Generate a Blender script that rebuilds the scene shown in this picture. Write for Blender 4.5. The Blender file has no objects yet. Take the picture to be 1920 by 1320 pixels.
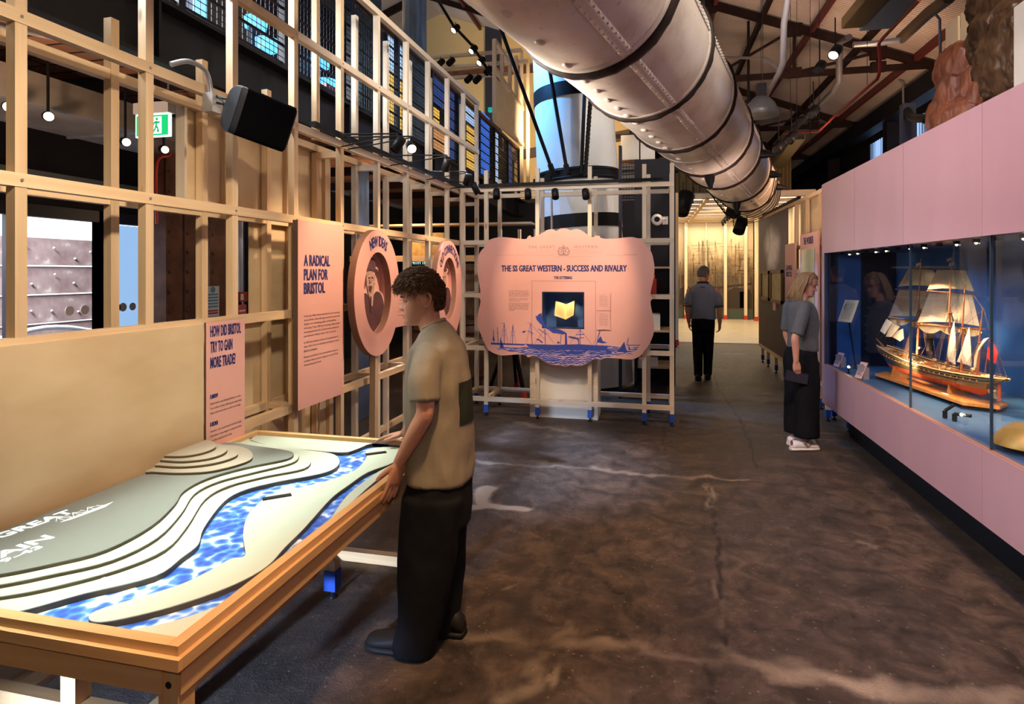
import bpy, bmesh, math, random
import numpy as np
from mathutils import Vector, Matrix, noise, Euler
random.seed(7); np.random.seed(7)
SC = bpy.context.scene
COL = SC.collection
R = math.radians

# ------------------------------------------------------------------ camera, view, world, lights
TH = math.atan(260/1120.0); CS, SN = math.cos(TH), math.sin(TH)
cam_d = bpy.data.cameras.new('camera'); cam = bpy.data.objects.new('camera', cam_d); COL.objects.link(cam)
cam_d.sensor_width = 36; cam_d.lens = 1120*36/1920.0; cam_d.shift_y = -150/1920.0
cam_d.clip_start = 0.05; cam_d.clip_end = 200
cam.location = (0, 0, 1.70); cam.rotation_euler = (R(90), 0, TH)
SC.camera = cam
vs = SC.view_settings
SC.display_settings.display_device = 'sRGB'
vs.view_transform = 'Standard'; vs.look = 'None'; vs.exposure = 0.5; vs.gamma = 1; vs.use_curve_mapping = False

W = bpy.data.worlds.new('world'); SC.world = W; W.use_nodes = True
W.node_tree.nodes['Background'].inputs[0].default_value = (0.75, 0.66, 0.62, 1)
W.node_tree.nodes['Background'].inputs[1].default_value = 0.04

def lamp(name, kind, loc, target, power, color, size=0.1, angle=45, blend=0.5, size_y=None, spread=None):
    d = bpy.data.lights.new(name, kind); d.energy = power; d.color = color
    if kind == 'SPOT':
        d.spot_size = R(angle); d.spot_blend = blend; d.shadow_soft_size = size
    elif kind == 'AREA':
        d.size = size
        if size_y: d.shape = 'RECTANGLE'; d.size_y = size_y
        if spread: d.spread = R(spread)
    else:
        d.shadow_soft_size = size
    o = bpy.data.objects.new(name, d); COL.objects.link(o); o.location = loc
    if target is not None:
        o.rotation_euler = (Vector(target)-Vector(loc)).to_track_quat('-Z', 'Y').to_euler()
    return o
WARM = (1.0, 0.74, 0.5); WARM2 = (1.0, 0.62, 0.36); NEUT = (1.0, 0.9, 0.78); COOL = (0.62, 0.75, 1.0); BLUE = (0.2, 0.45, 1.0); VIO = (0.62, 0.55, 1.0)
# track heads on the left wall shining back at the panels
lamp('spot_radical_panel', 'SPOT', (-1.35, 4.0, 2.75), (-2.2, 3.85, 1.85), 95, (1, .68, .42), 0.04, 52, 0.9)
lamp('spot_new_ideas', 'SPOT', (-1.30, 4.75, 2.78), (-2.2, 4.75, 1.75), 80, (1, .68, .42), 0.04, 55, 0.9)
lamp('spot_old_connections', 'SPOT', (-1.30, 5.8, 2.78), (-2.2, 6.0, 1.7), 80, (1, .68, .42), 0.04, 55, 0.9)
lamp('spot_sign_left', 'SPOT', (-1.0, 4.9, 3.5), (-0.95, 6.72, 1.75), 200, (1, .70, .46), 0.04, 38, 0.5)
lamp('spot_sign_right', 'SPOT', (0.1, 4.9, 3.5), (-0.55, 6.72, 1.8), 130, (1, .70, .46), 0.04, 44, 0.7)
lamp('spot_stand_white', 'SPOT', (-1.0, 3.6, 4.4), (-0.9, 6.9, 1.7), 130, (1, .93, .86), 0.1, 60, 0.9)
lamp('spot_sign_violet', 'SPOT', (-0.4, 4.4, 4.2), (-0.8, 6.8, 1.1), 120, (0.8, 0.78, 1.0), 0.05, 60, 0.8)
lamp('spot_timber_wall', 'SPOT', (-0.5, 1.3, 3.2), (-2.3, 2.1, 2.2), 225, (1.0, 0.83, 0.64), 0.1, 66, 0.8)
lamp('spot_timber_wall_far', 'SPOT', (-0.6, 4.2, 4.6), (-2.3, 5.0, 3.0), 80, NEUT, 0.1, 80, 0.9)
# projector above the model table
lamp('table_projector', 'AREA', (-1.94, 2.18, 3.5), (-1.73, 2.18, 0.7), 8.0, (0.92, 1.0, 0.88), 2.0, size_y=0.74, spread=14).rotation_euler = (R(-4.6), 0, R(90))
# case
lamp('case_spot_left', 'SPOT', (1.95, 5.1, 1.83), (2.3, 4.9, 1.0), 110, (1, .64, .34), 0.02, 80, 0.7)
lamp('case_spot_right', 'SPOT', (1.95, 3.75, 1.83), (2.3, 4.3, 1.2), 110, (1, .64, .34), 0.02, 80, 0.7)
lamp('case_spot_low', 'SPOT', (1.92, 5.35, 0.95), (2.2, 5.6, 1.0), 60, (1, .66, .34), 0.02, 80, 0.7)
for y_ in (3.2, 4.6, 6.0): lamp('case_downlight', 'SPOT', (2.3, y_, 1.87), (2.35, y_, 0.0), 9, (0.72, 0.84, 1.0), 0.05, 150, 0.6)
# pink fascia
lamp('spot_fascia_violet', 'SPOT', (-0.6, 1.0, 6.4), (1.75, 2.6, 2.3), 560, (0.34, 0.40, 1.0), 0.2, 75, 0.9)
lamp('spot_fascia_warm', 'SPOT', (-0.9, 3.6, 4.9), (1.75, 5.0, 2.1), 85, (1.0, 0.52, 0.42), 0.2, 44, 0.9)
lamp('spot_fascia_low', 'SPOT', (-0.4, 3.4, 4.4), (1.75, 3.6, 0.5), 62, (0.9, 0.8, 1.0), 0.2, 60, 0.9)
# pipe and roof
lamp('fill_pipe_bounce', 'SPOT', (-1.95, 4.4, 2.75), (-0.1, 4.8, 3.5), 340, NEUT, 0.3, 110, 0.9)  # added uplight standing in for light bounced onto the pipe
lamp('spot_pipe_far', 'SPOT', (1.2, 7.2, 1.95), (1.0, 9.0, 3.3), 60, (1.0, .72, .62), 0.3, 120, 0.9)
lamp('spot_pipe_rim', 'SPOT', (2.6, 3.3, 5.6), (0.0, 4.4, 3.7), 420, NEUT, 0.1, 60, 0.8)
lamp('roof_uplight', 'SPOT', (3.2, 9.5, 3.0), (2.4, 15.0, 6.6), 360, (1.0, 0.58, 0.34), 0.4, 130, 0.9)
lamp('roof_uplight_near', 'SPOT', (1.2, 6.5, 4.2), (1.6, 11.0, 6.8), 200, (1.0, 0.76, 0.68), 0.4, 110, 0.9)
lamp('fill_backing_boards', 'SPOT', (2.3, 5.1, 4.6), (2.95, 6.5, 3.6), 45, WARM, 0.05, 80, 0.7)  # extra spot with no fitting, added to brighten the pale boards
lamp('spot_figurehead', 'SPOT', (1.7, 4.0, 4.6), (2.75, 5.6, 3.4), 85, WARM, 0.05, 80, 0.7)
# blue show light on the funnel and upper gallery
lamp('spot_funnel_blue', 'SPOT', (-2.9, 8.2, 5.6), (-1.0, 9.0, 3.6), 1000, (0.12, 0.42, 1.0), 0.1, 75, 0.7)
lamp('spot_funnel_white', 'SPOT', (0.6, 7.0, 4.9), (-0.5, 9.0, 3.3), 130, NEUT, 0.1, 60, 0.8)
# floor pools and added fills
lamp('spot_floor_blue', 'SPOT', (-2.55, 6.0, 4.9), (-1.2, 5.3, 0), 2000, (0.50, 0.64, 1.0), 0.05, 32, 0.9)
lamp('fill_under_table_blue', 'SPOT', (-2.0, -0.9, 0.6), (-1.7, 1.9, 0), 1100, (0.45, 0.62, 1.0), 0.05, 24, 0.8)  # low unseen spot added to brighten the floor under the table
lamp('fill_table_front', 'SPOT', (0.9, -1.6, 3.6), (-1.3, 1.4, 0.5), 110, (1.0, 0.72, 0.48), 0.1, 50, 0.9)  # fill added behind the camera for the table's near face
lamp('fill_floor_warm', 'SPOT', (0.2, 0.6, 6.3), (0.3, 2.9, 0), 1500, (1.0, 0.60, 0.32), 0.2, 70, 0.9)  # general warm fill added high above the floor
lamp('spot_floor_cross', 'SPOT', (0.9, 9.5, 5.2), (0.6, 6.6, 0), 380, (1.0, 0.72, 0.5), 0.2, 70, 0.9)
lamp('fill_corridor', 'SPOT', (0.9, 8.6, 3.0), (2.0, 10.2, 1.5), 140, (1.0, 0.7, 0.6), 0.1, 90, 0.9)  # added to lift the dark corridor panel and its signs
# mural room and daylight through the left doors
lamp('mural_room_light', 'AREA', (2.3, 19.4, 3.35), (2.3, 19.4, 0), 130, (1.0, 0.70, 0.36), 2.2, size_y=6.0)
lamp('mural_wash', 'SPOT', (2.1, 17.5, 3.3), (2.2, 23, 1.9), 60, (1.0, 0.74, 0.42), 0.3, 90, 0.9)
lamp('daylight_yard', 'AREA', (-6.9, 2.6, 5.6), (-8.6, 3.0, 1.0), 4200, (0.92, 0.96, 1.0), 2.5, size_y=8)
lamp('daylight_door', 'SPOT', (-6.9, 4.6, 2.0), (-3.0, 4.4, 0.6), 160, (0.7, 0.82, 1.0), 0.5, 80, 0.8)
lamp('fill_gallery_planks', 'SPOT', (-3.5, 2.2, 2.2), (-3.9, 2.9, 3.3), 60, (1, .66, .45), 0.1, 130, 0.8)  # upward fill added so the ceiling planks show
lamp('gallery_duct_blue', 'SPOT', (-5.2, 2.4, 2.2), (-4.6, 2.8, 2.9), 18, (.45, .62, 1), 0.1, 110, 0.8)
lamp('store_light', 'POINT', (-1.6, 11.0, 2.4), None, 45, WARM, 0.2)
lamp('store_light_left', 'POINT', (-3.6, 8.2, 2.5), None, 30, (1, .62, .34), 0.2)
lamp('upper_gallery_light', 'POINT', (-4.4, 9.0, 5.2), None, 60, (1.0, .7, .4), 0.3)
lamp('upper_gallery_blue', 'POINT', (-4.6, 4.4, 4.6), None, 60, BLUE, 0.3)
lamp('end_wall_light', 'SPOT', (-2.0, 12.5, 4.5), (-2.5, 18.0, 6.5), 900, (1.0, .72, .42), 0.3, 100, 0.9)

# ------------------------------------------------------------------ measured pixel -> world helpers
def ray(u, v):
    xc = (u-960)/1120.0
    return Vector((-SN+CS*xc, CS+SN*xc, (510-v)/1120.0))
CO = Vector((0, 0, 1.70))
def on_x(u, v, X): d = ray(u, v); return CO+d*(X/d.x)
def on_y(u, v, Y): d = ray(u, v); return CO+d*(Y/d.y)
def on_z(u, v, Z): d = ray(u, v); return CO+d*((Z-1.7)/d.z)

# ------------------------------------------------------------------ materials
MATS = {}
def new_mat(name):
    m = bpy.data.materials.new(name); m.use_nodes = True
    nt = m.node_tree; b = nt.nodes['Principled BSDF']
    MATS[name] = m
    return m, nt, b
def plain(name, col, rough=0.6, metal=0.0, noise_amt=0.0, scale=8.0, bump=0.0, spec=None, emit=None, estr=0.0, stretch=None, col2=None, sheen=0):
    m, nt, b = new_mat(name)
    b.inputs['Base Color'].default_value = (*col, 1); b.inputs['Roughness'].default_value = rough; b.inputs['Metallic'].default_value = metal
    if spec is None and max(col) < .03 and not metal: spec = .15
    if spec is not None: b.inputs['Specular IOR Level'].default_value = spec
    if sheen: b.inputs['Sheen Weight'].default_value = sheen
    if emit: b.inputs['Emission Color'].default_value = (*emit, 1); b.inputs['Emission Strength'].default_value = estr
    if noise_amt or bump or col2:
        tc = nt.nodes.new('ShaderNodeTexCoord'); n = nt.nodes.new('ShaderNodeTexNoise'); n.inputs['Scale'].default_value = scale; n.inputs['Detail'].default_value = 6
        src = tc.outputs['Object']
        if stretch:
            mp = nt.nodes.new('ShaderNodeMapping'); mp.inputs['Scale'].default_value = stretch
            nt.links.new(src, mp.inputs[0]); src = mp.outputs[0]
        nt.links.new(src, n.inputs['Vector'])
        if noise_amt or col2:
            cr = nt.nodes.new('ShaderNodeValToRGB'); cr.color_ramp.elements[0].position = 0.3; cr.color_ramp.elements[1].position = 0.7
            c2 = col2 if col2 else tuple(min(1, c*(1+noise_amt)) for c in col); c1 = col if col2 else tuple(c*(1-noise_amt) for c in col)
            cr.color_ramp.elements[0].color = (*c1, 1); cr.color_ramp.elements[1].color = (*c2, 1)
            nt.links.new(n.outputs[0], cr.inputs[0]); nt.links.new(cr.outputs[0], b.inputs['Base Color'])
        if bump:
            bp = nt.nodes.new('ShaderNodeBump'); bp.inputs['Strength'].default_value = bump; bp.inputs['Distance'].default_value = 0.01
            nt.links.new(n.outputs[0], bp.inputs['Height']); nt.links.new(bp.outputs[0], b.inputs['Normal'])
    return m
def emis(name, col, strength):
    m, nt, b = new_mat(name)
    b.inputs['Base Color'].default_value = (*[c*.3 for c in col], 1); b.inputs['Emission Color'].default_value = (*col, 1); b.inputs['Emission Strength'].default_value = strength
    return m
def nn(nt, t, **kw):
    n = nt.nodes.new(t)
    for k, v in kw.items():
        if hasattr(n, k): setattr(n, k, v)
        else: n.inputs[k].default_value = v
    return n
def mathn(nt, op, a, b=None, clamp=False):
    n = nt.nodes.new('ShaderNodeMath'); n.operation = op; n.use_clamp = clamp
    for i, x in enumerate((a, b)):
        if x is None: continue
        if isinstance(x, (int, float)): n.inputs[i].default_value = x
        else: nt.links.new(x, n.inputs[i])
    return n.outputs[0]
def mixc(nt, f, a, b, mode='MIX'):
    n = nt.nodes.new('ShaderNodeMix'); n.data_type = 'RGBA'; n.blend_type = mode
    if isinstance(f, (int, float)): n.inputs[0].default_value = f
    else: nt.links.new(f, n.inputs[0])
    for i, x in ((6, a), (7, b)):
        if isinstance(x, tuple): n.inputs[i].default_value = (*x[:3], 1)
        else: nt.links.new(x, n.inputs[i])
    return n.outputs[2]
def ramp(nt, src, stops):
    cr = nt.nodes.new('ShaderNodeValToRGB'); e = cr.color_ramp.elements
    while len(e) < len(stops): e.new(0.5)
    for i, (p, c) in enumerate(stops):
        e[i].position = p; e[i].color = (*c, 1) if isinstance(c, tuple) else (c, c, c, 1)
    nt.links.new(src, cr.inputs[0]); return cr.outputs[0]

def wood(name, c1, c2, knot, rough=0.5, knots=True):
    """pine: UV x runs along the grain (metres), y across"""
    m, nt, b = new_mat(name); L = nt.links
    uv = nn(nt, 'ShaderNodeUVMap')
    mp = nn(nt, 'ShaderNodeMapping'); mp.inputs['Scale'].default_value = (1.3, 26, 1); L.new(uv.outputs[0], mp.inputs[0])
    n1 = nn(nt, 'ShaderNodeTexNoise', Scale=1.0, Detail=5.0, Distortion=0.6); L.new(mp.outputs[0], n1.inputs['Vector'])
    mp2 = nn(nt, 'ShaderNodeMapping'); mp2.inputs['Scale'].default_value = (0.8, 5, 1); L.new(uv.outputs[0], mp2.inputs[0])
    n2 = nn(nt, 'ShaderNodeTexNoise', Scale=1.0, Detail=2.0); L.new(mp2.outputs[0], n2.inputs['Vector'])
    f = mathn(nt, 'ADD', mathn(nt, 'MULTIPLY', n1.outputs[0], .6), mathn(nt, 'MULTIPLY', n2.outputs[0], .4))
    col = ramp(nt, f, [(0.36, c1), (0.62, c2)])
    if knots:
        mp3 = nn(nt, 'ShaderNodeMapping'); mp3.inputs['Scale'].default_value = (2.6, 7.5, 1); L.new(uv.outputs[0], mp3.inputs[0])
        v = nn(nt, 'ShaderNodeTexVoronoi', Scale=1.0); v.inputs['Randomness'].default_value = 1; L.new(mp3.outputs[0], v.inputs['Vector'])
        k = ramp(nt, v.outputs['Distance'], [(0.05, 1.0), (0.13, 0.0)])
        wn = nn(nt, 'ShaderNodeTexWhiteNoise'); wn.noise_dimensions = '3D'; L.new(v.outputs['Position'], wn.inputs['Vector'])
        sel = mathn(nt, 'GREATER_THAN', wn.outputs['Value'], 0.55)
        col = mixc(nt, mathn(nt, 'MULTIPLY', mathn(nt, 'MULTIPLY', k, sel), .8), col, knot)
    oi = nn(nt, 'ShaderNodeObjectInfo')
    hv = nn(nt, 'ShaderNodeHueSaturation'); L.new(col, hv.inputs['Color'])
    L.new(mathn(nt, 'ADD', mathn(nt, 'MULTIPLY', oi.outputs['Random'], .3), .85), hv.inputs['Value'])
    L.new(hv.outputs[0], b.inputs['Base Color']); b.inputs['Roughness'].default_value = rough
    bp = nn(nt, 'ShaderNodeBump', Strength=0.12, Distance=0.004); L.new(n1.outputs[0], bp.inputs['Height']); L.new(bp.outputs[0], b.inputs['Normal'])
    return m
PINE = wood('pine', (0.58, 0.39, 0.21), (0.72, 0.53, 0.32), (0.20, 0.09, 0.04))
PINEW = wood('pine_pale', (0.62, 0.50, 0.36), (0.74, 0.63, 0.48), (0.24, 0.12, 0.07))
PINEO = wood('pine_orange', (0.54, 0.31, 0.13), (0.68, 0.43, 0.20), (0.14, 0.05, 0.02), 0.4)
PLY = plain('plywood', (0.56, 0.40, 0.22), 0.55, 0, 0, 2.2, 0.05, col2=(0.68, 0.52, 0.31), stretch=(1, 1, 2.5))
PLYPALE = plain('plywood_pale', (0.66, 0.58, 0.44), 0.55, 0, 0, 2.0, 0.05, col2=(0.74, 0.67, 0.53), stretch=(1, 1, 2.5))
PINK = plain('pink_paint', (0.76, 0.40, 0.33), 0.55, 0, 0.03, 3)
PINKF = plain('pink_fascia_paint', (0.46, 0.285, 0.315), 0.42, 0, 0.04, 2.0, stretch=(1, 2.0, 0.4))
EDGE = plain('panel_edge_brown', (0.13, 0.07, 0.045), 0.6)
NAVY = plain('navy_ink', (0.018, 0.02, 0.12), 0.6)
INKB = plain('blue_ink', (0.03, 0.06, 0.32), 0.6)
INKD = plain('dark_ink', (0.06, 0.035, 0.04), 0.7)
MAROON = plain('sepia_print', (0.10, 0.038, 0.042), 0.7, 0, 0.25, 9)
SEPIAL = plain('sepia_print_light', (0.50, 0.30, 0.23), 0.7, 0, 0.5, 60)
BLACKM = plain('black_metal', (0.008, 0.008, 0.009), 0.45)
BLACKP = plain('black_plastic', (0.012, 0.012, 0.015), 0.5, 0, 0.2, 30)
DSTEEL = plain('dark_steel', (0.010, 0.010, 0.013), 0.5, 0.0, 0.3, 3)
DGREY = plain('dark_grey_wall', (0.02, 0.02, 0.025), 0.7, 0, 0.2, 2)
GREYM = plain('grey_metal', (0.32, 0.32, 0.33), 0.4, 0.6, 0.1, 5)
GALV = plain('galvanised', (0.42, 0.42, 0.42), 0.4, 0.5, 0.25, 9)
TRUSSR = plain('truss_red_brown', (0.014, 0.006, 0.005), 0.6, 0, 0.3, 4)
RUST = plain('rusty_iron', (0.07, 0.022, 0.012), 0.75, 0.2, 0, 7, 0.4, col2=(0.16, 0.06, 0.03))
REDP = plain('red_paint', (0.4, 0.02, 0.015), 0.4, 0, 0.15, 5)
WHITEP = plain('white_paint', (0.72, 0.71, 0.68), 0.5, 0, 0.06, 3)
FOOTB = plain('blue_foot_paint', (0.01, 0.06, 0.34), 0.5)
FOOTR = plain('red_foot_paint', (0.5, 0.03, 0.012), 0.5)
BLUEIN = plain('case_blue', (0.012, 0.07, 0.30), 0.5, 0, 0.1, 2)
BLUESH = plain('case_shelf_blue', (0.022, 0.085, 0.20), 0.6, 0, 0.1, 3)
BRASS = plain('brass', (0.75, 0.5, 0.18), 0.3, 0.9)
CREAM = plain('cream_paper', (0.72, 0.62, 0.40), 0.7, 0, 0.08, 20)
PAPER = plain('white_paper', (0.75, 0.72, 0.70), 0.7)
LAMPON = emis('lamp_glow', (1.0, 0.80, 0.52), 5)
CHROME = plain('chrome', (0.7, 0.7, 0.7), 0.15, 1.0)
def glass(name, tint=(1, 1, 1), refl=0.06):
    m, nt, b = new_mat(name); nt.nodes.remove(b); out = nt.nodes['Material Output']
    t = nn(nt, 'ShaderNodeBsdfTransparent'); t.inputs[0].default_value = (*tint, 1)
    g = nn(nt, 'ShaderNodeBsdfGlossy'); g.inputs['Roughness'].default_value = 0.02
    fr = nn(nt, 'ShaderNodeFresnel'); fr.inputs[0].default_value = 1.3
    mx = nn(nt, 'ShaderNodeMixShader')
    nt.links.new(mathn(nt, 'ADD', mathn(nt, 'MULTIPLY', fr.outputs[0], .22), refl*.08), mx.inputs[0])
    nt.links.new(t.outputs[0], mx.inputs[1]); nt.links.new(g.outputs[0], mx.inputs[2]); nt.links.new(mx.outputs[0], out.inputs[0])
    return m
GLASS = glass('clear_glass')

# ------------------------------------------------------------------ mesh builder
class MB:
    def __init__(s): s.v = []; s.f = []; s.uv = []; s.sm = []
    def add(s, vs_, fs, uvs=None, smooth=False):
        n = len(s.v); s.v += [Vector(p) for p in vs_]
        for i, f in enumerate(fs):
            s.f.append([n+k for k in f]); s.sm.append(smooth)
            s.uv.append(uvs[i] if uvs else [(0, 0)]*len(f))
        return s
    def merge(s, o, M=None):
        s.add([M @ p for p in o.v] if M else o.v, [])
        n = len(s.v)-len(o.v)
        s.f += [[n+k for k in f] for f in o.f]; s.uv += o.uv; s.sm += o.sm
        return s
    def box(s, a, b):
        (x0, y0, z0), (x1, y1, z1) = a, b
        x0, x1 = min(x0, x1), max(x0, x1); y0, y1 = min(y0, y1), max(y0, y1); z0, z1 = min(z0, z1), max(z0, z1)
        v = [(x0,y0,z0),(x1,y0,z0),(x1,y1,z0),(x0,y1,z0),(x0,y0,z1),(x1,y0,z1),(x1,y1,z1),(x0,y1,z1)]
        f = [(0,3,2,1),(4,5,6,7),(0,1,5,4),(1,2,6,5),(2,3,7,6),(3,0,4,7)]
        return s.add(v, f, [[(v[k][0]+v[k][2]*.37, v[k][1]+v[k][2]) for k in q] for q in f])
    def beam(s, p0, p1, w, h, up=(0, 0, 1), bev=0.0):
        """rectangular bar from p0 to p1, w wide (sideways), h high (along up), grain UV"""
        p0, p1 = Vector(p0), Vector(p1); d = p1-p0; Ln = d.length
        if Ln < 1e-6: return s
        d /= Ln; up = Vector(up); up = up-d*up.dot(d)
        if up.length < 1e-4: up = Vector((1, 0, 0)); up = up-d*up.dot(d)
        up.normalize(); sd = d.cross(up)
        c = [(-w/2, -h/2), (w/2, -h/2), (w/2, h/2), (-w/2, h/2)]
        v = [p0+sd*a+up*b for a, b in c]+[p1+sd*a+up*b for a, b in c]
        ou, ov = random.uniform(0, 40), random.uniform(0, 40)
        f = []; uv = []
        for i in range(4):
            j = (i+1) % 4; ww = w if i % 2 == 0 else h; o = ov+i*.31
            f.append((i, j, 4+j, 4+i)); uv.append([(ou, o), (ou, o+ww), (ou+Ln, o+ww), (ou+Ln, o)])
        f += [(3, 2, 1, 0), (4, 5, 6, 7)]; uv += [[(ou, ov), (ou, ov+w), (ou+.02, ov+w), (ou+.02, ov)]]*2
        return s.add(v, f, uv)
    def tube(s, pts, r, n=8, cap=True, smooth=True, closed=False):
        pts = [Vector(p) for p in pts]; m = len(pts); rr = r if hasattr(r, '__len__') else [r]*m
        T = []
        for i in range(m):
            a = pts[(i-1) % m] if (closed or i > 0) else pts[i]; b = pts[(i+1) % m] if (closed or i < m-1) else pts[i]
            t = b-a; T.append(t.normalized() if t.length > 1e-9 else Vector((0, 0, 1)))
        u = T[0].orthogonal().normalized(); V = []
        for i in range(m):
            u = u-T[i]*u.dot(T[i]); u = u.normalized() if u.length > 1e-6 else T[i].orthogonal().normalized()
            w = T[i].cross(u)
            for k in range(n):
                a = 2*math.pi*k/n; V.append(pts[i]+(u*math.cos(a)+w*math.sin(a))*rr[i])
        F = []
        for i in range(m if closed else m-1):
            for k in range(n):
                a, b = i*n+k, i*n+(k+1) % n; c, d = ((i+1) % m)*n+(k+1) % n, ((i+1) % m)*n+k
                F.append((a, b, c, d))
        s.add(V, F, smooth=smooth)
        if cap and not closed:
            s.add(V[:n], [tuple(range(n))[::-1]]); s.add(V[-n:], [tuple(range(n))])
        return s
    def lathe(s, prof, n=24, M=None, smooth=True, cap=True):
        """profile [(r,z)] around local z"""
        V = []; F = []
        for r, z in prof:
            for k in range(n):
                a = 2*math.pi*k/n; V.append(Vector((r*math.cos(a), r*math.sin(a), z)))
        for i in range(len(prof)-1):
            for k in range(n):
                F.append((i*n+k, i*n+(k+1) % n, (i+1)*n+(k+1) % n, (i+1)*n+k))
        if M: V = [M @ p for p in V]
        s.add(V, F, smooth=smooth)
        if cap:
            if prof[0][0] > 1e-4: s.add(V[:n], [tuple(range(n))[::-1]])
            if prof[-1][0] > 1e-4: s.add(V[-n:], [tuple(range(n))])
        return s
    def rings(s, rings, cap=True, smooth=True, closed=True):
        """skin a list of rings with equal point counts"""
        n = len(rings[0]); V = [Vector(p) for r_ in rings for p in r_]; F = []
        for i in range(len(rings)-1):
            for k in range(n if closed else n-1):
                F.append((i*n+k, i*n+(k+1) % n, (i+1)*n+(k+1) % n, (i+1)*n+k))
        s.add(V, F, smooth=smooth)
        if cap and closed:
            s.add(V[:n], [tuple(range(n))[::-1]], smooth=False); s.add(V[-n:], [tuple(range(n))], smooth=False)
        return s
    def prism(s, pts, off, smooth_side=False):
        """closed planar outline (3D points) extruded by vector off; outline is triangulated"""
        pts = [Vector(p) for p in pts]; off = Vector(off); n = len(pts)
        from mathutils.geometry import tessellate_polygon
        tri = [tuple(t) for t in tessellate_polygon([pts])]
        nrm = Vector((0, 0, 0))
        for i in range(n): nrm += pts[i].cross(pts[(i+1) % n])
        flip = nrm.dot(off) > 0
        fix = []
        for t in tri:
            a = (pts[t[1]]-pts[t[0]]).cross(pts[t[2]]-pts[t[0]])
            fix.append(t if (a.dot(off) < 0) else t[::-1])
        s.add(pts, fix)
        if off.length > 1e-9:
            s.add([p+off for p in pts], [t[::-1] for t in fix])
            q = pts+[p+off for p in pts]
            s.add(q, [((i, (i+1) % n, n+(i+1) % n, n+i) if flip else (i, n+i, n+(i+1) % n, (i+1) % n)) for i in range(n)], smooth=smooth_side)
        return s
    def ring_prism(s, outer, inner, off):
        """annulus between two outlines of equal count"""
        n = len(outer); off = Vector(off)
        o = [Vector(p) for p in outer]; i_ = [Vector(p) for p in inner]
        o2 = [p+off for p in o]; i2 = [p+off for p in i_]
        V = o+i_+o2+i2; F = []
        for k in range(n):
            j = (k+1) % n
            F += [(k, j, n+j, n+k), (2*n+k, 3*n+k, 3*n+j, 2*n+j), (k, 2*n+k, 2*n+j, j), (n+k, n+j, 3*n+j, 3*n+k)]
        return s.add(V, F)
    def ball(s, c, r, n=12, m=8, M=None):
        rx, ry, rz = r if hasattr(r, '__len__') else (r, r, r); c = Vector(c); V = []; F = []
        for i in range(m+1):
            p = math.pi*i/m
            for k in range(n):
                a = 2*math.pi*k/n; q = Vector((rx*math.sin(p)*math.cos(a), ry*math.sin(p)*math.sin(a), -rz*math.cos(p)))
                V.append(c+(M @ q if M else q))
        for i in range(m):
            for k in range(n): F.append((i*n+k, i*n+(k+1) % n, (i+1)*n+(k+1) % n, (i+1)*n+k))
        return s.add(V, F, smooth=True)
    def grid(s, fn, nu, nv, smooth=True):
        V = [Vector(fn(i/nu, j/nv)) for j in range(nv+1) for i in range(nu+1)]; F = []; U = []
        for j in range(nv):
            for i in range(nu):
                a = j*(nu+1)+i; F.append((a, a+1, a+nu+2, a+nu+1)); U.append([(i/nu, j/nv), ((i+1)/nu, j/nv), ((i+1)/nu, (j+1)/nv), (i/nu, (j+1)/nv)])
        return s.add(V, F, U, smooth)
    def bounds(s):
        a = np.array([tuple(p) for p in s.v]); return a.min(0), a.max(0)
    def build(s, name, mat, parent=None, label=None, merge=False, fixn=False, bevel=0):
        lo, hi = s.bounds(); c = Vector((lo+hi)/2)
        if parent is None: c.z = lo[2]
        me = bpy.data.meshes.new(name)
        me.from_pydata([tuple(p-c) for p in s.v], [], s.f)
        ul = me.uv_layers.new(name='UVMap')
        flat = [x for f in s.uv for q in f for x in q]
        if len(flat) == len(ul.data)*2: ul.data.foreach_set('uv', flat)
        me.polygons.foreach_set('use_smooth', s.sm)
        if merge or fixn:
            bm = bmesh.new(); bm.from_mesh(me)
            if merge: bmesh.ops.remove_doubles(bm, verts=bm.verts, dist=1e-5)
            bmesh.ops.recalc_face_normals(bm, faces=bm.faces); bm.to_mesh(me); bm.free()
        me.materials.append(mat)
        return link(name, me, c, parent, label)
def world_of(o):
    p = Vector(o.location)
    while o.parent: o = o.parent; p = p+Vector(o.location)
    return p
def link(name, me, c, parent=None, label=None):
    o = bpy.data.objects.new(name, me); COL.objects.link(o)
    if parent is not None:
        o.parent = parent; o.location = Vector(c)-world_of(parent)
    else: o.location = c
    if label: o['label'] = label
    return o
def tag(o, label, cat, group=None):
    o['label'] = label; o['category'] = cat
    if group: o['group'] = group
    return o
def thing(name, label, cat, loc, group=None):
    o = bpy.data.objects.new(name, None); COL.objects.link(o); o.location = loc; o.empty_display_size = 0.1
    return tag(o, label, cat, group)
def struct(o):
    o['kind'] = 'structure'; return o
def stuff(o):
    o['kind'] = 'stuff'; return o
def dup(root, loc, label=None):
    r = root.copy(); COL.objects.link(r); r.location = loc
    if label: r['label'] = label
    for ch in list(root.children):
        c = ch.copy(); COL.objects.link(c); c.parent = r
        for g in ch.children:
            d = g.copy(); COL.objects.link(d); d.parent = c
    return r

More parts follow.
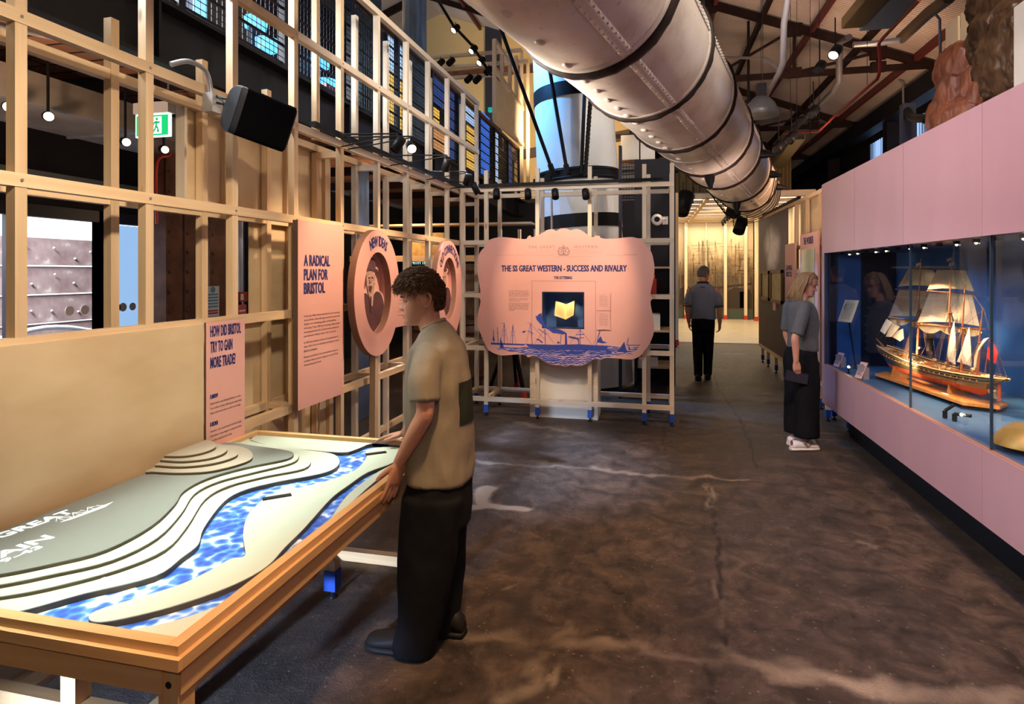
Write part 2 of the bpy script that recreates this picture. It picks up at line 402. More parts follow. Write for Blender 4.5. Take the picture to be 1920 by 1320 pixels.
# ------------------------------------------------------------------ lettering
def glyphs(body, align='LEFT', weight=0.0, spacing=1.0, line=1.0):
    cu = bpy.data.curves.new('t', 'FONT'); cu.body = body; cu.size = 1; cu.align_x = align; cu.offset = weight
    cu.space_character = spacing; cu.space_line = line; cu.resolution_u = 2; cu.fill_mode = 'FRONT'
    o = bpy.data.objects.new('t', cu); COL.objects.link(o)
    bpy.context.view_layer.update()
    dg = bpy.context.evaluated_depsgraph_get(); me = bpy.data.meshes.new_from_object(o.evaluated_get(dg))
    V = [v.co.copy() for v in me.vertices]; F = [tuple(p.vertices) for p in me.polygons]
    bpy.data.objects.remove(o); bpy.data.curves.remove(cu); bpy.data.meshes.remove(me)
    return V, F
def text(mb, body, *a, bold=0.0, **k):
    if bold:
        for s_ in (-1, 0, 1): _text(mb, body, *a, shift=s_*bold, **k)
    else: _text(mb, body, *a, **k)
    return mb
def _text(mb, body, org, right, up, box=None, height=None, weight=0.0, align='LEFT', spacing=1.0, line=1.0, lift=0.0015, bend=None, width=None, shift=0.0):
    """lettering laid on a plane: org = left/bottom corner of its box, box=(w,h) fits it exactly"""
    V, F = glyphs(body, align, weight, spacing, line)
    if not V: return mb
    right = Vector(right).normalized(); up = Vector(up).normalized(); nr = right.cross(up)
    x0, x1 = min(p.x for p in V), max(p.x for p in V); y0, y1 = min(p.y for p in V), max(p.y for p in V)
    sx, sy = (box[0]/(x1-x0), box[1]/(y1-y0)) if box else (height/(y1-y0),)*2
    if width: sx = width/(x1-x0)
    P = []
    for p in V:
        a, b = (p.x-x0+shift)*sx, (p.y-y0)*sy
        if bend: a, b = bend(a, b)
        P.append(Vector(org)+right*a+up*b+nr*(lift+shift*.003))
    return mb.add(P, F)
def arc(cx, cz, r, a0, a1, n):
    return [(cx+r*math.cos(R(a0+(a1-a0)*i/n)), cz+r*math.sin(R(a0+(a1-a0)*i/n))) for i in range(n+1)]
def poly_lines(mb, segs, org, right, up, w, lift=0.0015):
    """flat ink strokes: list of 2D polylines on a plane"""
    right = Vector(right).normalized(); up = Vector(up).normalized(); nr = right.cross(up)
    for sg in segs:
        for (a, b), (c, d) in zip(sg, sg[1:]):
            dx, dy = c-a, d-b; l = math.hypot(dx, dy)
            if l < 1e-6: continue
            nx, ny = -dy/l*w/2, dx/l*w/2
            q = [(a+nx, b+ny), (a-nx, b-ny), (c-nx, d-ny), (c+nx, d+ny)]
            mb.add([Vector(org)+right*x+up*y+nr*lift for x, y in q], [(0, 1, 2, 3)])
    return mb
def flat(mb, pts, org, right, up, lift=0.0015):
    right = Vector(right).normalized(); up = Vector(up).normalized(); nr = right.cross(up)
    P = [Vector(org)+right*x+up*y+nr*lift for x, y in pts]
    from mathutils.geometry import tessellate_polygon
    F = [tuple(t) for t in tessellate_polygon([P])]
    F = [t if (P[t[1]]-P[t[0]]).cross(P[t[2]]-P[t[0]]).dot(nr) > 0 else t[::-1] for t in F]
    return mb.add(P, F)
def spline(pts, n=8, closed=False):
    """Catmull-Rom through points (tuples of any dim)"""
    P = [np.array(p, float) for p in pts]; m = len(P); out = []
    for i in range(m if closed else m-1):
        p0 = P[(i-1) % m] if (closed or i > 0) else P[i]; p1 = P[i]; p2 = P[(i+1) % m]; p3 = P[(i+2) % m] if (closed or i+2 < m) else P[(i+1) % m]
        for k in range(n):
            t = k/n
            out.append(tuple(0.5*((2*p1)+(-p0+p2)*t+(2*p0-5*p1+4*p2-p3)*t*t+(-p0+3*p1-3*p2+p3)*t**3)))
    if not closed: out.append(tuple(P[-1]))
    return out
# ================================================================== FLOOR
def seg_dist(px, py, poly):
    best = np.full(px.shape, 1e9)
    for (x0, y0), (x1, y1) in zip(poly, poly[1:]):
        dx, dy = x1-x0, y1-y0; t = np.clip(((px-x0)*dx+(py-y0)*dy)/(dx*dx+dy*dy+1e-12), 0, 1)
        best = np.minimum(best, np.hypot(px-x0-t*dx, py-y0-t*dy))
    return best
def fl(pts): return [tuple(on_z(u, v, 0).xy) for u, v in pts]
def make_floor():
    xs = np.concatenate([np.linspace(-9, -2.7, 14)[:-1], np.arange(-2.7, 2.45, 0.022), np.linspace(2.46, 6, 8)])
    ys = np.concatenate([np.linspace(-1, 1.0, 6)[:-1], np.arange(1.0, 7.6, 0.024), np.arange(7.6, 15.01, 0.1), np.array([16.0])])
    gx, gy = np.meshgrid(xs, ys); nx, ny = len(xs), len(ys)
    px, py = gx.ravel(), gy.ravel()
    def nz(sc, seed, oct_=3):
        return np.array([noise.fractal(Vector((a*sc+seed, b*sc, seed*1.7)), 1.0, 2.0, oct_) for a, b in zip(px, py)])
    n1, n2, n3 = nz(6, 3.1), nz(6, 9.7), nz(1.6, 5.5)
    wx, wy = px+n1*.035, py+n2*.035
    cracks = [
        ([(1325, 905), (1336, 950), (1346, 1010), (1350, 1060), (1358, 1120), (1362, 1180), (1368, 1225)], .012, .95),
        ([(1335, 700), (1348, 735), (1378, 770), (1396, 805), (1420, 878)], .012, .85),
        ([(1320, 898), (1420, 905), (1560, 915), (1700, 930)], .011, .6),
        ([(1248, 790), (1240, 830), (1262, 870)], .008, .5), ([(1090, 900), (1075, 960), (1085, 1000)], .008, .4),
        ([(1683, 930), (1712, 960), (1730, 1000)], .008, .5), ([(1325, 1245), (1335, 1320)], .010, .6),
        ([(860, 1205), (960, 1212), (1040, 1216)], .012, .5), ([(1790, 1150), (1830, 1280)], .007, .4)]
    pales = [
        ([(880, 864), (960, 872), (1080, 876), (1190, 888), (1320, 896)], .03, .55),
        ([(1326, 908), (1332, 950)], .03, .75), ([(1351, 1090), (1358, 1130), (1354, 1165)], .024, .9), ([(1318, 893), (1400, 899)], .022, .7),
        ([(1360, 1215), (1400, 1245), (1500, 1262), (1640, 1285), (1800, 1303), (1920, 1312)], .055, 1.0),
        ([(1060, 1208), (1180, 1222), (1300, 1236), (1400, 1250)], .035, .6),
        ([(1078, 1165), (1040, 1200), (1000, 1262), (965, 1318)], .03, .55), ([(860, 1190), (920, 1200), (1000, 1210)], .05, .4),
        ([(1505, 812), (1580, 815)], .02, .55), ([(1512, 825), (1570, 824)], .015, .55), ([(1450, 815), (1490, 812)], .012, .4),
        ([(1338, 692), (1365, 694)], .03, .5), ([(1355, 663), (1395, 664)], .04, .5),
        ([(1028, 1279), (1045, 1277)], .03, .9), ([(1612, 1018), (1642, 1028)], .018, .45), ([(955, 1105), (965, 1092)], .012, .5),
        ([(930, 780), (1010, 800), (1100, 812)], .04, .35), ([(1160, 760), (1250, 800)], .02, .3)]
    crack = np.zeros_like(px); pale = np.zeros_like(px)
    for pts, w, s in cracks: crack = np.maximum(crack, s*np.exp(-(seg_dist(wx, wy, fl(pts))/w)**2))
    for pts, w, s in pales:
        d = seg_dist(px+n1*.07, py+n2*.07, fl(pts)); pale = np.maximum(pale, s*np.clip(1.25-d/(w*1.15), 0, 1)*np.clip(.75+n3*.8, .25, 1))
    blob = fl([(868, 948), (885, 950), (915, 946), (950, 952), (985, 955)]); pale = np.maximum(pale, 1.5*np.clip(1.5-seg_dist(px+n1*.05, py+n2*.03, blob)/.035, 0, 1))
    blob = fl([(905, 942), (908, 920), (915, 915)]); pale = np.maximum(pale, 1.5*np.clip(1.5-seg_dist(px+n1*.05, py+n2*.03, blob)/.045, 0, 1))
    chip = seg_dist(wx, wy, fl([(1132, 1090), (1142, 1108), (1165, 1113)])); crack = np.maximum(crack, np.clip(1.3-chip/.018, 0, 1))
    V = np.stack([px, py, -crack*.006], 1)
    me = bpy.data.meshes.new('floor')
    i = np.arange((nx-1)*(ny-1)); r, c = i//(nx-1), i % (nx-1); a = r*nx+c
    F = np.stack([a, a+1, a+nx+1, a+nx], 1)
    me.from_pydata(V.tolist(), [], F.tolist())
    for nm, arr in (('crack', crack), ('pale', np.clip(pale, 0, 1.5))):
        at = me.attributes.new(nm, 'FLOAT', 'POINT'); at.data.foreach_set('value', arr.astype(np.float32))
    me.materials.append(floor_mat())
    return struct(link('floor', me, (0, 0, 0)))
def floor_mat():
    m, nt, b = new_mat('worn_concrete'); L = nt.links
    tc = nn(nt, 'ShaderNodeTexCoord'); src = tc.outputs['Object']
    def N(sc, det=6, dist=0.0, rough=.55):
        n = nn(nt, 'ShaderNodeTexNoise', Scale=sc, Detail=det, Distortion=dist, Roughness=rough); L.new(src, n.inputs['Vector']); return n.outputs[0]
    big, mid, fine, gr = N(0.8, 6, .4), N(5.5, 10, .5, .72), N(30, 8, 0, .7), N(120, 4, 0, .7)
    col = ramp(nt, big, [(0.34, (0.058, 0.040, 0.029)), (0.64, (0.098, 0.064, 0.043))])
    st = ramp(nt, mid, [(0.37, 0.42), (0.5, 0.95), (0.63, 1.8)])
    col = mixc(nt, 1.0, col, st, 'MULTIPLY')
    spk = ramp(nt, fine, [(0.56, 0.0), (0.72, 1.0)])
    col = mixc(nt, mathn(nt, 'MULTIPLY', spk, .45), col, (0.22, 0.17, 0.13))
    vor = nn(nt, 'ShaderNodeTexVoronoi', Scale=34); L.new(src, vor.inputs['Vector']); wn = nn(nt, 'ShaderNodeTexWhiteNoise'); L.new(vor.outputs['Position'], wn.inputs['Vector'])
    dot = mathn(nt, 'MULTIPLY', ramp(nt, vor.outputs['Distance'], [(0.12, 1.0), (0.26, 0.0)]), mathn(nt, 'GREATER_THAN', wn.outputs['Value'], .86))
    col = mixc(nt, mathn(nt, 'MULTIPLY', dot, .6), col, (0.30, 0.24, 0.18))
    drk = ramp(nt, N(1.4, 6, 1.2), [(0.52, 0.0), (0.66, 1.0)])
    col = mixc(nt, mathn(nt, 'MULTIPLY', drk, .25), col, (0.035, 0.025, 0.02))
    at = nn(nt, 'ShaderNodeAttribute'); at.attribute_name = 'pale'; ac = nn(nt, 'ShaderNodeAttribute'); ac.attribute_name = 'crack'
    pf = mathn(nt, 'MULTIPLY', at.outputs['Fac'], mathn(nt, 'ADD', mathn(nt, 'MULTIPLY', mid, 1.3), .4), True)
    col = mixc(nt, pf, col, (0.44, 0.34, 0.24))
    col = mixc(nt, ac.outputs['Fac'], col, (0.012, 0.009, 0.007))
    L.new(col, b.inputs['Base Color'])
    L.new(ramp(nt, mid, [(0.3, 0.42), (0.7, 0.72)]), b.inputs['Roughness']); b.inputs['Specular IOR Level'].default_value = 0.42
    hh = mathn(nt, 'ADD', mathn(nt, 'MULTIPLY', mid, .7), mathn(nt, 'ADD', mathn(nt, 'MULTIPLY', fine, .55), mathn(nt, 'MULTIPLY', gr, .22)))
    bp = nn(nt, 'ShaderNodeBump', Strength=1.0, Distance=0.04); L.new(hh, bp.inputs['Height']); L.new(bp.outputs[0], b.inputs['Normal'])
    return m
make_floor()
m_pf = plain('pale_floor_boards', (0.42, 0.36, 0.27), 0.35, 0, 0.15, 3)
mb = MB().box((0.6, 15.0, -.05), (9, 26, 0.012)); struct(mb.build('floor_mural_room', m_pf))
mb = MB().box((-9, 16, -.06), (0.6, 26, 0.0)); struct(mb.build('floor_back', plain('floor_back_concrete', (.06, .05, .04), .7)))

# ================================================================== ROOF AND SHELL
m_roof, nt, b = new_mat('roof_sheet')
tc = nn(nt, 'ShaderNodeTexCoord'); w = nn(nt, 'ShaderNodeTexWave', Scale=5.5, Distortion=0.0); w.bands_direction = 'Y'; nt.links.new(tc.outputs['Object'], w.inputs['Vector'])
n = nn(nt, 'ShaderNodeTexNoise', Scale=0.9, Detail=4); nt.links.new(tc.outputs['Object'], n.inputs['Vector'])
nt.links.new(ramp(nt, n.outputs[0], [(0.3, (0.36, 0.29, 0.25)), (0.7, (0.52, 0.45, 0.41))]), b.inputs['Base Color'])
bp = nn(nt, 'ShaderNodeBump', Strength=0.5, Distance=0.03); nt.links.new(w.outputs[0], bp.inputs['Height']); nt.links.new(bp.outputs[0], b.inputs['Normal']); b.inputs['Roughness'].default_value = .6
EX, EZ, RX = 5.2, 5.35, -6.5
def rz(x): return EZ+.39*(EX-x) if x >= RX else rz(RX)-.39*(RX-x)
mb = MB()
for x0, x1 in ((EX+.3, RX), (RX, -10.5)):
    mb.prism([(x0, -4, rz(x0)), (x0, 27, rz(x0)), (x1, 27, rz(x1)), (x1, -4, rz(x1))], (0, 0, .08))
struct(mb.build('ceiling', m_roof))
m_corr = plain('dark_corrugated', (0.018, 0.017, 0.018), 0.6, 0, 0.2, 3)
def corrugated(mb, x, y0, y1, z0, z1, amp=.03, pitch=.15):
    n_ = int((y1-y0)/pitch*4)
    return mb.grid(lambda a, c: (x+amp*math.sin(2*math.pi*(y0+(y1-y0)*a)/pitch), y0+(y1-y0)*a, z0+(z1-z0)*c), n_, 1, False)
mb = MB().box((5.45, -4, 0), (5.6, 27, 5.5)); struct(mb.build('wall_right', m_corr))
m_trans = emis('daylit_translucent_sheet', (0.22, 0.42, 0.85), 0.9)
nt = m_trans.node_tree; b = nt.nodes['Principled BSDF']; tc = nn(nt, 'ShaderNodeTexCoord'); w = nn(nt, 'ShaderNodeTexWave', Scale=4.5, Distortion=0); w.bands_direction = 'Y'; nt.links.new(tc.outputs['Object'], w.inputs['Vector'])
nt.links.new(ramp(nt, w.outputs[0], [(0.2, (0.03, 0.05, 0.09)), (0.8, (0.30, 0.48, 0.80))]), b.inputs['Emission Color'])
k = 0
for y0, y1, z0, z1 in ((11.3, 13.9, 3.95, 4.9), (14.2, 16.6, 3.6, 4.9), (9.0, 10.8, 4.2, 4.9)):
    k += 1; mb = corrugated(MB(), 5.38, y0, y1, z0, z1); struct(mb.build('window_%d' % k, m_trans))
mb = MB().box((-10, 26, 0), (9, 26.2, 10)); struct(mb.build('wall_back', DGREY))
mb = MB().box((-10.2, -3, 0), (9, -3.2, 10)); struct(mb.build('wall_front', plain('wall_front_dark', (.05, .04, .035), .8)))
mb = MB().box((-10.2, -3, 6.2), (-10, 26, 9)); struct(mb.build('wall_left_upper', DGREY))
# cream end wall high up behind the gallery, with dark posts and a rail
m_cream = plain('cream_end_wall', (0.62, 0.46, 0.22), 0.7, 0, 0.06, 1)
mb = MB().box((-10, 18.0, 3.2), (-0.6, 18.2, 10.1)); we = struct(mb.build('wall_end', m_cream))
mb = MB().box((-5.0, 17.85, 3.3), (-4.5, 18.0, 10)); mb.build('post', plain('navy_post', (.015, .018, .035), .6), we)
mb = MB().beam((-9, 17.9, 7.9), (-.6, 17.9, 7.9), .15, .2); mb.build('rail', RUST, we)
mb = MB().beam((-4.5, 17.9, 5.2), (-.6, 17.9, 5.75), .12, .28); mb.build('brace', plain('grey_brown_timber', (.10, .07, .05), .7), we)
# bulkhead of brown corrugated sheet over the mural room
m_bulk = plain('olive_corrugated', (0.11, 0.075, 0.03), 0.6)
mb = MB().grid(lambda a, c: (0.2+3.0*a, 15.1+.03*math.sin(2*math.pi*3.0*a/.16), 3.62+.9*c), 150, 1, False); struct(mb.build('wall_bulkhead', m_bulk))
mb = MB().box((0.2, 15.14, 3.7), (3.2, 15.2, 4.5)); struct(mb.build('wall_bulkhead_back', DGREY))

# roof trusses
TL = ['dark red-brown roof truss nearest the viewer, above the front of the white pipe', 'dark red-brown roof truss just behind the hanging bell lamp',
      'dark roof truss third from the front, above the far end of the pipe', 'dark roof truss farthest back under the roof']
for i, y in enumerate((7.6, 12.0, 16.4, 20.8)):
    t = thing('roof_truss', TL[i], 'roof truss', (EX, y, EZ), 'steel roof trusses')
    mb = MB().beam((EX, y, EZ-.12), (RX, y, rz(RX)-.12), .07, .15); mb.build('rafter', TRUSSR, t)
    mb = MB().beam((RX, y, rz(RX)-.12), (-9.5, y, rz(-9.5)-.12), .10, .20); mb.build('rafter', TRUSSR, t)
    mb = MB().beam((EX, y, EZ+.02), (-1.0, y, EZ+.02), .06, .11); mb.build('tie_beam', TRUSSR, t)
    xs_ = [4.0, 2.6, 1.1, -.4]
    for a in range(len(xs_)):
        x = xs_[a]
        mb = MB().beam((x, y, EZ), (x, y, rz(x)-.1), .05, .05); mb.build('strut', TRUSSR, t)
        if a+1 < len(xs_):
            x2 = xs_[a+1]; mb = MB().beam((x, y, rz(x)-.15), (x2, y, EZ+.05), .045, .05, (0, 1, 0)); mb.build('strut', TRUSSR, t)
    mb = MB()
    for x in xs_:
        MB().box((x-.13, y-.045, rz(x)-.28), (x+.13, y+.045, rz(x)-.06)).build('gusset_plate', TRUSSR, t); MB().box((x-.12, y-.045, EZ-.04), (x+.12, y+.045, EZ+.14)).build('gusset_plate', TRUSSR, t)
PL = 'red-brown steel purlin running the length of the roof under the sheets'
for i, x in enumerate((4.6, 3.75, 2.9, 2.05, 1.2, .35, -.5, -1.35, -2.6, -3.9, -5.2)):
    mb = MB().beam((x, -2, rz(x)-.07), (x, 26, rz(x)-.07), .07, .13)
    tag(mb.build('roof_purlin', TRUSSR if i % 2 else plain('purlin_red%d' % i, (.09, .014, .012), .6)), PL, 'purlin', 'roof purlins')
# eaves girder, columns along the right side
mb = MB().box((4.85, -2, 4.95), (5.15, 26, 5.3)); struct(mb.build('trim_1', DSTEEL))
for i, y in enumerate((6.15, 11.0, 14.6, 19.0)):
    mb = MB().box((5.0, y-.12, 0), (5.3, y+.12, 5.0)); o = mb.build('steel_column', DSTEEL)
    tag(o, ['dark steel column just left of the carved figureheads', 'dark steel column between the two blue window bands on the right', 'dark steel column past the right window band', 'dark steel column farthest along the right side'][i], 'column', 'steel columns along the right side')

# pipes, trays and lamps under the roof, all running with the building
def pipe_thing(name, pts, r, mat, label, cat, n=10):
    return tag(MB().tube(pts, r, n).build(name, mat), label, cat)
def P(u, v, X): return on_x(u, v, X)
pipe_thing('service_pipe', [P(1478, -10, 1.6), P(1470, 45, 1.6), P(1468, 118, 1.65), P(1462, 135, 1.7), P(1405, 232, 1.75)], .04, plain('service_grey', (.16, .16, .17), .5, .2), 'fat grey service pipe bending down between the roof trusses', 'pipe')
pipe_thing('sprinkler_pipe', [P(1724, 0, 2.5), P(1690, 35, 2.5), P(1655, 72, 2.5), P(1648, 82, 2.5), P(1650, 132, 2.55), P(1645, 148, 2.55), P(1560, 222, 2.6), P(1535, 246, 2.62), P(1470, 250, 2.45)], .018, plain('sprinkler_red', (.16, .010, .008), .5), 'thin red sprinkler pipe zigzagging down under the roof', 'pipe')
pipe_thing('cable_duct', [P(1592, 70, 2.9), P(1574, 80, 2.9), P(1573, 150, 2.95), P(1562, 172, 3.0), P(1500, 232, 3.05), P(1425, 310, 3.1)], .05, plain('duct_dark_grey', (.08, .08, .09), .4, .3), 'dark grey cable conduit left of the red sprinkler pipe', 'pipe')
pipe_thing('waste_pipe', [P(1780, -5, 3.6), P(1740, 25, 3.6), P(1690, 72, 3.6)], .08, plain('brown_pipe', (.10, .06, .03), .5), 'brown drain pipe at the top right below the roof', 'pipe')
pipe_thing('drain_pipe', [P(1690, 75, 3.55), P(1640, 82, 3.3), P(1600, 84, 3.0)], .045, GREYM, 'short silver cross pipe joining the brown drain pipe', 'pipe')
pipe_thing('gas_conduit', [P(1755, 28, 3.6), P(1762, 36, 3.6), P(1765, 210, 3.6)], .016, plain('blue_conduit', (.12, .16, .24), .4), 'slim blue-grey conduit running down beside the figureheads', 'pipe')
pipe_thing('wall_conduit', [P(1685, 148, 4.8), P(1693, 155, 4.8), P(1695, 240, 4.8)], .02, GREYM, 'thin hooked grey conduit in front of the right window band', 'pipe')
pipe_thing('roof_conduit', [P(1355, 108, 1.3), P(1435, 109, 1.7), P(1462, 130, 1.75)], .022, GREYM, 'thin grey conduit crossing left under the roof to the pipe bend', 'pipe')
# cable trays / strip luminaires
def tray(name, a, b, w_, h_, mat, label, cat, light=None):
    t = thing(name, label, cat, (Vector(a)+Vector(b))/2)
    d = (Vector(b)-Vector(a)); MB().beam(a, b, w_, .01).build('tray_base', mat, t)
    s_ = d.cross(Vector((0, 0, 1))).normalized()*w_/2
    for q in (1, -1): MB().beam(Vector(a)+s_*q+Vector((0, 0, h_/2)), Vector(b)+s_*q+Vector((0, 0, h_/2)), .012, h_).build('side_rail', mat, t)
    return t
tray('cable_tray', P(1640, 55, 2.6), P(1760, -60, 2.6), .32, .1, plain('tray_bluegrey', (.20, .24, .30), .4, .4), 'wide blue-grey cable tray hanging at the top right', 'cable tray')
tray('lighting_trough', P(1598, 52, 2.3), P(1680, -40, 2.3), .22, .12, plain('trough_bronze', (.16, .11, .05), .35, .5), 'bronze lighting trough beside the blue-grey cable tray', 'lighting trough')
tray('lighting_trough', P(1497, 262, 2.9), P(1446, 330, 2.9), .24, .09, plain('trough_olive', (.20, .17, .09), .35, .3), 'olive strip luminaire hanging above the far end of the pipe', 'lighting trough')
tray('cable_tray', P(1395, 22, 2.6), P(1560, 52, 4.2), .16, .08, GALV, 'galvanised cable tray slung across between the trusses', 'cable tray')
# bell pendant
c = P(1427, 205, 1.62); t = thing('pendant_lamp', 'grey bell-shaped pendant lamp hanging right of the white pipe', 'lamp', c+Vector((0, 0, .35)))
MB().lathe([(.04, .30), (.09, .288), (.13, .255), (.19, .19), (.235, .09), (.255, 0), (.247, 0), (.226, .09), (.18, .185), (.10, .255)], 28, Matrix.Translation(c-Vector((0, 0, .1)))).build('shade', plain('pendant_grey', (.12, .13, .14), .4, .3), t)
MB().box(c+Vector((-.065, -.065, .19)), c+Vector((.065, .065, .38))).build('gear_box', BLACKP, t)
MB().tube([c+Vector((0, 0, .33)), c+Vector((0, 0, 3.0))], .004, 5).build('cable', BLACKM, t)
MB().ball(c-Vector((0, 0, -.02)), .05).build('bulb', emis('pendant_bulb', (1, .8, .6), 3), t)

def spot_head(name, loc, aim, label, group=None, r=.045, ln=.13, on=True, stem=None, mat=None):
    """small track spotlight: can + bracket + lens"""
    loc = Vector(loc); d = (Vector(aim)-loc).normalized(); t = thing(name, label, 'spotlight', loc, group)
    q = d.to_track_quat('Z', 'Y').to_matrix().to_4x4(); M = Matrix.Translation(loc) @ q
    MB().lathe([(.0005, -ln*.55), (r*.9, -ln*.55), (r, -ln*.5), (r, ln*.5), (r*.93, ln*.5), (r*.9, ln*.39)], 16, M, cap=False).build('housing', mat or BLACKM, t)
    MB().lathe([(0.0005, ln*.40), (r*.88, ln*.40)], 16, M, cap=False).build('lens', LAMPON if on else BLACKP, t)
    if stem is not None: MB().tube([loc, stem], .009, 6).build('bracket', BLACKM, t)
    return t
for (u, v, X, lab, on) in ((1566, 98, 2.6, 'black spotlight with lit lens hanging under the roof by the dark conduit', True), (1537, 127, 2.5, 'black floodlight hanging below the grey bend pipe in the roof', False),
        (1484, 258, 2.3, 'black theatre spotlight clamped above the olive strip luminaire', False), (1460, 275, 2.1, 'black theatre spotlight closest to the far end of the pipe', False), (1525, 210, 2.6, 'small black spotlight on the conduit above the fascia', False)):
    c = P(u, v, X); spot_head('ceiling_spotlight', c, c+Vector((-.4, -.5, -.6)), lab, 'spotlights under the roof', .075, .2, on, c+Vector((0, 0, .5)))
# hanging wires
for i, (u, v0, v1, X) in enumerate(((1519, 20, 270, 2.2), (1536, 140, 250, 2.4), (1430, -20, 165, 1.4), (1482, 40, 210, 2.0), (1494, 180, 250, 2.2), (1626, 30, 160, 3.0))):
    a, b_ = P(u, v0, X), P(u, v1, X); a = Vector((b_.x, b_.y, rz(b_.x)-.02))
    tag(MB().tube([a, b_], .004, 5).build('suspension_wire', BLACKM), 'thin suspension wire hanging from the roof between the trusses', 'wire', 'suspension wires')
# ================================================================== LEFT TIMBER SCREEN
def WX(y, off=0.0): return -2.34+.02*(y-1.5)-off
def onw(u, v, off=0.0):
    d = ray(u, v); t = (-2.37-off)/(d.x-.02*d.y); return CO+d*t
WD = Vector((.02, 1, 0)).normalized()           # along the screen
WN = Vector((1, -.02, 0)).normalized()          # out of the screen, towards the aisle
UP = Vector((0, 0, 1))
SY = [1.207, 1.793, 2.380, 2.967, 3.550, 4.141, 4.746, 5.348, 5.895, 6.470, 7.040, 7.578]
BK = .235
scr = thing('timber_screen_wall', 'tall open pine stud screen along the left side, with rails, cross sticks and plywood infill', 'timber screen', (WX(4.4, .1), 4.4, 0))
def wb(mb, y0, z0, y1, z1, off, w=.045, h=.045, up=None):
    a = Vector((WX(y0, off), y0, z0)); b = Vector((WX(y1, off), y1, z1)); return mb.beam(a, b, w, h, up or (UP if abs(y1-y0) > 1e-3 else WN))
ST = .045
for i, y in enumerate(SY):
    pm = PINE if i < 6 else PINEW
    wb(MB(), y, .08, y, 3.95, ST/2).build('stud', pm, scr)
    if 1 <= i <= 9:
        if i < 5: wb(MB(), y+.012, .08, y+.012, 2.93, BK).build('stud', pm, scr)
        else:
            wb(MB(), y+.012, .08, y+.012, 2.62, BK).build('stud', pm, scr); wb(MB(), y+.012, 2.72, y+.012, 3.93, BK).build('stud', pm, scr)
    if i >= 10: wb(MB(), y+.012, .08, y+.012, 3.93, BK).build('stud', pm, scr)
    for z in ((2.05, 2.60, .80, 1.42) if i > 4 else (.80,) if i > 2 else ()):
        MB().beam((WX(y, ST), y+.03, z-.0), (WX(y, BK-.02), y+.03, z), ST, ST).build('cross_stick', pm, scr)
def rail(z, y0, y1, off, mat, h=.05): wb(MB(), y0, z, y1, z, off, ST, h).build('rail', mat, scr)
F_ = -.004   # rails stand a hair proud of the studs
for z, y0, y1 in ((3.93, -.4, 7.62), (3.285, -.4, 7.62), (2.672, -.4, 7.06), (2.05, -.4, 7.06), (1.425, -.4, 7.06), (.80, 2.9, 7.06), (.12, 2.9, 7.06)):
    rail(z, y0, min(y1, 3.57), ST/2+F_, PINE, .052); rail(z, 3.57, y1, ST/2+F_, PINE if z < 2.5 else PINEW, .052)
for z, y0, y1 in ((2.655, -.4, 7.06), (2.05, -.4, 7.06), (1.40, -.4, 7.06), (.80, 2.9, 7.06), (.20, 2.9, 7.06)): rail(z, y0, y1, BK-F_, PINE, .05)
# infill
def wpanel(y0, y1, z0, z1, off, th, name, mat, par, label=None):
    a, b = Vector((WX(y0, off), y0, z0)), Vector((WX(y1, off), y1, z0)); h = Vector((0, 0, z1-z0))
    return MB().prism([a, b, b+h, a+h], WN*th).build(name, mat, par, label)
wpanel(-.5, 2.705, .08, 1.425, -.003, .014, 'plywood_panel', PLY, scr, 'large pale plywood sheet behind the model table')
wpanel(2.86, 4.42, 2.03, 2.66, BK+.045, .012, 'plywood_panel', PLY, scr)
wpanel(3.44, 4.42, .10, 2.03, BK+.045, .012, 'plywood_panel', PLY, scr)
wpanel(2.96, 3.44, .10, 1.40, BK+.045, .012, 'plywood_panel', PLY, scr)
for y in (3.2, 3.82, 4.32): wb(MB(), y, 2.03, y, 2.66, BK+.02, .06, .04).build('batten', PINE, scr)
for y in (3.85, 4.38): wb(MB(), y, .1, y, 2.03, BK+.02, .06, .04).build('batten', PINE, scr)
wb(MB(), 2.86, 2.05, 2.86, 2.66, BK+.03, .02, .06).build('batten', PINEW, scr)
bolts = MB()
for y in SY[1:8]:
    for z in (2.672, 2.05, 3.285):
        c = Vector((WX(y, -.006), y-.002, z)); bolts.lathe([(.006, 0), (.006, .003)], 8, Matrix.Translation(c) @ WN.to_track_quat('Z', 'Y').to_matrix().to_4x4())
bolts.build('screws', GREYM, scr)
# black tape strip on the far post
wb(MB(), 6.40, 1.0, 6.40, 1.01, ST/2, .047, .047).build('tape_strip', BLACKM, scr)

# ---- printed panels
def sign_panel(name, label, y0, y1, z0, z1, off, th, mat=PINK, edge=EDGE):
    a = Vector((WX(y0, off), y0, z0)); b = Vector((WX(y1, off), y1, z0)); h = Vector((0, 0, z1-z0))
    t = thing(name, label, 'sign', (a+b)/2)
    MB().prism([a, b, b+h, a+h], WN*(th-.002)).build('board', edge, t)
    q = [a, b, b+h, a+h]; MB().prism([p+WN*(th-.002) for p in q], WN*.002).build('printed_face', mat, t)
    return t, a+WN*th, (b-a).length, z1-z0
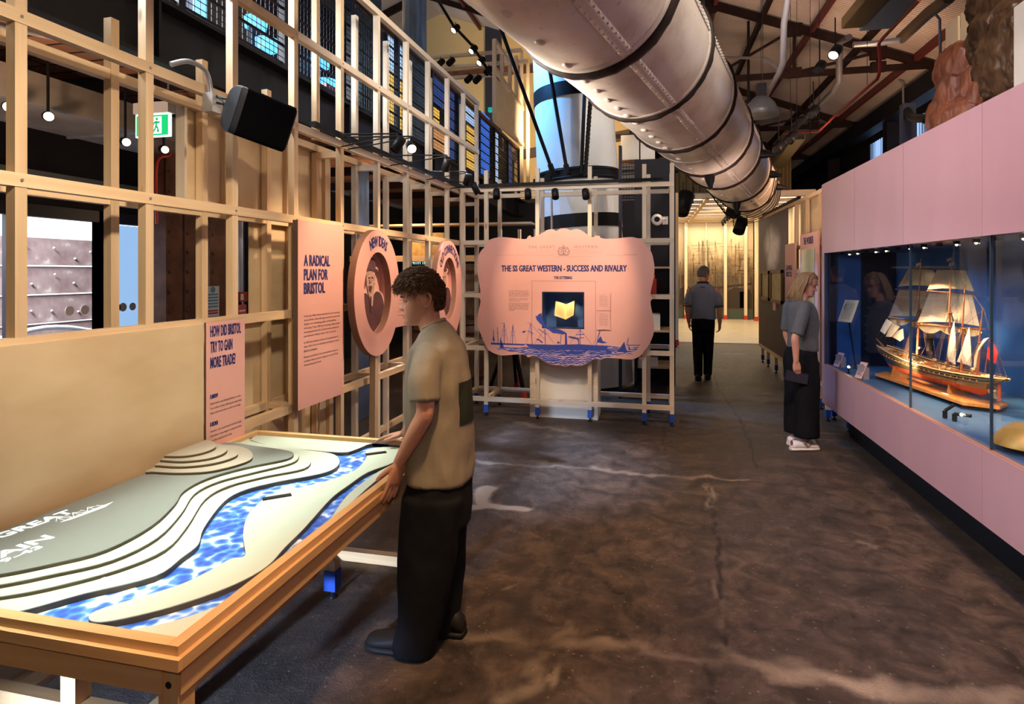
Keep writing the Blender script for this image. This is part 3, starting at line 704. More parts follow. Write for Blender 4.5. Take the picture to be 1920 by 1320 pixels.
# short panel over the plywood
p0, p1 = onw(378, 608), onw(451, 598)
t, o, w_, h_ = sign_panel('information_panel', 'low pink panel headed HOW DID BRISTOL TRY TO GAIN MORE TRADE?', 2.715, 3.015, .30, 1.432, -.012, .012)
mb = MB()
for k, (ln, wf) in enumerate((('HOW DID BRISTOL', .79), ('TRY TO GAIN', .56), ('MORE TRADE?', .64))):
    text(mb, ln, o+WD*.028+UP*(1.35-.30-.105*k*.80-.0), WD, UP, box=(w_*wf, .062), weight=.022, spacing=1.02, bold=.035)
mb.build('heading', NAVY, t)
mb = MB(); mb2 = MB(); z = 1.02
for yr, lines in (('1809', ('Bristol built a new floating harbour to solve', 'the problem of tides affecting the water level.', 'Ships could now access the docks more easily.')),
                  ('1830', ('However, only vessels that fit could use using', 'the harbour. It was cheaper to trade from other', 'ports like Liverpool and London.')),
                  ('1836', ('Work started on new, fast steamships.', 'They would cut journey times from Bristol', 'to New York, and help the city to compete', 'with other ports.'))):
    text(mb, yr, o+WD*.028+UP*(z-.30), WD, UP, box=(.055, .024), weight=.03, bold=.04); zz = z-.035
    mb2 = MB()
    for ln in lines: text(mb2, ln, o+WD*.028+UP*(zz-.30), WD, UP, box=(w_*.80*len(ln)/46, .016), weight=.004); zz -= .0255
    mb2.build('body_text', INKD, t)
    z -= .148
stuff(mb.build('year_headings', NAVY, t))
# tall panel
def face_rect(u0, v0, u1, v1, off):
    a, b = onw(u0, v0, off), onw(u1, v1, off); return a, b
a, b = onw(559, 412, -.075), onw(643, 425, -.075); zl = onw(559, 770, -.075).z
t, o, w_, h_ = sign_panel('information_panel', 'tall pink panel headed A RADICAL PLAN FOR BRISTOL', a.y, b.y, zl, a.z, -.035, .04)
Z0 = zl
mb = MB()
for k, (ln, v0, v1, wf) in enumerate((('A RADICAL', 477, 499, .56), ('PLAN FOR', 504, 526, .515), ('BRISTOL', 530, 552, .45))):
    z0 = onw(569, v1, -.075).z; z1 = onw(569, v0, -.075).z
    text(mb, ln, o+WD*(w_*.115)+UP*(z0-Z0), WD, UP, box=(w_*wf, z1-z0), weight=.022, spacing=1.02, bold=.035)
mb.build('heading', NAVY, t)
mb = MB(); z = onw(569, 596, -.075).z
for ln in ('In the early 1800s industry and business were increasing', 'across Britain, cities with big ports like Liverpool and', 'Glasgow were developing quickly, and the abolition', 'of the Slave Trade (1807) had a big impact. Many Bristol', 'businesspeople knew their city had to move on from the', 'past and were willing to take a risk on big ideas.', '',
           'In 1835 they decided to invest in a new generation of', 'ships, which would use the latest technology to connect', 'Bristol and America.', '', 'People around Bristol, from rich plantation owners to', 'everyday citizens, put their money into the new Great', 'Western Steamship Company.'):
    if ln: text(mb, ln, o+WD*(w_*.115)+UP*(z-Z0), WD, UP, box=(w_*.80*len(ln)/56, .0165), weight=.004)
    z -= .0265 if ln else .016
    if not ln or ln.startswith('Western'): mb.build('body_text', INKD, t); mb = MB()
for zz in (.1, h_-.1): MB().beam(o+WD*(w_/2)+UP*zz-WN*.04, o+WD*(w_/2)+UP*zz-WN*.078, .04, .04, UP).build('spacer_block', PINE, t)

# ---- oval portrait boards
def ell(c, a, b, n, right, up): return [c+right*(a*math.cos(2*math.pi*k/n))+up*(b*math.sin(2*math.pi*k/n)) for k in range(n)]
def oval(label, u0, u1, v0, v1, iu0, iu1, iv0, iv1, words, letter_r, span, topper):
    off = -.13
    yl, yr = onw(u0, 540, off).y, onw(u1, 540, off).y; um = None
    c = Vector((WX((yl+yr)/2, off), (yl+yr)/2, 0)); dd = -SN*c.x+CS*c.y; uc = 960+1120*(CS*c.x+SN*c.y)/dd
    zt, zb = onw(uc, v0, off).z, onw(uc, v1, off).z; c.z = (zt+zb)/2; A = (yr-yl)/2; B = (zt-zb)/2
    iyl, iyr = onw(iu0, 540, off).y, onw(iu1, 540, off).y; izt, izb = onw(uc, iv0, off).z, onw(uc, iv1, off).z
    ic = Vector((WX((iyl+iyr)/2, off), (iyl+iyr)/2, (izt+izb)/2)); iA = min((iyr-iyl)/2, A*.68); iB = (izt-izb)/2
    ic.y = c.y+(ic.y-c.y)*.3; ic.x = WX(ic.y, off)
    t = thing('oval_portrait_board', label, 'sign', c-UP*B)
    N = 72
    MB().ring_prism(ell(c-WN*.004, A, B, N, WD, UP), ell(ic-WN*.004, iA, iB, N, WD, UP), -WN*.056).build('oval_frame', EDGE if False else plain('oval_core_'+words[:3], (.30, .15, .10), .6), t)
    MB().ring_prism(ell(c, A, B, N, WD, UP), ell(ic, iA, iB, N, WD, UP), -WN*.004).build('printed_face', PINK, t)
    bp = MB().prism(ell(ic-WN*.095, iA*1.12, iB*1.08, N, WD, UP), -WN*.01); bp.build('back_board', PINK, t)
    MB().ring_prism(ell(ic-WN*.06, iA*1.12, iB*1.08, N, WD, UP), ell(ic-WN*.06, iA*1.0, iB*1.0, N, WD, UP), -WN*.035).build('inner_rim', PINK, t)
    # lettering on an arc that follows the top of the oval
    V, F = glyphs(words, 'CENTER', .022, .95); x0, x1 = min(p.x for p in V), max(p.x for p in V); y0, y1 = min(p.y for p in V), max(p.y for p in V)
    lh = B*.17; Pn = []
    lm = MB()
    for sh_ in (-.035, 0, .035):
        Pn = []
        for p in V:
            s_ = (p.x+sh_-(x0+x1)/2)/(x1-x0)*span; k = letter_r+(p.y-y0)/(y1-y0)*lh/B
            Pn.append(c+WD*(A*k*math.sin(s_))+UP*(B*k*math.cos(s_))+WN*(.0015+sh_*.003))
        lm.add(Pn, F)
    lm.build('lettering', NAVY, t)
    # the portrait: flat cut-out standing in front of the back board
    def S(pts, lift): return [ic+WD*(x*iA)+UP*(y*iB)-WN*(.095-lift) for x, y in pts]
    man = spline([(-.98, -.45), (-.80, -.12), (-.42, .02), (-.30, .20), (-.36, .42), (-.58, .50), (-.60, .56), (-.36, .60), (-.34, .80), (-.05, .86), (.25, .80), (.28, .62), (.52, .56), (.50, .49), (.24, .42), (.26, .20), (.40, .04), (.80, -.08), (.98, -.5), (.72, -.74), (.0, -1.02), (-.72, -.76)], 5, True)
    MB().prism(S([(x*1.12, y*1.06+.02) for x, y in man if True], .022), WN*.006).build('halo_cutout', plain('halo_'+words[:3], (.78, .50, .40), .6), t)
    coat = spline([(-.95, -.45), (-.78, -.15), (-.40, .0), (-.05, -.20), (.36, .02), (.78, -.10), (.96, -.5), (.70, -.74), (.0, -1.0), (-.70, -.76)], 5, True)
    MB().prism(S(coat, .030), WN*.004).build('coat', MAROON, t)
    face = spline([(-.26, .06), (-.34, .22), (-.36, .42), (-.22, .52), (.12, .52), (.25, .42), (.24, .16), (.10, -.02), (-.12, -.16)], 5, True)
    MB().prism(S(face, .031), WN*.004).build('face', SEPIAL, t)
    MB().prism(S([(-.18, .03), (.02, -.05), (.16, .06), (.06, -.34), (-.05, -.30)], .0325), WN*.004).build('shirt_front', plain('shirt_'+words[:3], (.62, .38, .30), .7), t)
    hat = MB()
    if topper == 'bowler':
        hat.prism(S(spline([(-.56, .50), (-.30, .54), (.20, .54), (.50, .49), (.46, .55), (.24, .61), (-.36, .62), (-.58, .56)], 4, True), .033), WN*.004)
        hat.prism(S(spline([(-.32, .60), (-.35, .76), (-.22, .85), (.04, .87), (.24, .80), (.24, .61)], 4, True), .034), WN*.004)
    else:
        hat.prism(S([(-.46, .56), (.34, .56), (.34, .62), (-.46, .62)], .033), WN*.004); hat.prism(S([(-.34, .60), (-.36, .96), (.24, .96), (.24, .60)], .034), WN*.004)
    hat.build('hat', MAROON, t)
    fx = MB()
    for pts in ([(-.24, .34), (-.10, .36), (-.10, .39), (-.24, .38)], [(-.02, .35), (.10, .35), (.10, .39), (-.02, .39)], [(-.22, .16), (-.08, .18), (.02, .14), (-.02, .06), (-.12, .0), (-.22, .08)], [(-.15, .33), (-.20, .22), (-.10, .22)], [(-.13, -.08), (-.02, -.10), (-.04, -.5), (-.10, -.5)]):
        fx.prism(S(pts, .0355), WN*.002)
    fx.build('beard_and_features', MAROON, t)
    MB().beam(c-UP*(B-.02)-WN*.04, Vector((c.x, c.y, .1))-WN*.05, .05, .05, WN).build('support_post', PINE, t)
    return t
oval('oval pink board lettered NEW IDEAS around a man in a bowler hat', 664, 749, 431, 667, 682, 733, 473, 625, 'NEW IDEAS', .735, .95, 'bowler')
oval('oval pink board lettered OLD CONNECTIONS around a man in a top hat', 817, 866, 451, 640, 829, 856, 483, 598, 'OLD CONNECTIONS', .75, 1.9, 'top')
# caption tile behind the boy's chin
a, b = onw(742, 545, -.05), onw(777, 605, -.05)
t, o, w_, h_ = sign_panel('caption_tile', "small pink caption tile on the screen just left of the boy's chin", a.y, b.y, onw(777, 607, -.05).z, a.z, -.03, .015)
mb = MB()
for k in range(6): text(mb, 'who planned the ships and paid for them'[k:k+26], o+WD*.03+UP*(h_-.06-.035*k), WD, UP, box=(w_*.75, .014))
mb.build('body_text', INKD, t)

# ---- loudspeaker on its arm
c0 = on_x(432, 203, -2.08); e = Vector((.50, .84, -.20)).normalized(); sx = Vector((.80, -.55, -.25)); sx = (sx-e*sx.dot(e)).normalized(); su = sx.cross(e)
if su.z < 0: su = -su
t = thing('loudspeaker', 'black wedge-shaped loudspeaker on a grey tube arm on the timber screen', 'loudspeaker', c0)
out = [(-.11, .07), (-.09, .105), (-.03, .125), (.045, .125), (.072, .115), (.078, .06), (.078, -.06), (.072, -.11), (.045, -.12), (-.03, -.115), (-.09, -.085), (-.115, -.03), (-.115, .03)]
sec = spline(out, 4, True)
L_ = .30
rg = [[c0+e*d+sx*(x*k)+su*(y*k) for x, y in sec] for d, k in ((0, .93), (.008, 1), (L_-.01, .98), (L_, .92))]
MB().rings(rg).build('cabinet', plain('speaker_cabinet', (.008, .010, .016), .5, spec=.2), t)
gr = [p for p in sec if p[0] > .0]
rg = [[c0+e*d+sx*(x*1.012+.001)+su*(y*1.012) for x, y in sorted(gr, key=lambda q: q[1])] for d in (.03, L_-.01)]
MB().rings(rg, cap=False, closed=False).build('grille', plain('speaker_grille', (.0015, .0015, .002), .9, spec=.03), t)
y0 = 2.66; base = Vector((WX(y0), y0, 2.66))
MB().tube(spline([tuple(base+Vector((.02, -.18, .06))), tuple(base+Vector((.05, -.10, .10))), tuple(base+Vector((.06, -.0, .09))), tuple(base+Vector((.06, .04, .02))), tuple(base+Vector((.06, .05, -.07)))], 6), .013, 8).build('tube_arm', GREYM, t)
MB().box(base+Vector((.03, .02, -.12)), base+Vector((.09, .10, -.02))).build('clamp', GALV, t)
for q in ((-.02, .02), (.01, .05), (.03, 0)): MB().tube([base+Vector((.06, .06, q[0]-.04)), c0+e*.03+su*q[1]-sx*.05], .006, 6).build('stay_rod', BLACKM, t)

# ---- light track on the screen with arms and heads
t = thing('light_track', 'black light track along the top rail of the timber screen with thin outrigger arms', 'light track', (WX(5.3)+.03, 5.3, 2.7))
MB().beam((WX(3.7)+.03, 3.7, 2.722), (WX(7.0)+.03, 7.0, 2.722), .035, .035).build('track', BLACKM, t)
hl = [(4.12, -1.72, 'lit black spotlight facing the viewer above the oval NEW IDEAS board', True, (-1.0, 2.9, 1.9)), (4.02, -1.78, 'black spotlight beside the lit one, turned to the tall pink panel', False, (-2.2, 3.6, 1.7)),
      (4.85, -1.70, 'black spotlight third along the screen track', False, (-2.2, 5.4, 1.6)), (5.7, -1.78, 'black spotlight fourth along the screen track', False, (-2.2, 6.0, 1.6)), (6.4, -1.9, 'black spotlight at the corner end of the screen track', False, (-1.4, 6.7, 1.6))]
for y, x, lab, on, aim in hl:
    MB().tube([(WX(y), y-.03, 2.715), (x, y, 2.70)], .006, 6).build('outrigger_arm', BLACKM, t)
    MB().tube([(WX(y), y+.10, 2.65), (x, y, 2.69)], .005, 6).build('outrigger_arm', BLACKM, t)
    spot_head('track_spotlight', (x, y, 2.62), aim, lab, 'spotlights on the screen track', .036, .11, on, (x, y, 2.70))

# ================================================================== UNDER THE GALLERY (left background)
m_plank, nt, b = new_mat('gallery_planks'); tc = nn(nt, 'ShaderNodeTexCoord'); bk = nn(nt, 'ShaderNodeTexBrick', Scale=1.0); bk.inputs['Brick Width'].default_value = 1.6; bk.inputs['Row Height'].default_value = .16; bk.inputs['Mortar Size'].default_value = .012
bk.inputs['Color1'].default_value = (.42, .20, .12, 1); bk.inputs['Color2'].default_value = (.30, .15, .09, 1); bk.inputs['Mortar'].default_value = (.02, .012, .01, 1); nt.links.new(tc.outputs['Object'], bk.inputs['Vector']); nt.links.new(bk.outputs[0], b.inputs['Base Color'])
mb = MB().box((-5.9, -2, 3.27), (-3.05, 15, 3.335)); struct(mb.build('ceiling_gallery', m_plank))
GX = -3.0
g = thing('gallery_edge_beam', 'deep dark steel girder carrying the mesh balustrade of the upper gallery', 'girder', (GX, 6, 2.98))
MB().box((GX-.02, -2, 2.98), (GX+.0, 15, 3.36)).build('web', DSTEEL, g)
MB().box((GX-.11, -2, 2.97), (GX+.11, 15, 2.995)).build('bottom_flange', DSTEEL, g); MB().box((GX-.11, -2, 3.345), (GX+.11, 15, 3.37)).build('top_flange', DSTEEL, g)
for y in (3.05, 5.4, 7.8, 10.2, 12.6):
    MB().box((GX-.0, y-.01, 2.99), (GX+.10, y+.01, 3.35)).build('stiffener', DSTEEL, g)
for i, y in enumerate((1.2, 2.6, 4.0, 5.4, 6.8, 8.2, 9.6, 11.0)):
    tag(MB().beam((-5.9, y, 3.21), (-3.02, y, 3.21), .09, .12).build('floor_joist', TRUSSR), 'dark brown floor joist under the upper gallery', 'joist', 'joists under the gallery')
# duct, tray, pipes
d = thing('ventilation_duct', 'rectangular galvanised air duct under the gallery ceiling, behind the timber screen', 'duct', (-4.5, 3, 2.88))
MB().box((-4.95, -1, 2.88), (-4.2, 5.6, 3.10)).build('duct_body', plain('duct_beige', (.34, .30, .25), .45, .25, .25, 4), d)
for y in (1.6, 2.9, 4.2): MB().box((-4.97, y, 2.865), (-4.18, y+.03, 3.115)).build('flange', GALV, d)
tray('cable_tray', (-3.72, .8, 2.66), (-3.72, 2.35, 2.66), .22, .05, plain('tray_grey_blue', (.28, .30, .34), .4, .4), 'short grey cable tray under the gallery, left of the exit sign', 'cable tray')
tag(MB().tube([(-3.5, 1.6, 2.82), (-3.25, 2.3, 2.95), (-3.1, 2.7, 2.98)], .018, 8).build('conduit', GALV), 'silver conduit crossing below the gallery ceiling', 'conduit')
tr = tag(MB().beam((-4.9, 1.2, 2.5), (-4.9, 6.4, 2.5), .05, .06).build('ceiling_track', plain('track_greygreen', (.08, .10, .10), .5)), 'dark ceiling light track under the gallery behind the screen', 'light track')
for u, v, lab in ((15, 200, 'lit spotlight under the gallery at the left picture edge'), (90, 218, 'black spotlight with a warm lens under the gallery, right of the leftmost stud'), (235, 266, 'glowing spotlight low under the gallery left of the exit sign'), (307, 280, 'small spotlight just below the exit sign')):
    c = on_x(u, v, -4.08); spot_head('gallery_spotlight', c, c+Vector((.9, -.6, -.25)), lab, 'spotlights under the gallery', .034, .11, True, Vector((c.x, c.y, 3.26)))
# red data cable
c = on_x(290, 300, -4.6)
tag(MB().tube(spline([tuple(on_x(330, 175, -3.9)), tuple(on_x(318, 205, -4.05)), tuple(on_x(322, 285, -4.6)), tuple(on_x(300, 296, -4.6)), tuple(on_x(293, 325, -4.6)), tuple(on_x(294, 420, -4.6))], 5), .012, 6).build('fire_cable', plain('red_cable', (.6, .02, .03), .5)), 'bright red cable looping down below the exit sign', 'cable')
# exit sign
c = on_x(288, 236, -3.62); t = thing('exit_sign', 'green running-man fire exit sign hanging behind the timber screen', 'exit sign', c)
MB().box(c+Vector((-.15, -.012, -.085)), c+Vector((.15, .012, .085))).build('light_panel', emis('exit_white', (.75, 1, .85), 1.3), t)
MB().box(c+Vector((-.14, -.014, -.075)), c+Vector((.14, -.012, .075))).build('green_face', emis('exit_green', (0.0, .42, .12), 1.1), t)
MB().box(c+Vector((-.155, -.03, .09)), c+Vector((.155, .04, .17))).build('housing', plain('exit_housing', (.55, .55, .52), .5), t)
r_, u_ = Vector((1, 0, 0)), UP; o = c+Vector((-.14, -.014, -.075)); mb = MB()
flat(mb, [(.15, .012), (.225, .012), (.225, .138), (.15, .138)], o, r_, u_)
mb.build('doorway_symbol', emis('exit_white2', (.8, 1, .9), 1.4), t); mb = MB()
flat(mb, [(.185+.011*math.cos(k*.7), .12+.011*math.sin(k*.7)) for k in range(9)], o, r_, u_, .003)
poly_lines(mb, [[(.182, .105), (.178, .07)], [(.18, .1), (.16, .092), (.152, .075)], [(.182, .1), (.2, .09), (.208, .1)]], o, r_, u_, .014, .003)
poly_lines(mb, [[(.178, .07), (.195, .05), (.19, .025)], [(.178, .07), (.168, .045), (.152, .025)], [(.19, .026), (.205, .03)]], o, r_, u_, .013, .003)
mb.build('running_figure', emis('exit_green2', (0.0, .35, .10), .8), t)
MB().tube([c+Vector((-.13, 0, .17)), c+Vector((-.13, 0, .50))], .006, 6).build('hanger', GREYM, t); MB().tube([c+Vector((.13, 0, .17)), c+Vector((.13, 0, .50))], .006, 6).build('hanger', GREYM, t)

# left outer wall with glazed doors to the dock, hull outside
LX = -5.8
def wl(y0, y1, z0, z1, name, mat=DGREY): return struct(MB().box((LX-.15, y0, z0), (LX, y1, z1)).build(name, mat))
wl(-2, 3.5, 0, 3.2, 'wall_left'); wl(3.5, 6.25, 2.36, 3.2, 'wall_left_header'); wl(6.25, 16, 0, 3.2, 'wall_left_far')
m_hull, nt, b = new_mat('hull_plates'); tc = nn(nt, 'ShaderNodeTexCoord'); n = nn(nt, 'ShaderNodeTexNoise', Scale=5, Detail=8); nt.links.new(tc.outputs['Object'], n.inputs['Vector'])
nt.links.new(ramp(nt, n.outputs[0], [(.35, (.36, .24, .24)), (.62, (.52, .38, .37)), (.72, (.8, .7, .68))]), b.inputs['Base Color']); b.inputs['Roughness'].default_value = .35
hm = thing('ship_hull', 'big dull red iron ship hull in daylight outside the glazed doors', 'ship', (-8.6, 4, 0))
for k in range(6):
    MB().prism([(-8.5-.03*k, -2, .42*k-.3), (-8.5-.03*k, 12, .42*k-.3), (-8.55-.03*k, 12, .42*k+.10), (-8.55-.03*k, -2, .42*k+.10)], (-.12, 0, 0)).build('hull_plate', m_hull, hm)
rv = MB()
for k in range(6):
    for j in range(40): rv.ball((-8.5-.03*k, -1.5+j*.33+random.uniform(-.05, .05), .42*k-.2+random.uniform(0, .25)), .018, 6, 4)
rv.build('rivets', WHITEP, hm)
tag(MB().tube(spline([(-7.2, y, .92+.1*math.cos((y-1)*2.6)) for y in np.arange(1, 8, .3)], 2), .03, 6).build('mooring_rope', plain('rope_white', (.75, .72, .66), .8)), 'white mooring rope slung low outside the glazed doors', 'rope')
struct(MB().box((-14, -4, -.1), (-5.95, 14, -.05)).build('ground_outside', plain('yard_pale', (.4, .38, .36), .8)))
struct(MB().box((-12.2, -8, 0), (-12, 18, 9)).build('sky_outside', emis('overcast_sky', (.92, .96, 1.0), 1.6)))
m_gd = plain('door_frame_navy', (.012, .018, .035), .4)
def glazed(label, y0, y1, n, kick=None):
    t = thing('glazed_door', label, 'door', (LX-.07, (y0+y1)/2, 0)); t['kind'] = 'structure'
    for y in [y0+(y1-y0)*k/n for k in range(n+1)]: MB().box((LX-.12, y-.055, 0), (LX-.02, y+.055, 2.36)).build('stile', m_gd, t)
    MB().box((LX-.12, y0, 2.24), (LX-.02, y1, 2.36)).build('head_rail', m_gd, t); MB().box((LX-.12, y0, 0), (LX-.02, y1, .12)).build('bottom_rail', m_gd, t)
    for k in range(n):
        a = y0+(y1-y0)*k/n; MB().box((LX-.075, a+.05, .12), (LX-.065, a+(y1-y0)/n-.05, 2.24)).build('pane', GLASS, t)
    return t
d1 = glazed('glazed outer door showing the ship hull', 3.5, 5.35, 2); d1.name = 'door_1'
d2 = glazed('narrow blue-lit glazed door leaf with white dots', 5.35, 6.25, 1); d2.name = 'door_2'
mb = MB()
for y in (4.98, 5.15, 5.5, 5.62): mb.lathe([(.0, 0), (.05, 0), (.05, .002)], 16, Matrix.Translation((LX-.05, y, 1.3)) @ Euler((0, R(90), 0)).to_matrix().to_4x4())
for y in (5.55, 5.75, 5.95): mb.lathe([(.0, 0), (.045, 0), (.045, .002)], 16, Matrix.Translation((LX-.05, y, 1.3)) @ Euler((0, R(90), 0)).to_matrix().to_4x4())
mb.build('manifestation_dots', PAPER, d2)
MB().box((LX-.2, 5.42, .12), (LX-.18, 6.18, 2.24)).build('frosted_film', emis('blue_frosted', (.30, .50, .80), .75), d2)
# fire escape sign reversed on the glass is left as a pale sticker
# rusty columns
for u0, u1, lab in ((305, 336, 'rust-red riveted iron column behind the screen, below the red cable'), (340, 365, 'second rust-red iron column close beside the first'), (388, 424, 'dark red iron column behind the white safety notice')):
    a, b_ = on_x(u0, 500, -4.7), on_x(u1, 500, -4.7)
    t = thing('iron_column', lab, 'column', (-4.75, (a.y+b_.y)/2, 0), 'rusty iron columns')
    MB().box((-4.86, a.y, 0), (-4.66, b_.y, 3.2)).build('shaft', RUST, t)
    rv = MB()
    for k in range(14): rv.ball((-4.66, a.y+.04, .3+k*.2), .018, 6, 4)
    rv.build('rivets', RUST, t)
# safety notice, call point, drain pipe, shutter
a, b_ = on_x(387, 537, -4.6), on_x(411, 592, -4.6)
t = thing('safety_notice', 'white, blue and red safety notice in front of the red iron column', 'notice', (a+b_)/2)
MB().box((-4.62, a.y, b_.z), (-4.60, b_.y, a.z)).build('sheet', plain('notice_white', (.6, .68, .72), .5), t)
hh = a.z-b_.z; mb = MB(); mr = MB()
for k in range(5): mb.box((-4.60, a.y+.02, a.z-hh*(.30+.10*k)), (-4.598, b_.y-.02, a.z-hh*(.25+.10*k)))
for k in range(2): mr.box((-4.60, a.y+.02, a.z-hh*(.84+.08*k)), (-4.598, b_.y-.02, a.z-hh*(.79+.08*k)))
mb.lathe([(.0, 0), (.035, 0), (.035, .002)], 14, Matrix.Translation((-4.60, (a.y+b_.y)/2, a.z-hh*.12)) @ Euler((0, R(90), 0)).to_matrix().to_4x4())
mb.build('blue_lines', plain('notice_blue', (.05, .25, .5), .5), t); mr.build('red_lines', REDP, t)
a, b_ = on_x(446, 548, -4.6), on_x(461, 565, -4.6)
t = thing('fire_call_point', 'red fire alarm call point behind the screen, with a red notice below it', 'fire alarm', (a+b_)/2)
MB().box((-4.66, a.y, b_.z), (-4.58, b_.y, a.z)).build('box', REDP, t); MB().box((-4.58, a.y+.02, b_.z+.02), (-4.577, a.y+.07, a.z-.02)).build('white_label', PAPER, t); MB().box((-4.70, a.y, 0), (-4.66, b_.y, a.z)).build('post', DSTEEL, t)
a, b_ = on_x(446, 572, -4.6), on_x(462, 588, -4.6); MB().box((-4.62, a.y, b_.z), (-4.60, b_.y, a.z)).build('notice', plain('notice_red', (.5, .08, .08), .5), t)
MB().box((-4.60, a.y+.02, b_.z+.03), (-4.598, b_.y-.02, a.z-.06)).build('notice_symbol', PAPER, t)
c = on_x(451, 480, -4.7); tag(MB().tube([(c.x, c.y, 0), (c.x, c.y, 3.2)], .028, 10).build('drain_pipe', plain('pipe_white', (.55, .6, .68), .4)), 'white drain pipe rising behind the screen by the fire alarm', 'pipe')
a, b_ = on_x(468, 480, -4.9), on_x(520, 480, -4.9); mb = MB().grid(lambda p, q: (-4.9+.03*math.sin(2*math.pi*p*9), a.y+(b_.y-a.y)*p, 3.2*q), 72, 1, False)
tag(mb.build('corrugated_screen', plain('corr_grey_brown', (.09, .075, .065), .5)), 'grey-brown corrugated sheet behind the screen, right of the white drain pipe', 'corrugated sheet')
a = on_x(452, 480, -5.2); MB_ = MB().box((-5.2, a.y, 0), (-5.15, a.y+.55, 3.2)); tag(MB_.build('door_leaf', plain('blue_grey_leaf', (.08, .10, .15), .5)), 'blue-grey door leaf between the drain pipe and the corrugated sheet', 'door')
# blue-lit panel seen between the studs beyond the tall pink sign
a, b_ = on_x(671, 560, -3.25), on_x(692, 560, -3.25)
tag(MB().box((-3.29, a.y, 0), (-3.25, b_.y, 2.9)).build('blue_door_leaf', plain('blue_grey_panel', (.16, .24, .38), .5)), 'tall blue-grey door leaf behind the NEW IDEAS board', 'door')
lamp('blue_leaf_wash', 'SPOT', (-2.75, 5.6, 2.9), ((-3.25), (a.y+b_.y)/2, 1.0), 20, (.6, .75, 1), .05, 70)
# dark store behind the far studs: brick-lit block, neon words, beams
struct(MB().box((-5.8, 13.6, 0), (-.2, 13.7, 3.3)).build('wall_store', DGREY))
t = thing('neon_sign', 'small lit words WITH THANKS TO behind the studs above the boy', 'sign', on_y(790, 492, 9.0))
mb = MB(); o = on_y(770, 496, 9.0); text(mb, 'WITH THANKS TO', o, (1, 0, 0), UP, box=(.55, .085), weight=.01, lift=.0); mb.build('lettering', emis('neon_white_green', (.6, .95, .85), 1.2), t)
MB().box(o+Vector((-.05, .01, -.04)), o+Vector((.62, .03, .13))).build('backing', BLACKM, t)
for (u0, v0, u1, v1, Y, m_, lab, nm) in ((768, 440, 800, 470, 8.6, plain('lit_stone', (.45, .30, .10), .8, 0, .4, 12), 'rough yellow-lit stone block behind the studs', 'stone_block'), (803, 436, 832, 465, 8.6, plain('lit_stone2', (.42, .27, .09), .8, 0, .4, 12), 'second yellow-lit stone block right of the first', 'stone_block')):
    a, b_ = on_y(u0, v1, Y), on_y(u1, v0, Y); mbb = MB().box((a.x, Y, 1.952), (b_.x, Y+.25, b_.z)); tag(mbb.build(nm, m_), lab, 'stone block')
MBs = MB().box((-4.6, 8.55, 1.86), (-1.9, 8.95, 1.95)); tag(MBs.build('store_shelf', PINE), 'long timber shelf in the dark store carrying the stone blocks', 'shelf')
MBs = MB().beam((-4.6, 8.7, 2.42), (-1.7, 8.7, 2.42), .3, .03); tag(MBs.build('store_board', PINE), 'pale timber boards high in the dark store', 'board')
for i, (x, y, lab) in enumerate(((-3.4, 8.9, 'brown oak barrel in the dark store left of the corner post'), (-2.72, 8.7, 'brown oak barrel right behind the corner post'))):
    t = thing('barrel', lab, 'barrel', (x, y, 0), 'barrels behind the screen')
    prof = [(.24+.06*math.sin(math.pi*k/10), .9*k/10) for k in range(11)]
    for zz in (0, .92):
        MB().lathe([(r, z+zz) for r, z in prof], 28, Matrix.Translation((x, y, 0))).build('staves', plain('barrel_oak%d%d' % (i, zz > 0), (.20, .10, .045), .6, 0, .3, 6), t)
        for q in (.12, .78): MB().lathe([(.285, q+zz-.025), (.29, q+zz+.025)], 28, Matrix.Translation((x, y, 0)), cap=False).build('hoop', RUST, t)

# ================================================================== UPPER GALLERY: balustrade, displays
GT = 4.58
posts = [2.2+1.17*k for k in range(11)]
bal = thing('mesh_balustrade', 'black wire-mesh balustrade with timber handrail along the upper gallery', 'balustrade', (GX-.05, 8, 3.37))
for y in posts: MB().box((GX-.09, y-.03, 3.37), (GX-.03, y+.03, GT)).build('post', DSTEEL, bal)
MB().beam((GX-.06, 2.0, GT+.02), (GX-.06, 14, GT+.02), .08, .05).build('handrail', plain('handrail_timber', (.10, .035, .02), .4), bal)
for y0, y1 in zip(posts, posts[1:]):
    mb = MB(); y = y0+.03
    for k in range(1, 20): yy = y0+.03+(y1-y0-.06)*k/20; mb.beam((GX-.06, yy, 3.48), (GX-.06, yy, GT), .005, .005, (1, 0, 0))
    for k in range(22): z = 3.48+(GT-3.48)*k/21; mb.beam((GX-.06, y0, z), (GX-.06, y1, z), .005 if k % 3 else .016, .005 if k % 3 else .02)
    mb.build('mesh_panel', BLACKM, bal)
struct(MB().box((-6.3, -2, 3.336), (-3.05, 17.95, 3.346)).build('floor_gallery', plain('gallery_floor', (.06, .05, .05), .6)))
struct(MB().box((-6.4, -2, 3.35), (-6.3, 16, 7.5)).build('wall_gallery', plain('gallery_wall_dark', (.03, .028, .035), .7)))
bw = emis('screen_blue_white', (.16, .55, 1.0), 1.6); bl = emis('screen_blue', (.02, .18, .9), .8); yl = emis('lightbox_yellow', (1.0, .58, .10), .85); og = emis('lightbox_orange', (.9, .42, .16), .6); wh = emis('lightbox_white', (.42, .62, 1.0), 1.0); db = emis('screen_deep_blue', (.015, .07, .30), .7)
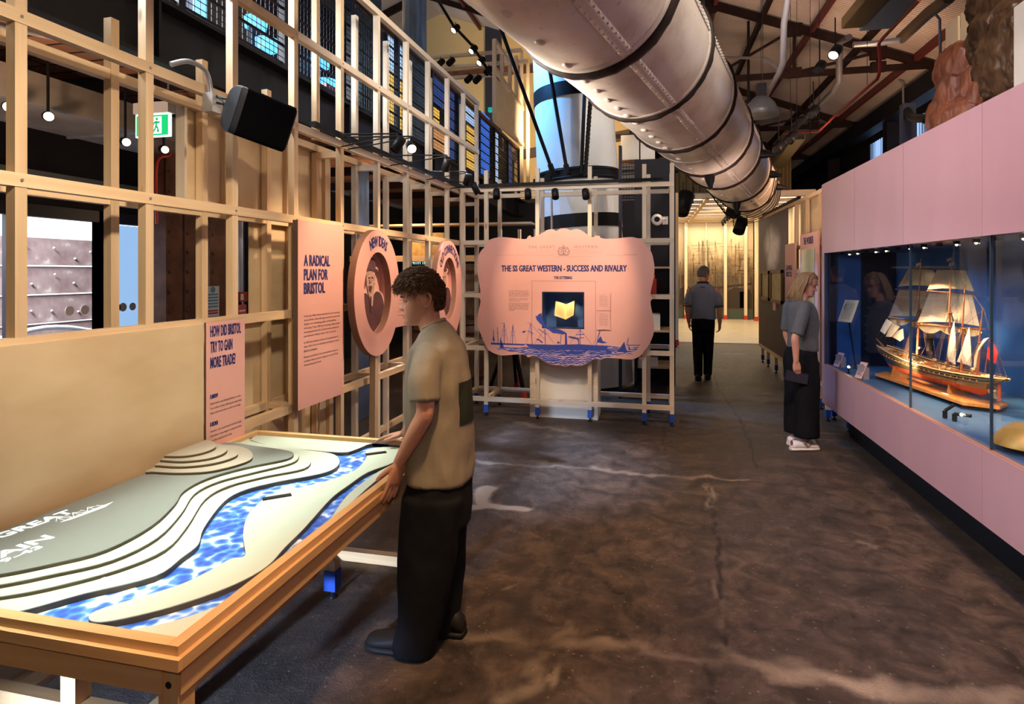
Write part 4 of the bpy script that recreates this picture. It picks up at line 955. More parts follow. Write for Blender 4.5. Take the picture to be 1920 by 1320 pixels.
DISP = [((363, 388, -30, 54), bw, 'tall bright blue-white screen on the gallery at the upper left', -4.2), ((445, 535, 108, 150), bl, 'long low blue screen behind the mesh at the upper left', -4.4), ((340, 362, -20, 70), bl, 'dim blue screen left of the bright blue-white one', -4.3), ((500, 560, -40, 35), db, 'deep blue display panel at the top edge of the mesh', -4.6),
        ((676, 699, 80, 142), bw, 'bright blue-white screen behind the mesh in the middle', -4.0), ((674, 699, 148, 172), og, 'orange lit panel below the middle blue-white screen', -4.0), ((672, 700, 204, 232), bl, 'blue lit panel low behind the mesh in the middle', -4.0),
        ((728, 754, 70, 138), wh, 'pale white lightbox high behind the mesh', -4.0), ((727, 756, 140, 190), yl, 'yellow lightbox below the pale white one', -4.0), ((727, 756, 194, 262), yl, 'tall yellow lightbox lowest behind the mesh', -4.0),
        ((772, 791, 105, 172), wh, 'second pale white lightbox further along the mesh', -4.0), ((772, 791, 176, 204), yl, 'small yellow lightbox right of the tall yellow one', -4.0), ((771, 790, 212, 278), yl, 'yellow lightbox with a plain lower half', -4.0), ((795, 806, 140, 290), db, 'narrow deep blue panel beside the yellow lightbox', -4.0),
        ((806, 834, 145, 196), db, 'deep blue display panel high along the mesh', -4.0), ((806, 824, 198, 232), yl, 'small cream-yellow lightbox in the middle of the mesh', -4.0), ((806, 836, 236, 300), og, 'orange-yellow brick-patterned lightbox low behind the mesh', -4.0), ((843, 866, 170, 330), db, 'tall deep blue panel toward the far end of the mesh', -4.0),
        ((873, 893, 195, 236), wh, 'white lightbox near the end of the timber screen', -4.0), ((875, 893, 240, 332), yl, 'tall yellow lightbox at the end of the timber screen', -4.0), ((902, 918, 215, 330), bl, 'blue panel just past the end of the timber screen', -4.0), ((924, 934, 245, 340), wh, 'thin white lit strip far along the gallery', -4.0), ((950, 960, 260, 345), db, 'deep blue panel farthest along the gallery', -4.0)]
for (u0, u1, v0, v1), m_, lab, X in DISP:
    a, b_ = on_x(u0, v1, X), on_x(u1, v1, X); zt = on_x((u0+u1)/2, v0, X).z; zb = max(3.36, on_x((u0+u1)/2, v1, X).z)
    t = thing('lit_display', lab, 'display panel', (X, (a.y+b_.y)/2, 3.345))
    MB().box((X-.01, a.y, zb), (X, b_.y, zt)).build('lit_face', m_, t); MB().box((X-.08, a.y-.004, zb-.004 if X > -4.05 else 3.346), (X-.01, b_.y+.004, zt+.004)).build('stand', DSTEEL, t)
struct(MB().box((-4.13, 5.5, 3.346), (-4.082, 17.9, 5.1)).build('wall_gallery_display', plain('gallery_partition', (.012, .014, .022), .6)))
for i, (u, v) in enumerate(((480, 45), (535, 18), (500, 85), (537, 82), (535, 130), (600, 118), (612, 160))):
    c = on_x(u, v, (-4.1, -4.75, -4.0, -4.35, -3.9, -4.0, -3.8)[i]); t = thing('gallery_lamp', 'glowing blue-white drum lamp hanging over the gallery', 'lamp', c, 'drum lamps over the gallery')
    MB().lathe([(.11, -.06), (.12, .06), (.02, .07)], 18, Matrix.Translation(c)).build('drum', emis('drum_blue%d' % i, (.10, .50, 1.0), 1.5), t); MB().tube([c+Vector((0, 0, .06)), c+Vector((0, 0, 2.2))], .006, 5).build('cable', BLACKM, t)
for (u, v) in ((521, 137), (602, 178)):
    c = on_x(u, v, -3.5); tag(MB().box((c.x-.12, c.y-.1, 3.35), (c.x+.12, c.y+.1, c.z+.09)).build('red_stool', REDP), 'small red box standing on the gallery floor behind the mesh', 'box', 'red boxes on the gallery')
# big grey timber post rising past the gallery top
a = on_x(796, 60, -3.3); t = tag(MB().lathe([(.2, 0), (.19, 3.85)], 20, Matrix.Translation((-3.7, 9.0, 3.345))).build('timber_mast_post', plain('grey_timber', (.16, .17, .16), .8, 0, .4, 3, .2, stretch=(6, 6, .6))), 'thick grey weathered timber post rising behind the gallery', 'post')
tag(MB().box((-3.75, 7.15, 3.345), (-3.68, 7.75, 6.5)).build('glass_screen', plain('teal_glass', (.05, .09, .10), .15)), 'tall grey-green panel left of the weathered timber post', 'panel')
# far timber gantry beyond the gallery
g = thing('timber_gantry', 'white-lit pine gantry tower standing beyond the gallery, left of the blue funnel', 'timber frame', (-2.2, 12.5, 0))
def gb(u0, v0, u1, v1, Y0, Y1, m_=PINEW, s_=.07): MB().beam(on_y(u0, v0, Y0), on_y(u1, v1, Y1), s_, s_).build('bar', m_, g)
YA, YB = 11.0, 13.6
for u, v0, v1, Y in ((927, 75, 225, YA), (941, 98, 190, 11.7), (956, 105, 175, 12.3), (968, 105, 185, 12.9), (978, 95, 360, YB), (990, 112, 360, YB)): MB().beam(on_y(u, v0, Y), on_y(u, v1, Y), .07, .07, (0, 1, 0)).build('post', PINEW, g)
gb(927, 76, 978, 152, YA, YB); gb(927, 128, 980, 205, YA, YB); gb(927, 225, 980, 272, YA, YB)
for (u0, v0, u1, v1) in ((810, 108, 978, 94), (832, 127, 990, 114), (848, 146, 960, 138)): gb(u0, v0, u1, v1, 13.0, 13.0)
a, b_, c_, d_ = on_y(930, 145, YA), on_y(976, 203, YB), on_y(976, 270, YB), on_y(930, 224, YA)
MB().prism([a, b_, c_, d_], (-.03, 0, 0)).build('infill_panel', PLYPALE, g)
for i, (u, v) in enumerate(((854, 54), (887, 93), (902, 115), (916, 133), (826, 118), (845, 116), (879, 148), (895, 149))):
    c = on_y(u, v, 12.2 if i < 4 else 12.8); spot_head('gantry_spotlight', c, c+Vector((-.4, -.6, -.7)), 'black spotlight on the track over the gallery, seen against the cream end wall', 'spotlights over the gallery', .07, .18, i in (0, 1, 2), c+Vector((0, 0, .14)))
tag(MB().tube([on_y(818, -5, 11.0), on_y(850, 48, 12.2), on_y(885, 85, 12.2), on_y(922, 142, 12.4)], .03, 6).build('gantry_track', BLACKM), 'black lighting bar slanting across the cream end wall', 'light track')
tag(MB().box(on_y(915, 209, 13.3), on_y(927, 203, 13.4)).build('exit_box', emis('far_exit', (.0, .35, .25), .8)), 'tiny green exit box far along the gallery', 'exit sign')
# ================================================================== SIGN FRAME (timber stand across the aisle)
FY, RY = 6.82, 7.42
st = thing('timber_sign_stand', 'pine stand on blue feet carrying the big scalloped pink board', 'timber frame', (-.95, 7.1, 0))
fx_ = [on_y(u, 700, FY).x for u in (912, 1008, 1106, 1208, 1260)]
def foot(x, y, par, mat=FOOTB, s=.05, zt=.135):
    MB().box((x-s/2, y-s/2, .045), (x+s/2, y+s/2, zt)).build('foot', mat, par); MB().lathe([(.024, 0), (.026, .012), (.01, .016), (.008, .045)], 12, Matrix.Translation((x, y, 0))).build('levelling_pad', BLACKM, par)
XL = -2.19
for x in fx_: MB().beam((x, FY, .13), (x, FY, 2.90), .045, .045, (0, 1, 0)).build('post', PINEW, st); foot(x, FY, st)
MB().beam((XL, FY, .13), (XL, FY, 2.69), .045, .045, (0, 1, 0)).build('post', PINEW, st); foot(XL, FY, st)
rx = [on_y(u, 700, RY).x for u in (894, 937, 1017, 1117, 1216, 1259)]
for i, x in enumerate(rx): MB().beam((x, RY, .13), (x, RY, 2.88), .045, .045, (0, 1, 0)).build('post', PINEW, st); foot(x, RY, st)
for z in (2.672, 2.05, 1.425, .80, .20):
    for xa, xb in (((XL-.02, fx_[1]+.02), (fx_[2]-.02, fx_[-1]+.022)) if z == 1.425 else ((XL-.02, fx_[-1]+.022),)): MB().beam((xa, FY-.004, z), (xb, FY-.004, z), .045, .05).build('rail', PINEW, st)
    if z != 1.425 : MB().beam((XL-.02, RY+.004, z), (rx[-1]+.022, RY+.004, z), .045, .05).build('rail', PINEW, st)
    for xa in (XL, fx_[0], fx_[-1]): MB().beam((xa+.001, FY+.02, z), (xa+.001, RY-.02, z), .044, .044).build('cross_stick', PINE, st)
# floor-standing pale plinth
a, b_ = on_y(994, 760, 6.90), on_y(1121, 760, 6.90)
t = thing('pale_plinth', 'pale boxed plinth standing under the scalloped pink board', 'plinth', ((a.x+b_.x)/2, 7.1, 0))
MB().box((a.x, 6.90, .0), (b_.x, 7.30, .90)).build('carcass', PLYPALE, t)
MB().box((b_.x-.07, 6.888, .0), (b_.x, 6.90, .90)).build('side_stile', PINEW, t); MB().box((a.x, 6.888, .0), (a.x+.10, 6.90, .90)).build('side_stile', PINEW, t)
# ---- scalloped board
BY = 6.745
def Q(x, y, lift=0.0): return on_y(880+x/4.4, 420+y/4.4, BY)-Vector((0, lift, 0))
OUT = [(775,35),(800,38),(825,52),(843,55),(870,42),(905,45),(940,62),(970,85),(1000,103),(1030,110),(1042,98),(1060,95),(1078,103),(1080,112),(1130,125),(1200,122),(1270,112),(1340,108),(1390,118),(1430,140),(1455,165),(1462,190),(1480,200),(1505,240),(1520,300),(1528,370),(1520,450),(1505,520),(1495,575),(1500,595),(1517,605),(1505,625),(1495,640),(1500,690),(1515,760),(1525,850),(1515,920),(1490,980),(1470,1015),(1455,1040),(1440,1045),(1430,1070),(1390,1100),(1330,1118),(1250,1112),(1170,1105),(1120,1105),(1080,1120),(1065,1115),(1045,1108),(1020,1118),(980,1145),(930,1168),(880,1172),(850,1165),(835,1160),(815,1172),(790,1178),(765,1170),(745,1160),(720,1165),(680,1160),(630,1140),(590,1115),(560,1095),(530,1085),(500,1095),(480,1100),(470,1085),(420,1075),(340,1080),(270,1085),(210,1070),(160,1040),(135,1000),(115,960),(95,910),(75,860),(65,800),(72,740),(85,680),(92,640),(85,615),(72,600),(88,580),(90,540),(75,450),(68,380),(68,300),(80,250),(105,210),(130,190),(135,165),(160,135),(200,118),(260,108),(330,112),(400,120),(460,125),(478,115),(482,103),(500,100),(520,108),(560,95),(610,70),(650,48),(690,42),(708,55),(725,58),(745,42)]
OUT = spline(OUT, 3, True)
HOLE = [(600, 561), (948, 561), (948, 860), (600, 860)]
from mathutils.geometry import tessellate_polygon
def board_mesh(y0, y1):
    o = [Q(x, y) for x, y in OUT]; h = [Q(x, y) for x, y in HOLE]
    for p in o+h: p.y = y0
    T = [tuple(q) for q in tessellate_polygon([o, h])]; P_ = o+h; mb = MB()
    T = [q if (P_[q[1]]-P_[q[0]]).cross(P_[q[2]]-P_[q[0]]).y < 0 else q[::-1] for q in T]
    P2 = [Vector((p.x, y1, p.z)) for p in P_]; mb.add(P_, T); mb.add(P2, [q[::-1] for q in T])
    for L_ in (o, h):
        n = len(L_); mb.add(L_+[Vector((p.x, y1, p.z)) for p in L_], [(i, (i+1) % n, n+(i+1) % n, n+i) for i in range(n)])
    return mb
sg = thing('scalloped_sign_board', 'large scalloped pink board headed THE SS GREAT WESTERN - SUCCESS AND RIVALRY', 'sign', (-.9, BY, .9))
board_mesh(BY+.003, BY+.032).build('board_core', EDGE, sg, fixn=True)
board_mesh(BY, BY+.003).build('printed_face', PINK, sg, fixn=True)
xr, up_ = Vector((1, 0, 0)), UP
def tbox(mb, body, x0, y0, x1, y1, **k):
    a, b_ = Q(x0, y1), Q(x1, y0); text(mb, body, a, xr, up_, box=(b_.x-a.x, b_.z-a.z), **k)
mb = MB(); tbox(mb, 'THE SS GREAT WESTERN - SUCCESS AND RIVALRY', 265, 338, 1300, 393, weight=.024, spacing=1.0, bold=.032); mb.build('heading', NAVY, sg); mb = MB()
tbox(mb, 'THE LETTERBAG', 698, 431, 848, 455, weight=.022, spacing=1.0, bold=.035); mb.build('subheading', NAVY, sg)
m_faint = plain('faint_brown_ink', (.36, .18, .15), .6)
mb = MB(); tbox(mb, 'THE GREAT', 487, 178, 705, 202, spacing=1.3); tbox(mb, 'WESTERN.', 862, 176, 1072, 200, spacing=1.3)
tbox(mb, 'The first class mail steamer   A 1 sailing', 555, 212, 720, 222); tbox(mb, 'leaves Bristol on the appointed day', 845, 212, 985, 222)
tbox(mb, 'for the conveyance of letters and passengers', 462, 232, 700, 240); tbox(mb, 'to be delivered without delay on arrival', 860, 232, 1092, 240)
tbox(mb, 'Letter bag of the ship', 1270, 245, 1380, 262); tbox(mb, 'Received on board in good order', 860, 265, 1015, 272)
def L2(p): return [(Q(x, y).x-Q(0, 1320).x, Q(x, y).z-Q(0, 1320).z) for x, y in p]
O0 = Q(0, 1320)
poly_lines(mb, [L2([(215, 255), (700, 258)]), L2([(700, 270), (860, 270)]), L2([(1130, 256), (1270, 262)])], O0, xr, up_, .002)
mb.build('faint_letterhead', m_faint, sg)
m_line = plain('fine_maroon_line', (.30, .12, .11), .6)
mb = MB(); poly_lines(mb, [L2([(517, 960), (517, 470), (1040, 472), (1042, 1000)])], O0, xr, up_, .0035); mb.build('panel_line', m_line, sg)
# crest: shield, crown and two supporters drawn as ink strokes
mb = MB()
cr = [[(760, 205), (760, 232), (778, 250), (796, 232), (796, 205), (760, 205)], [(762, 222), (795, 222)], [(778, 206), (778, 248)], [(765, 198), (791, 198), (793, 190), (786, 194), (778, 180), (770, 194), (763, 190), (765, 198)], [(778, 180), (778, 170)],
      [(755, 210), (742, 200), (735, 215), (742, 235), (756, 240)], [(742, 200), (748, 190), (755, 195)], [(735, 215), (730, 240), (742, 252)], [(801, 210), (814, 200), (822, 215), (814, 235), (800, 240)], [(814, 200), (808, 190), (801, 195)], [(822, 215), (827, 240), (814, 252)], [(738, 254), (758, 260), (778, 256), (798, 260), (820, 254)], [(738, 248), (758, 254), (778, 250), (798, 254), (820, 248)]]
poly_lines(mb, [L2(s_) for s_ in cr], O0, xr, up_, .004); mb.build('crest', INKD, sg)
mb = MB()
lines = ['On board the Great Western steam ship', 'passengers wrote many letters home and', 'some were later made into a small book', 'about the voyage. This one tells stories', 'of sailing across the Atlantic Ocean.', '', 'The ship made the crossing faster and', 'showed that a steam ship could carry', 'enough coal to cross.', '', 'Rival companies soon built new ships of', 'their own to beat her. In time she was', 'sold and used on other routes, and the', 'company turned to a bigger iron ship', 'which would be built in the same dock', 'in Bristol.']
y = 548
for ln in lines:
    if ln: tbox(mb, ln, 326, y, 326+172*min(1, len(ln)/40), y+7.5)
    y += 11.0 if ln else 8
    if not ln or ln == 'in Bristol.': mb.build('body_text', INKD, sg); mb = MB()
# engraved sea and ships in blue ink
m_sea, nt, b = new_mat('engraved_sea'); tc = nn(nt, 'ShaderNodeTexCoord'); mp = nn(nt, 'ShaderNodeMapping'); mp.inputs['Scale'].default_value = (5, 1, 22); nt.links.new(tc.outputs['Object'], mp.inputs[0])
n = nn(nt, 'ShaderNodeTexNoise', Scale=1.3, Detail=9, Roughness=.62, Distortion=1.4); nt.links.new(mp.outputs[0], n.inputs['Vector'])
wv = nn(nt, 'ShaderNodeTexWave', Scale=14, Distortion=9, Detail=3); wv.bands_direction = 'Z'; nt.links.new(tc.outputs['Object'], wv.inputs['Vector'])
f = mathn(nt, 'ADD', mathn(nt, 'MULTIPLY', n.outputs[0], .75), mathn(nt, 'MULTIPLY', wv.outputs[0], .25))
nt.links.new(ramp(nt, f, [(.40, (.028, .055, .30)), (.52, (.10, .12, .42)), (.60, (.62, .42, .48)), (.75, (.75, .55, .58))]), b.inputs['Base Color']); b.inputs['Roughness'].default_value = .55
SEA = [(215,1022),(300,1016),(420,1020),(520,1005),(700,1003),(900,1005),(1100,1000),(1200,1010),(1290,1030),(1400,1012),(1380,1040),(1330,1060),(1350,1078),(1250,1082),(1120,1098),(1075,1113),(1020,1114),(980,1141),(930,1164),(880,1168),(835,1156),(790,1174),(745,1156),(680,1156),(630,1136),(590,1111),(530,1082),(480,1085),(400,1058),(320,1052),(300,1040),(240,1035)]
mb = MB(); flat(mb, L2(SEA), O0, xr, up_, .0012); mb.build('sea_print', m_sea, sg)
mb = MB()
def ink(*ps):
    for p in ps: flat(mb, L2(p), O0, xr, up_, .0022)
ink([(460,988),(540,992),(700,996),(900,992),(1100,1002),(1148,1008),(1130,1036),(900,1042),(560,1036),(490,1014)], [(175,978),(300,984),(460,990),(455,1002),(180,994)], [(789,1000),(808,1000),(804,900),(790,900)], [(900,1000),(908,1000),(905,962),(897,962)],
    [(797,905),(770,912),(725,902),(690,900),(655,872),(625,860),(575,812),(556,790),(545,755),(560,760),(570,745),(596,735),(600,770),(640,850),(700,862),(740,868),(780,885),(804,902)], [(902,966),(885,950),(850,945),(820,935),(815,925),(850,928),(890,938),(910,955)], [(600,985),(580,965),(560,955),(545,945),(575,950),(608,975)],
    [(252,1028),(254,955),(262,955),(290,1028)], [(1228,1046),(1278,970),(1298,1046)], [(1225,1040),(1310,1048),(1300,1058),(1235,1056)], [(1318,1040),(1308,990),(1332,1036)], [(190,960),(200,910),(212,965)], [(436,888),(452,880),(468,882),(460,895),(440,898)], [(1050,975),(1075,935),(1085,925),(1100,965),(1140,980),(1100,985)], [(1122,1060),(1135,1030),(1180,1055),(1160,1075)], [(720,985),(735,965),(752,985)], [(780,1050),(960,1055),(900,1078),(800,1075)])
poly_lines(mb, [L2(p) for p in ([(520, 995), (505, 815)], [(480, 880), (530, 905)], [(628, 995), (622, 868)], [(570, 865), (640, 912)], [(915, 1000), (915, 868)], [(880, 915), (950, 910)], [(890, 940), (945, 938)], [(1048, 1000), (1078, 880)], [(205, 985), (200, 880)], [(237, 985), (233, 850)], [(288, 985), (288, 815)], [(357, 985), (360, 830)], [(754, 990), (757, 915)], [(260, 1000), (258, 940)], [(1300, 1000), (1312, 940)], [(1300, 1000), (1410, 1000)])], O0, xr, up_, .007, .0024)
poly_lines(mb, [L2(p) for p in ([(505, 820), (470, 990)], [(505, 820), (628, 960)], [(622, 870), (540, 985)], [(622, 870), (700, 990)], [(915, 870), (830, 985)], [(915, 870), (1010, 990)], [(1078, 885), (1020, 995)], [(288, 820), (255, 985)], [(288, 820), (320, 985)], [(360, 835), (335, 985)], [(360, 835), (385, 985)], [(255, 820), (288, 815)], [(478, 820), (505, 815)], [(340, 890), (378, 888)], [(342, 920), (376, 918)], [(272, 880), (304, 880)], [(272, 915), (302, 915)], [(222, 900), (248, 900)], [(190, 865), (205, 880)])], O0, xr, up_, .003, .0024)
for k in range(46):   # shading strokes of the engraving
    x = random.uniform(480, 1100); y = random.uniform(1040, 1075); poly_lines(mb, [L2([(x, y), (x+random.uniform(25, 70), y+random.uniform(-5, 5))])], O0, xr, up_, .003, .0024)
mb.build('ship_engraving', INKB, sg)
# recessed window with lit open book
ha, hb = Q(600, 860), Q(948, 561); m_rec = plain('recess_blue', (.09, .18, .38), .6)
mb = MB(); d_ = .26; y0 = BY+.032
mb.box((ha.x-.012, y0, ha.z-.012), (ha.x, y0+d_, hb.z+.012)).box((hb.x, y0, ha.z-.012), (hb.x+.012, y0+d_, hb.z+.012)).box((ha.x, y0, ha.z-.012), (hb.x, y0+d_, ha.z)).box((ha.x, y0, hb.z), (hb.x, y0+d_, hb.z+.012)).box((ha.x-.012, y0+d_, ha.z-.012), (hb.x+.012, y0+d_+.012, hb.z+.012))
mb.build('display_recess', m_rec, sg)
mb = MB(); fw = .012
mb.box((ha.x, BY-.002, ha.z), (ha.x+fw, BY+.02, hb.z)).box((hb.x-fw, BY-.002, ha.z), (hb.x, BY+.02, hb.z)).box((ha.x, BY-.002, ha.z), (hb.x, BY+.02, ha.z+fw)).box((ha.x, BY-.002, hb.z-fw), (hb.x, BY+.02, hb.z)); mb.build('window_trim', plain('trim_navy', (.02, .03, .07), .4), sg)
MB().box((ha.x+fw, BY+.006, ha.z+fw), (hb.x-fw, BY+.010, hb.z-fw)).build('window_pane', glass('recess_glass', (.95, .97, 1), .12), sg)
for x0, y0_, y1_ in ((1055, 567, 712), (1055, 718, 870)):
    a, b_ = Q(x0, y1_), Q(1165, y0_); MB().box((a.x, BY-.014, a.z), (b_.x, BY-.001, b_.z)).build('caption_plaque', PINK, sg)
    mb = MB(); o = Vector((a.x, BY-.014, a.z)); hh = b_.z-a.z; ww = b_.x-a.x
    for k in range(9): text(mb, ('The open book is a copy', 'of letters from the ship', 'printed for her company')[k % 3], o+xr*ww*.17+UP*(hh*(.82-.075*k)), xr, UP, box=(ww*(.6 if k else .45), hh*.045))
    mb.build('caption_text', INKD, sg)
# the open book
book = thing('open_book', 'small open book with yellowed pages glowing inside the window of the pink board', 'book', Q(790, 790)+Vector((0, .15, 0)))
BYk = BY+.13
def qb(x, y, dy): p = on_y(880+x/4.4, 420+y/4.4, BYk); p.y += dy; return p
m_page = plain('old_page', (.80, .62, .24), .7, 0, .08, 12)
for nm, pts in (('left_page', [(716, 634, -.03), (795, 665, .03), (795, 788, .0), (708, 752, -.06)]), ('right_page', [(795, 665, .03), (870, 632, -.03), (866, 750, -.06), (795, 788, .0)])):
    p = [qb(*q) for q in pts]; MB().prism(p, (0, .018, 0)).build('page_block', m_page, book)
    mb = MB()
    for k in range(12):
        f = .12+.065*k; a = p[0].lerp(p[3], f).lerp(p[1].lerp(p[2], f), .14); b_ = p[0].lerp(p[3], f).lerp(p[1].lerp(p[2], f), .86); mb.beam(a-Vector((0, .001, 0)), b_-Vector((0, .001, 0)), .002, .003)
    mb.build('page_print', plain('faded_ink_'+nm, (.58, .42, .16), .7), book)
for pts in ([(708, 632, -.03+.02), (795, 668, .052), (795, 795, .022), (704, 757, -.04)], [(795, 668, .052), (876, 630, -.01), (872, 755, -.04), (795, 795, .022)]):
    MB().prism([qb(*q) for q in pts], (0, .004, 0)).build('cover', plain('book_cover%d' % pts[0][0], (.14, .05, .02), .6), book)
lamp('book_lamp', 'SPOT', Q(790, 568)+Vector((0, .06, 0)), Q(790, 720)+Vector((0, .14, 0)), 4.0, (1, .8, .45), .02, 90)
# track on the stand
t = thing('light_track', 'black light track along the top of the pine sign stand', 'light track', (-.9, FY-.05, 2.71))
MB().beam((fx_[0]-.08, FY-.05, 2.715), (fx_[-1]-.1, FY-.05, 2.72), .035, .035).build('track', BLACKM, t)
for u, lab in ((931, 'black spotlight at the left end of the track over the pink board'), (990, 'black spotlight second from the left over the pink board'), (1041, 'black spotlight over the crown of the pink board'), (1098, 'black spotlight right of the crown of the pink board')):
    c = on_y(u, 364, FY-.1); spot_head('track_spotlight', c, c+Vector((.1, -.35, -.6)), lab, 'spotlights on the sign stand track', .04, .11, False, c+Vector((0, .04, .07)))

# ================================================================== FUNNEL
fa, fb = on_y(1104, 735, 9.0), on_y(1081, 300, 9.0); fa.z = 0
ax = (Vector((on_y(1081, 300, 9.0).x, 9.0, on_y(1081, 300, 9).z))-Vector((fa.x, 9.0, 0))).normalized()
fq = ax.to_track_quat('Z', 'Y').to_matrix().to_4x4(); FM = Matrix.Translation((fa.x, 9.0, 0)) @ fq
fun = thing('ship_funnel', 'tall white mast with black bands behind the pink board, lit blue on its left', 'mast', (fa.x, 9.0, 0))
def FR(z): return .665-.018*z
m_fun = plain('funnel_white', (.60, .60, .57), .45, 0, .05, 2, .05)
segs = [(.06, 2.34), (2.34, 2.53), (2.53, 3.02), (3.02, 3.19), (3.19, 4.22), (4.22, 4.42), (4.42, 7.2)]
for i, (z0, z1) in enumerate(segs):
    k = .012 if i % 2 else 0
    MB().lathe([(FR(z0)+k, z0), (FR(z1)+k, z1)], 18 if i < 3 else 56, FM, smooth=i >= 3, cap=(i in (0, 6))).build('band' if i % 2 else 'shell', BLACKM if i % 2 else m_fun, fun)
for z in (3.05, 3.16): MB().lathe([(FR(z)+.012, z-.012), (FR(z)+.03, z), (FR(z)+.012, z+.012)], 56, FM, cap=False).build('hoop', BLACKM, fun)
for a in (200, 225, 250, 275, 300, 325): p = FM @ Vector(((FR(3.1)+.02)*math.cos(R(a)), (FR(3.1)+.02)*math.sin(R(a)), 3.1)); MB().box(p-Vector((.04, .04, .05)), p+Vector((.04, .04, .05))).build('lug', BLACKM, fun)
for (u0, v0, Y0, u1, v1, Y1) in ((1040, 332, 8.35, 905, -40, 7.6), (1064, 326, 8.3, 1020, 70, 8.15), (1090, 326, 8.3, 1098, 120, 8.25)):
    a, b_ = on_y(u0, v0, Y0), on_y(u1, v1, Y1); MB().tube([a, b_], .026, 8).build('stay', BLACKM, fun); MB().tube([a, a.lerp(b_, .07)], .04, 8).build('turnbuckle', BLACKM, fun)
a, b_ = on_y(1097, 330, 8.28), on_y(1112, 120, 8.2); mb = MB()
for ph in (0, 2.09, 4.19): mb.tube([a.lerp(b_, k/70)+Vector((.018*math.cos(k*.8+ph), .018*math.sin(k*.8+ph), 0)) for k in range(71)], .015, 6)
mb.build('twisted_rope', plain('tarred_rope', (.02, .016, .014), .8), fun)
tag(MB().tube(spline([tuple(on_y(1031, 365, 7.9)), tuple(on_y(1034, 372, 7.9)), tuple(on_y(1035, 470, 7.9))], 4), .015, 8).build('hook_pipe', GALV), 'thin silver hooked pipe standing in front of the banded mast', 'pipe')

# ================================================================== GREAT PIPE
PA = Vector((math.sin(.264), math.cos(.264), -.029)).normalized(); PO = Vector((-1.443, 0, 3.678))
PS = PA.cross(UP).normalized(); PU = PS.cross(PA)
def PR(t): return .55-.005*(t-4.4)
def pp(t, ang, r=None): r = PR(t) if r is None else r; return PO+PA*t+PS*(r*math.cos(R(ang)))+PU*(r*math.sin(R(ang)))
m_pipe, nt, b = new_mat('pipe_white_paint'); tc = nn(nt, 'ShaderNodeTexCoord'); n = nn(nt, 'ShaderNodeTexNoise', Scale=2.2, Detail=7, Roughness=.6); nt.links.new(tc.outputs['Object'], n.inputs['Vector'])
n2 = nn(nt, 'ShaderNodeTexNoise', Scale=18, Detail=6); nt.links.new(tc.outputs['Object'], n2.inputs['Vector'])
c_ = ramp(nt, n.outputs[0], [(.32, (.50, .40, .32)), (.5, (.66, .57, .49)), (.7, (.72, .64, .58))])
c_ = mixc(nt, mathn(nt, 'MULTIPLY', ramp(nt, n2.outputs[0], [(.62, 0.0), (.72, 1.0)]), .30), c_, (.20, .12, .07))
nt.links.new(c_, b.inputs['Base Color']); b.inputs['Roughness'].default_value = .33
bp = nn(nt, 'ShaderNodeBump', Strength=.35, Distance=.012); nt.links.new(n.outputs[0], bp.inputs['Height']); nt.links.new(bp.outputs[0], b.inputs['Normal'])
m_strap = plain('strap_dark', (.028, .018, .015), .55, 0, .4, 8, .3)
pipe = thing('riveted_iron_mast', 'huge white riveted iron mast lying overhead with dark bands', 'iron mast', PO+PA*6)
bands = [2.1, 4.12, 5.3, 6.6, 8.1, 9.2, 10.7, 12.0]
edges = [0.6]+bands+[13.3]
for t0, t1 in zip(edges, edges[1:]):
    ts = np.linspace(t0, t1, 6); MB().rings([[pp(t, 360*k/72, PR(t)+.006*((k*7) % 5 == 0)*0) for k in range(72)] for t in ts], cap=(t1 == 13.3)).build('plate_section', m_pipe, pipe)
for i, t in enumerate(bands):
    w_ = .055 if i < 2 else (.03 if i < 4 else .042); mb = MB()
    mb.rings([[pp(t+dt, 360*k/72, PR(t)+r_+.003*math.sin(k*2.1+i)+.002*math.sin(k*5.3)) for k in range(72)] for dt, r_ in ((-w_, -.005), (-w_*.9, .022), (0, .034), (w_*.9, .022), (w_, -.005))], cap=False); mb.build('band', m_strap, pipe)
    mb = MB(); mb.rings([[pp(t+dt, 360*k/72, PR(t)+r_) for k in range(72)] for dt, r_ in ((-w_-.06, .001), (-w_-.05, .010), (-w_-.005, .010), (-w_, .002))], cap=False); mb.build('flange_ring', m_pipe, pipe)
for t in (7.3, 11.3): MB().rings([[pp(t+dt, 360*k/72, PR(t)+r_) for k in range(72)] for dt, r_ in ((-.05, 0), (-.045, .008), (.045, .008), (.05, 0))], cap=False).build('seam_ring', m_pipe, pipe)
for ang in (-62, 10):
    for t0, t1 in zip(edges, edges[1:]):
        mb = MB(); mb.rings([[pp(t, ang+da, PR(t)+r_) for da, r_ in ((-4.5, 0), (-4.3, .007), (4.3, .007), (4.5, 0))] for t in np.linspace(t0+.05, t1-.05, 5)], cap=False, closed=False); mb.build('lap_strip', m_pipe, pipe)
rv = MB()
for t0, t1 in zip(edges[:7], edges[1:8]):
    nr = int((t1-t0)/.075)
    for k in range(nr):
        t = t0+.09+(t1-t0-.18)*k/max(1, nr-1)
        for ang in (-62-3, -62+3, 10-3, 10+3): rv.ball(pp(t, ang, PR(t)+.006), .011, 6, 4)
stuff(rv.build('rivets', m_pipe, pipe))
big = MB()
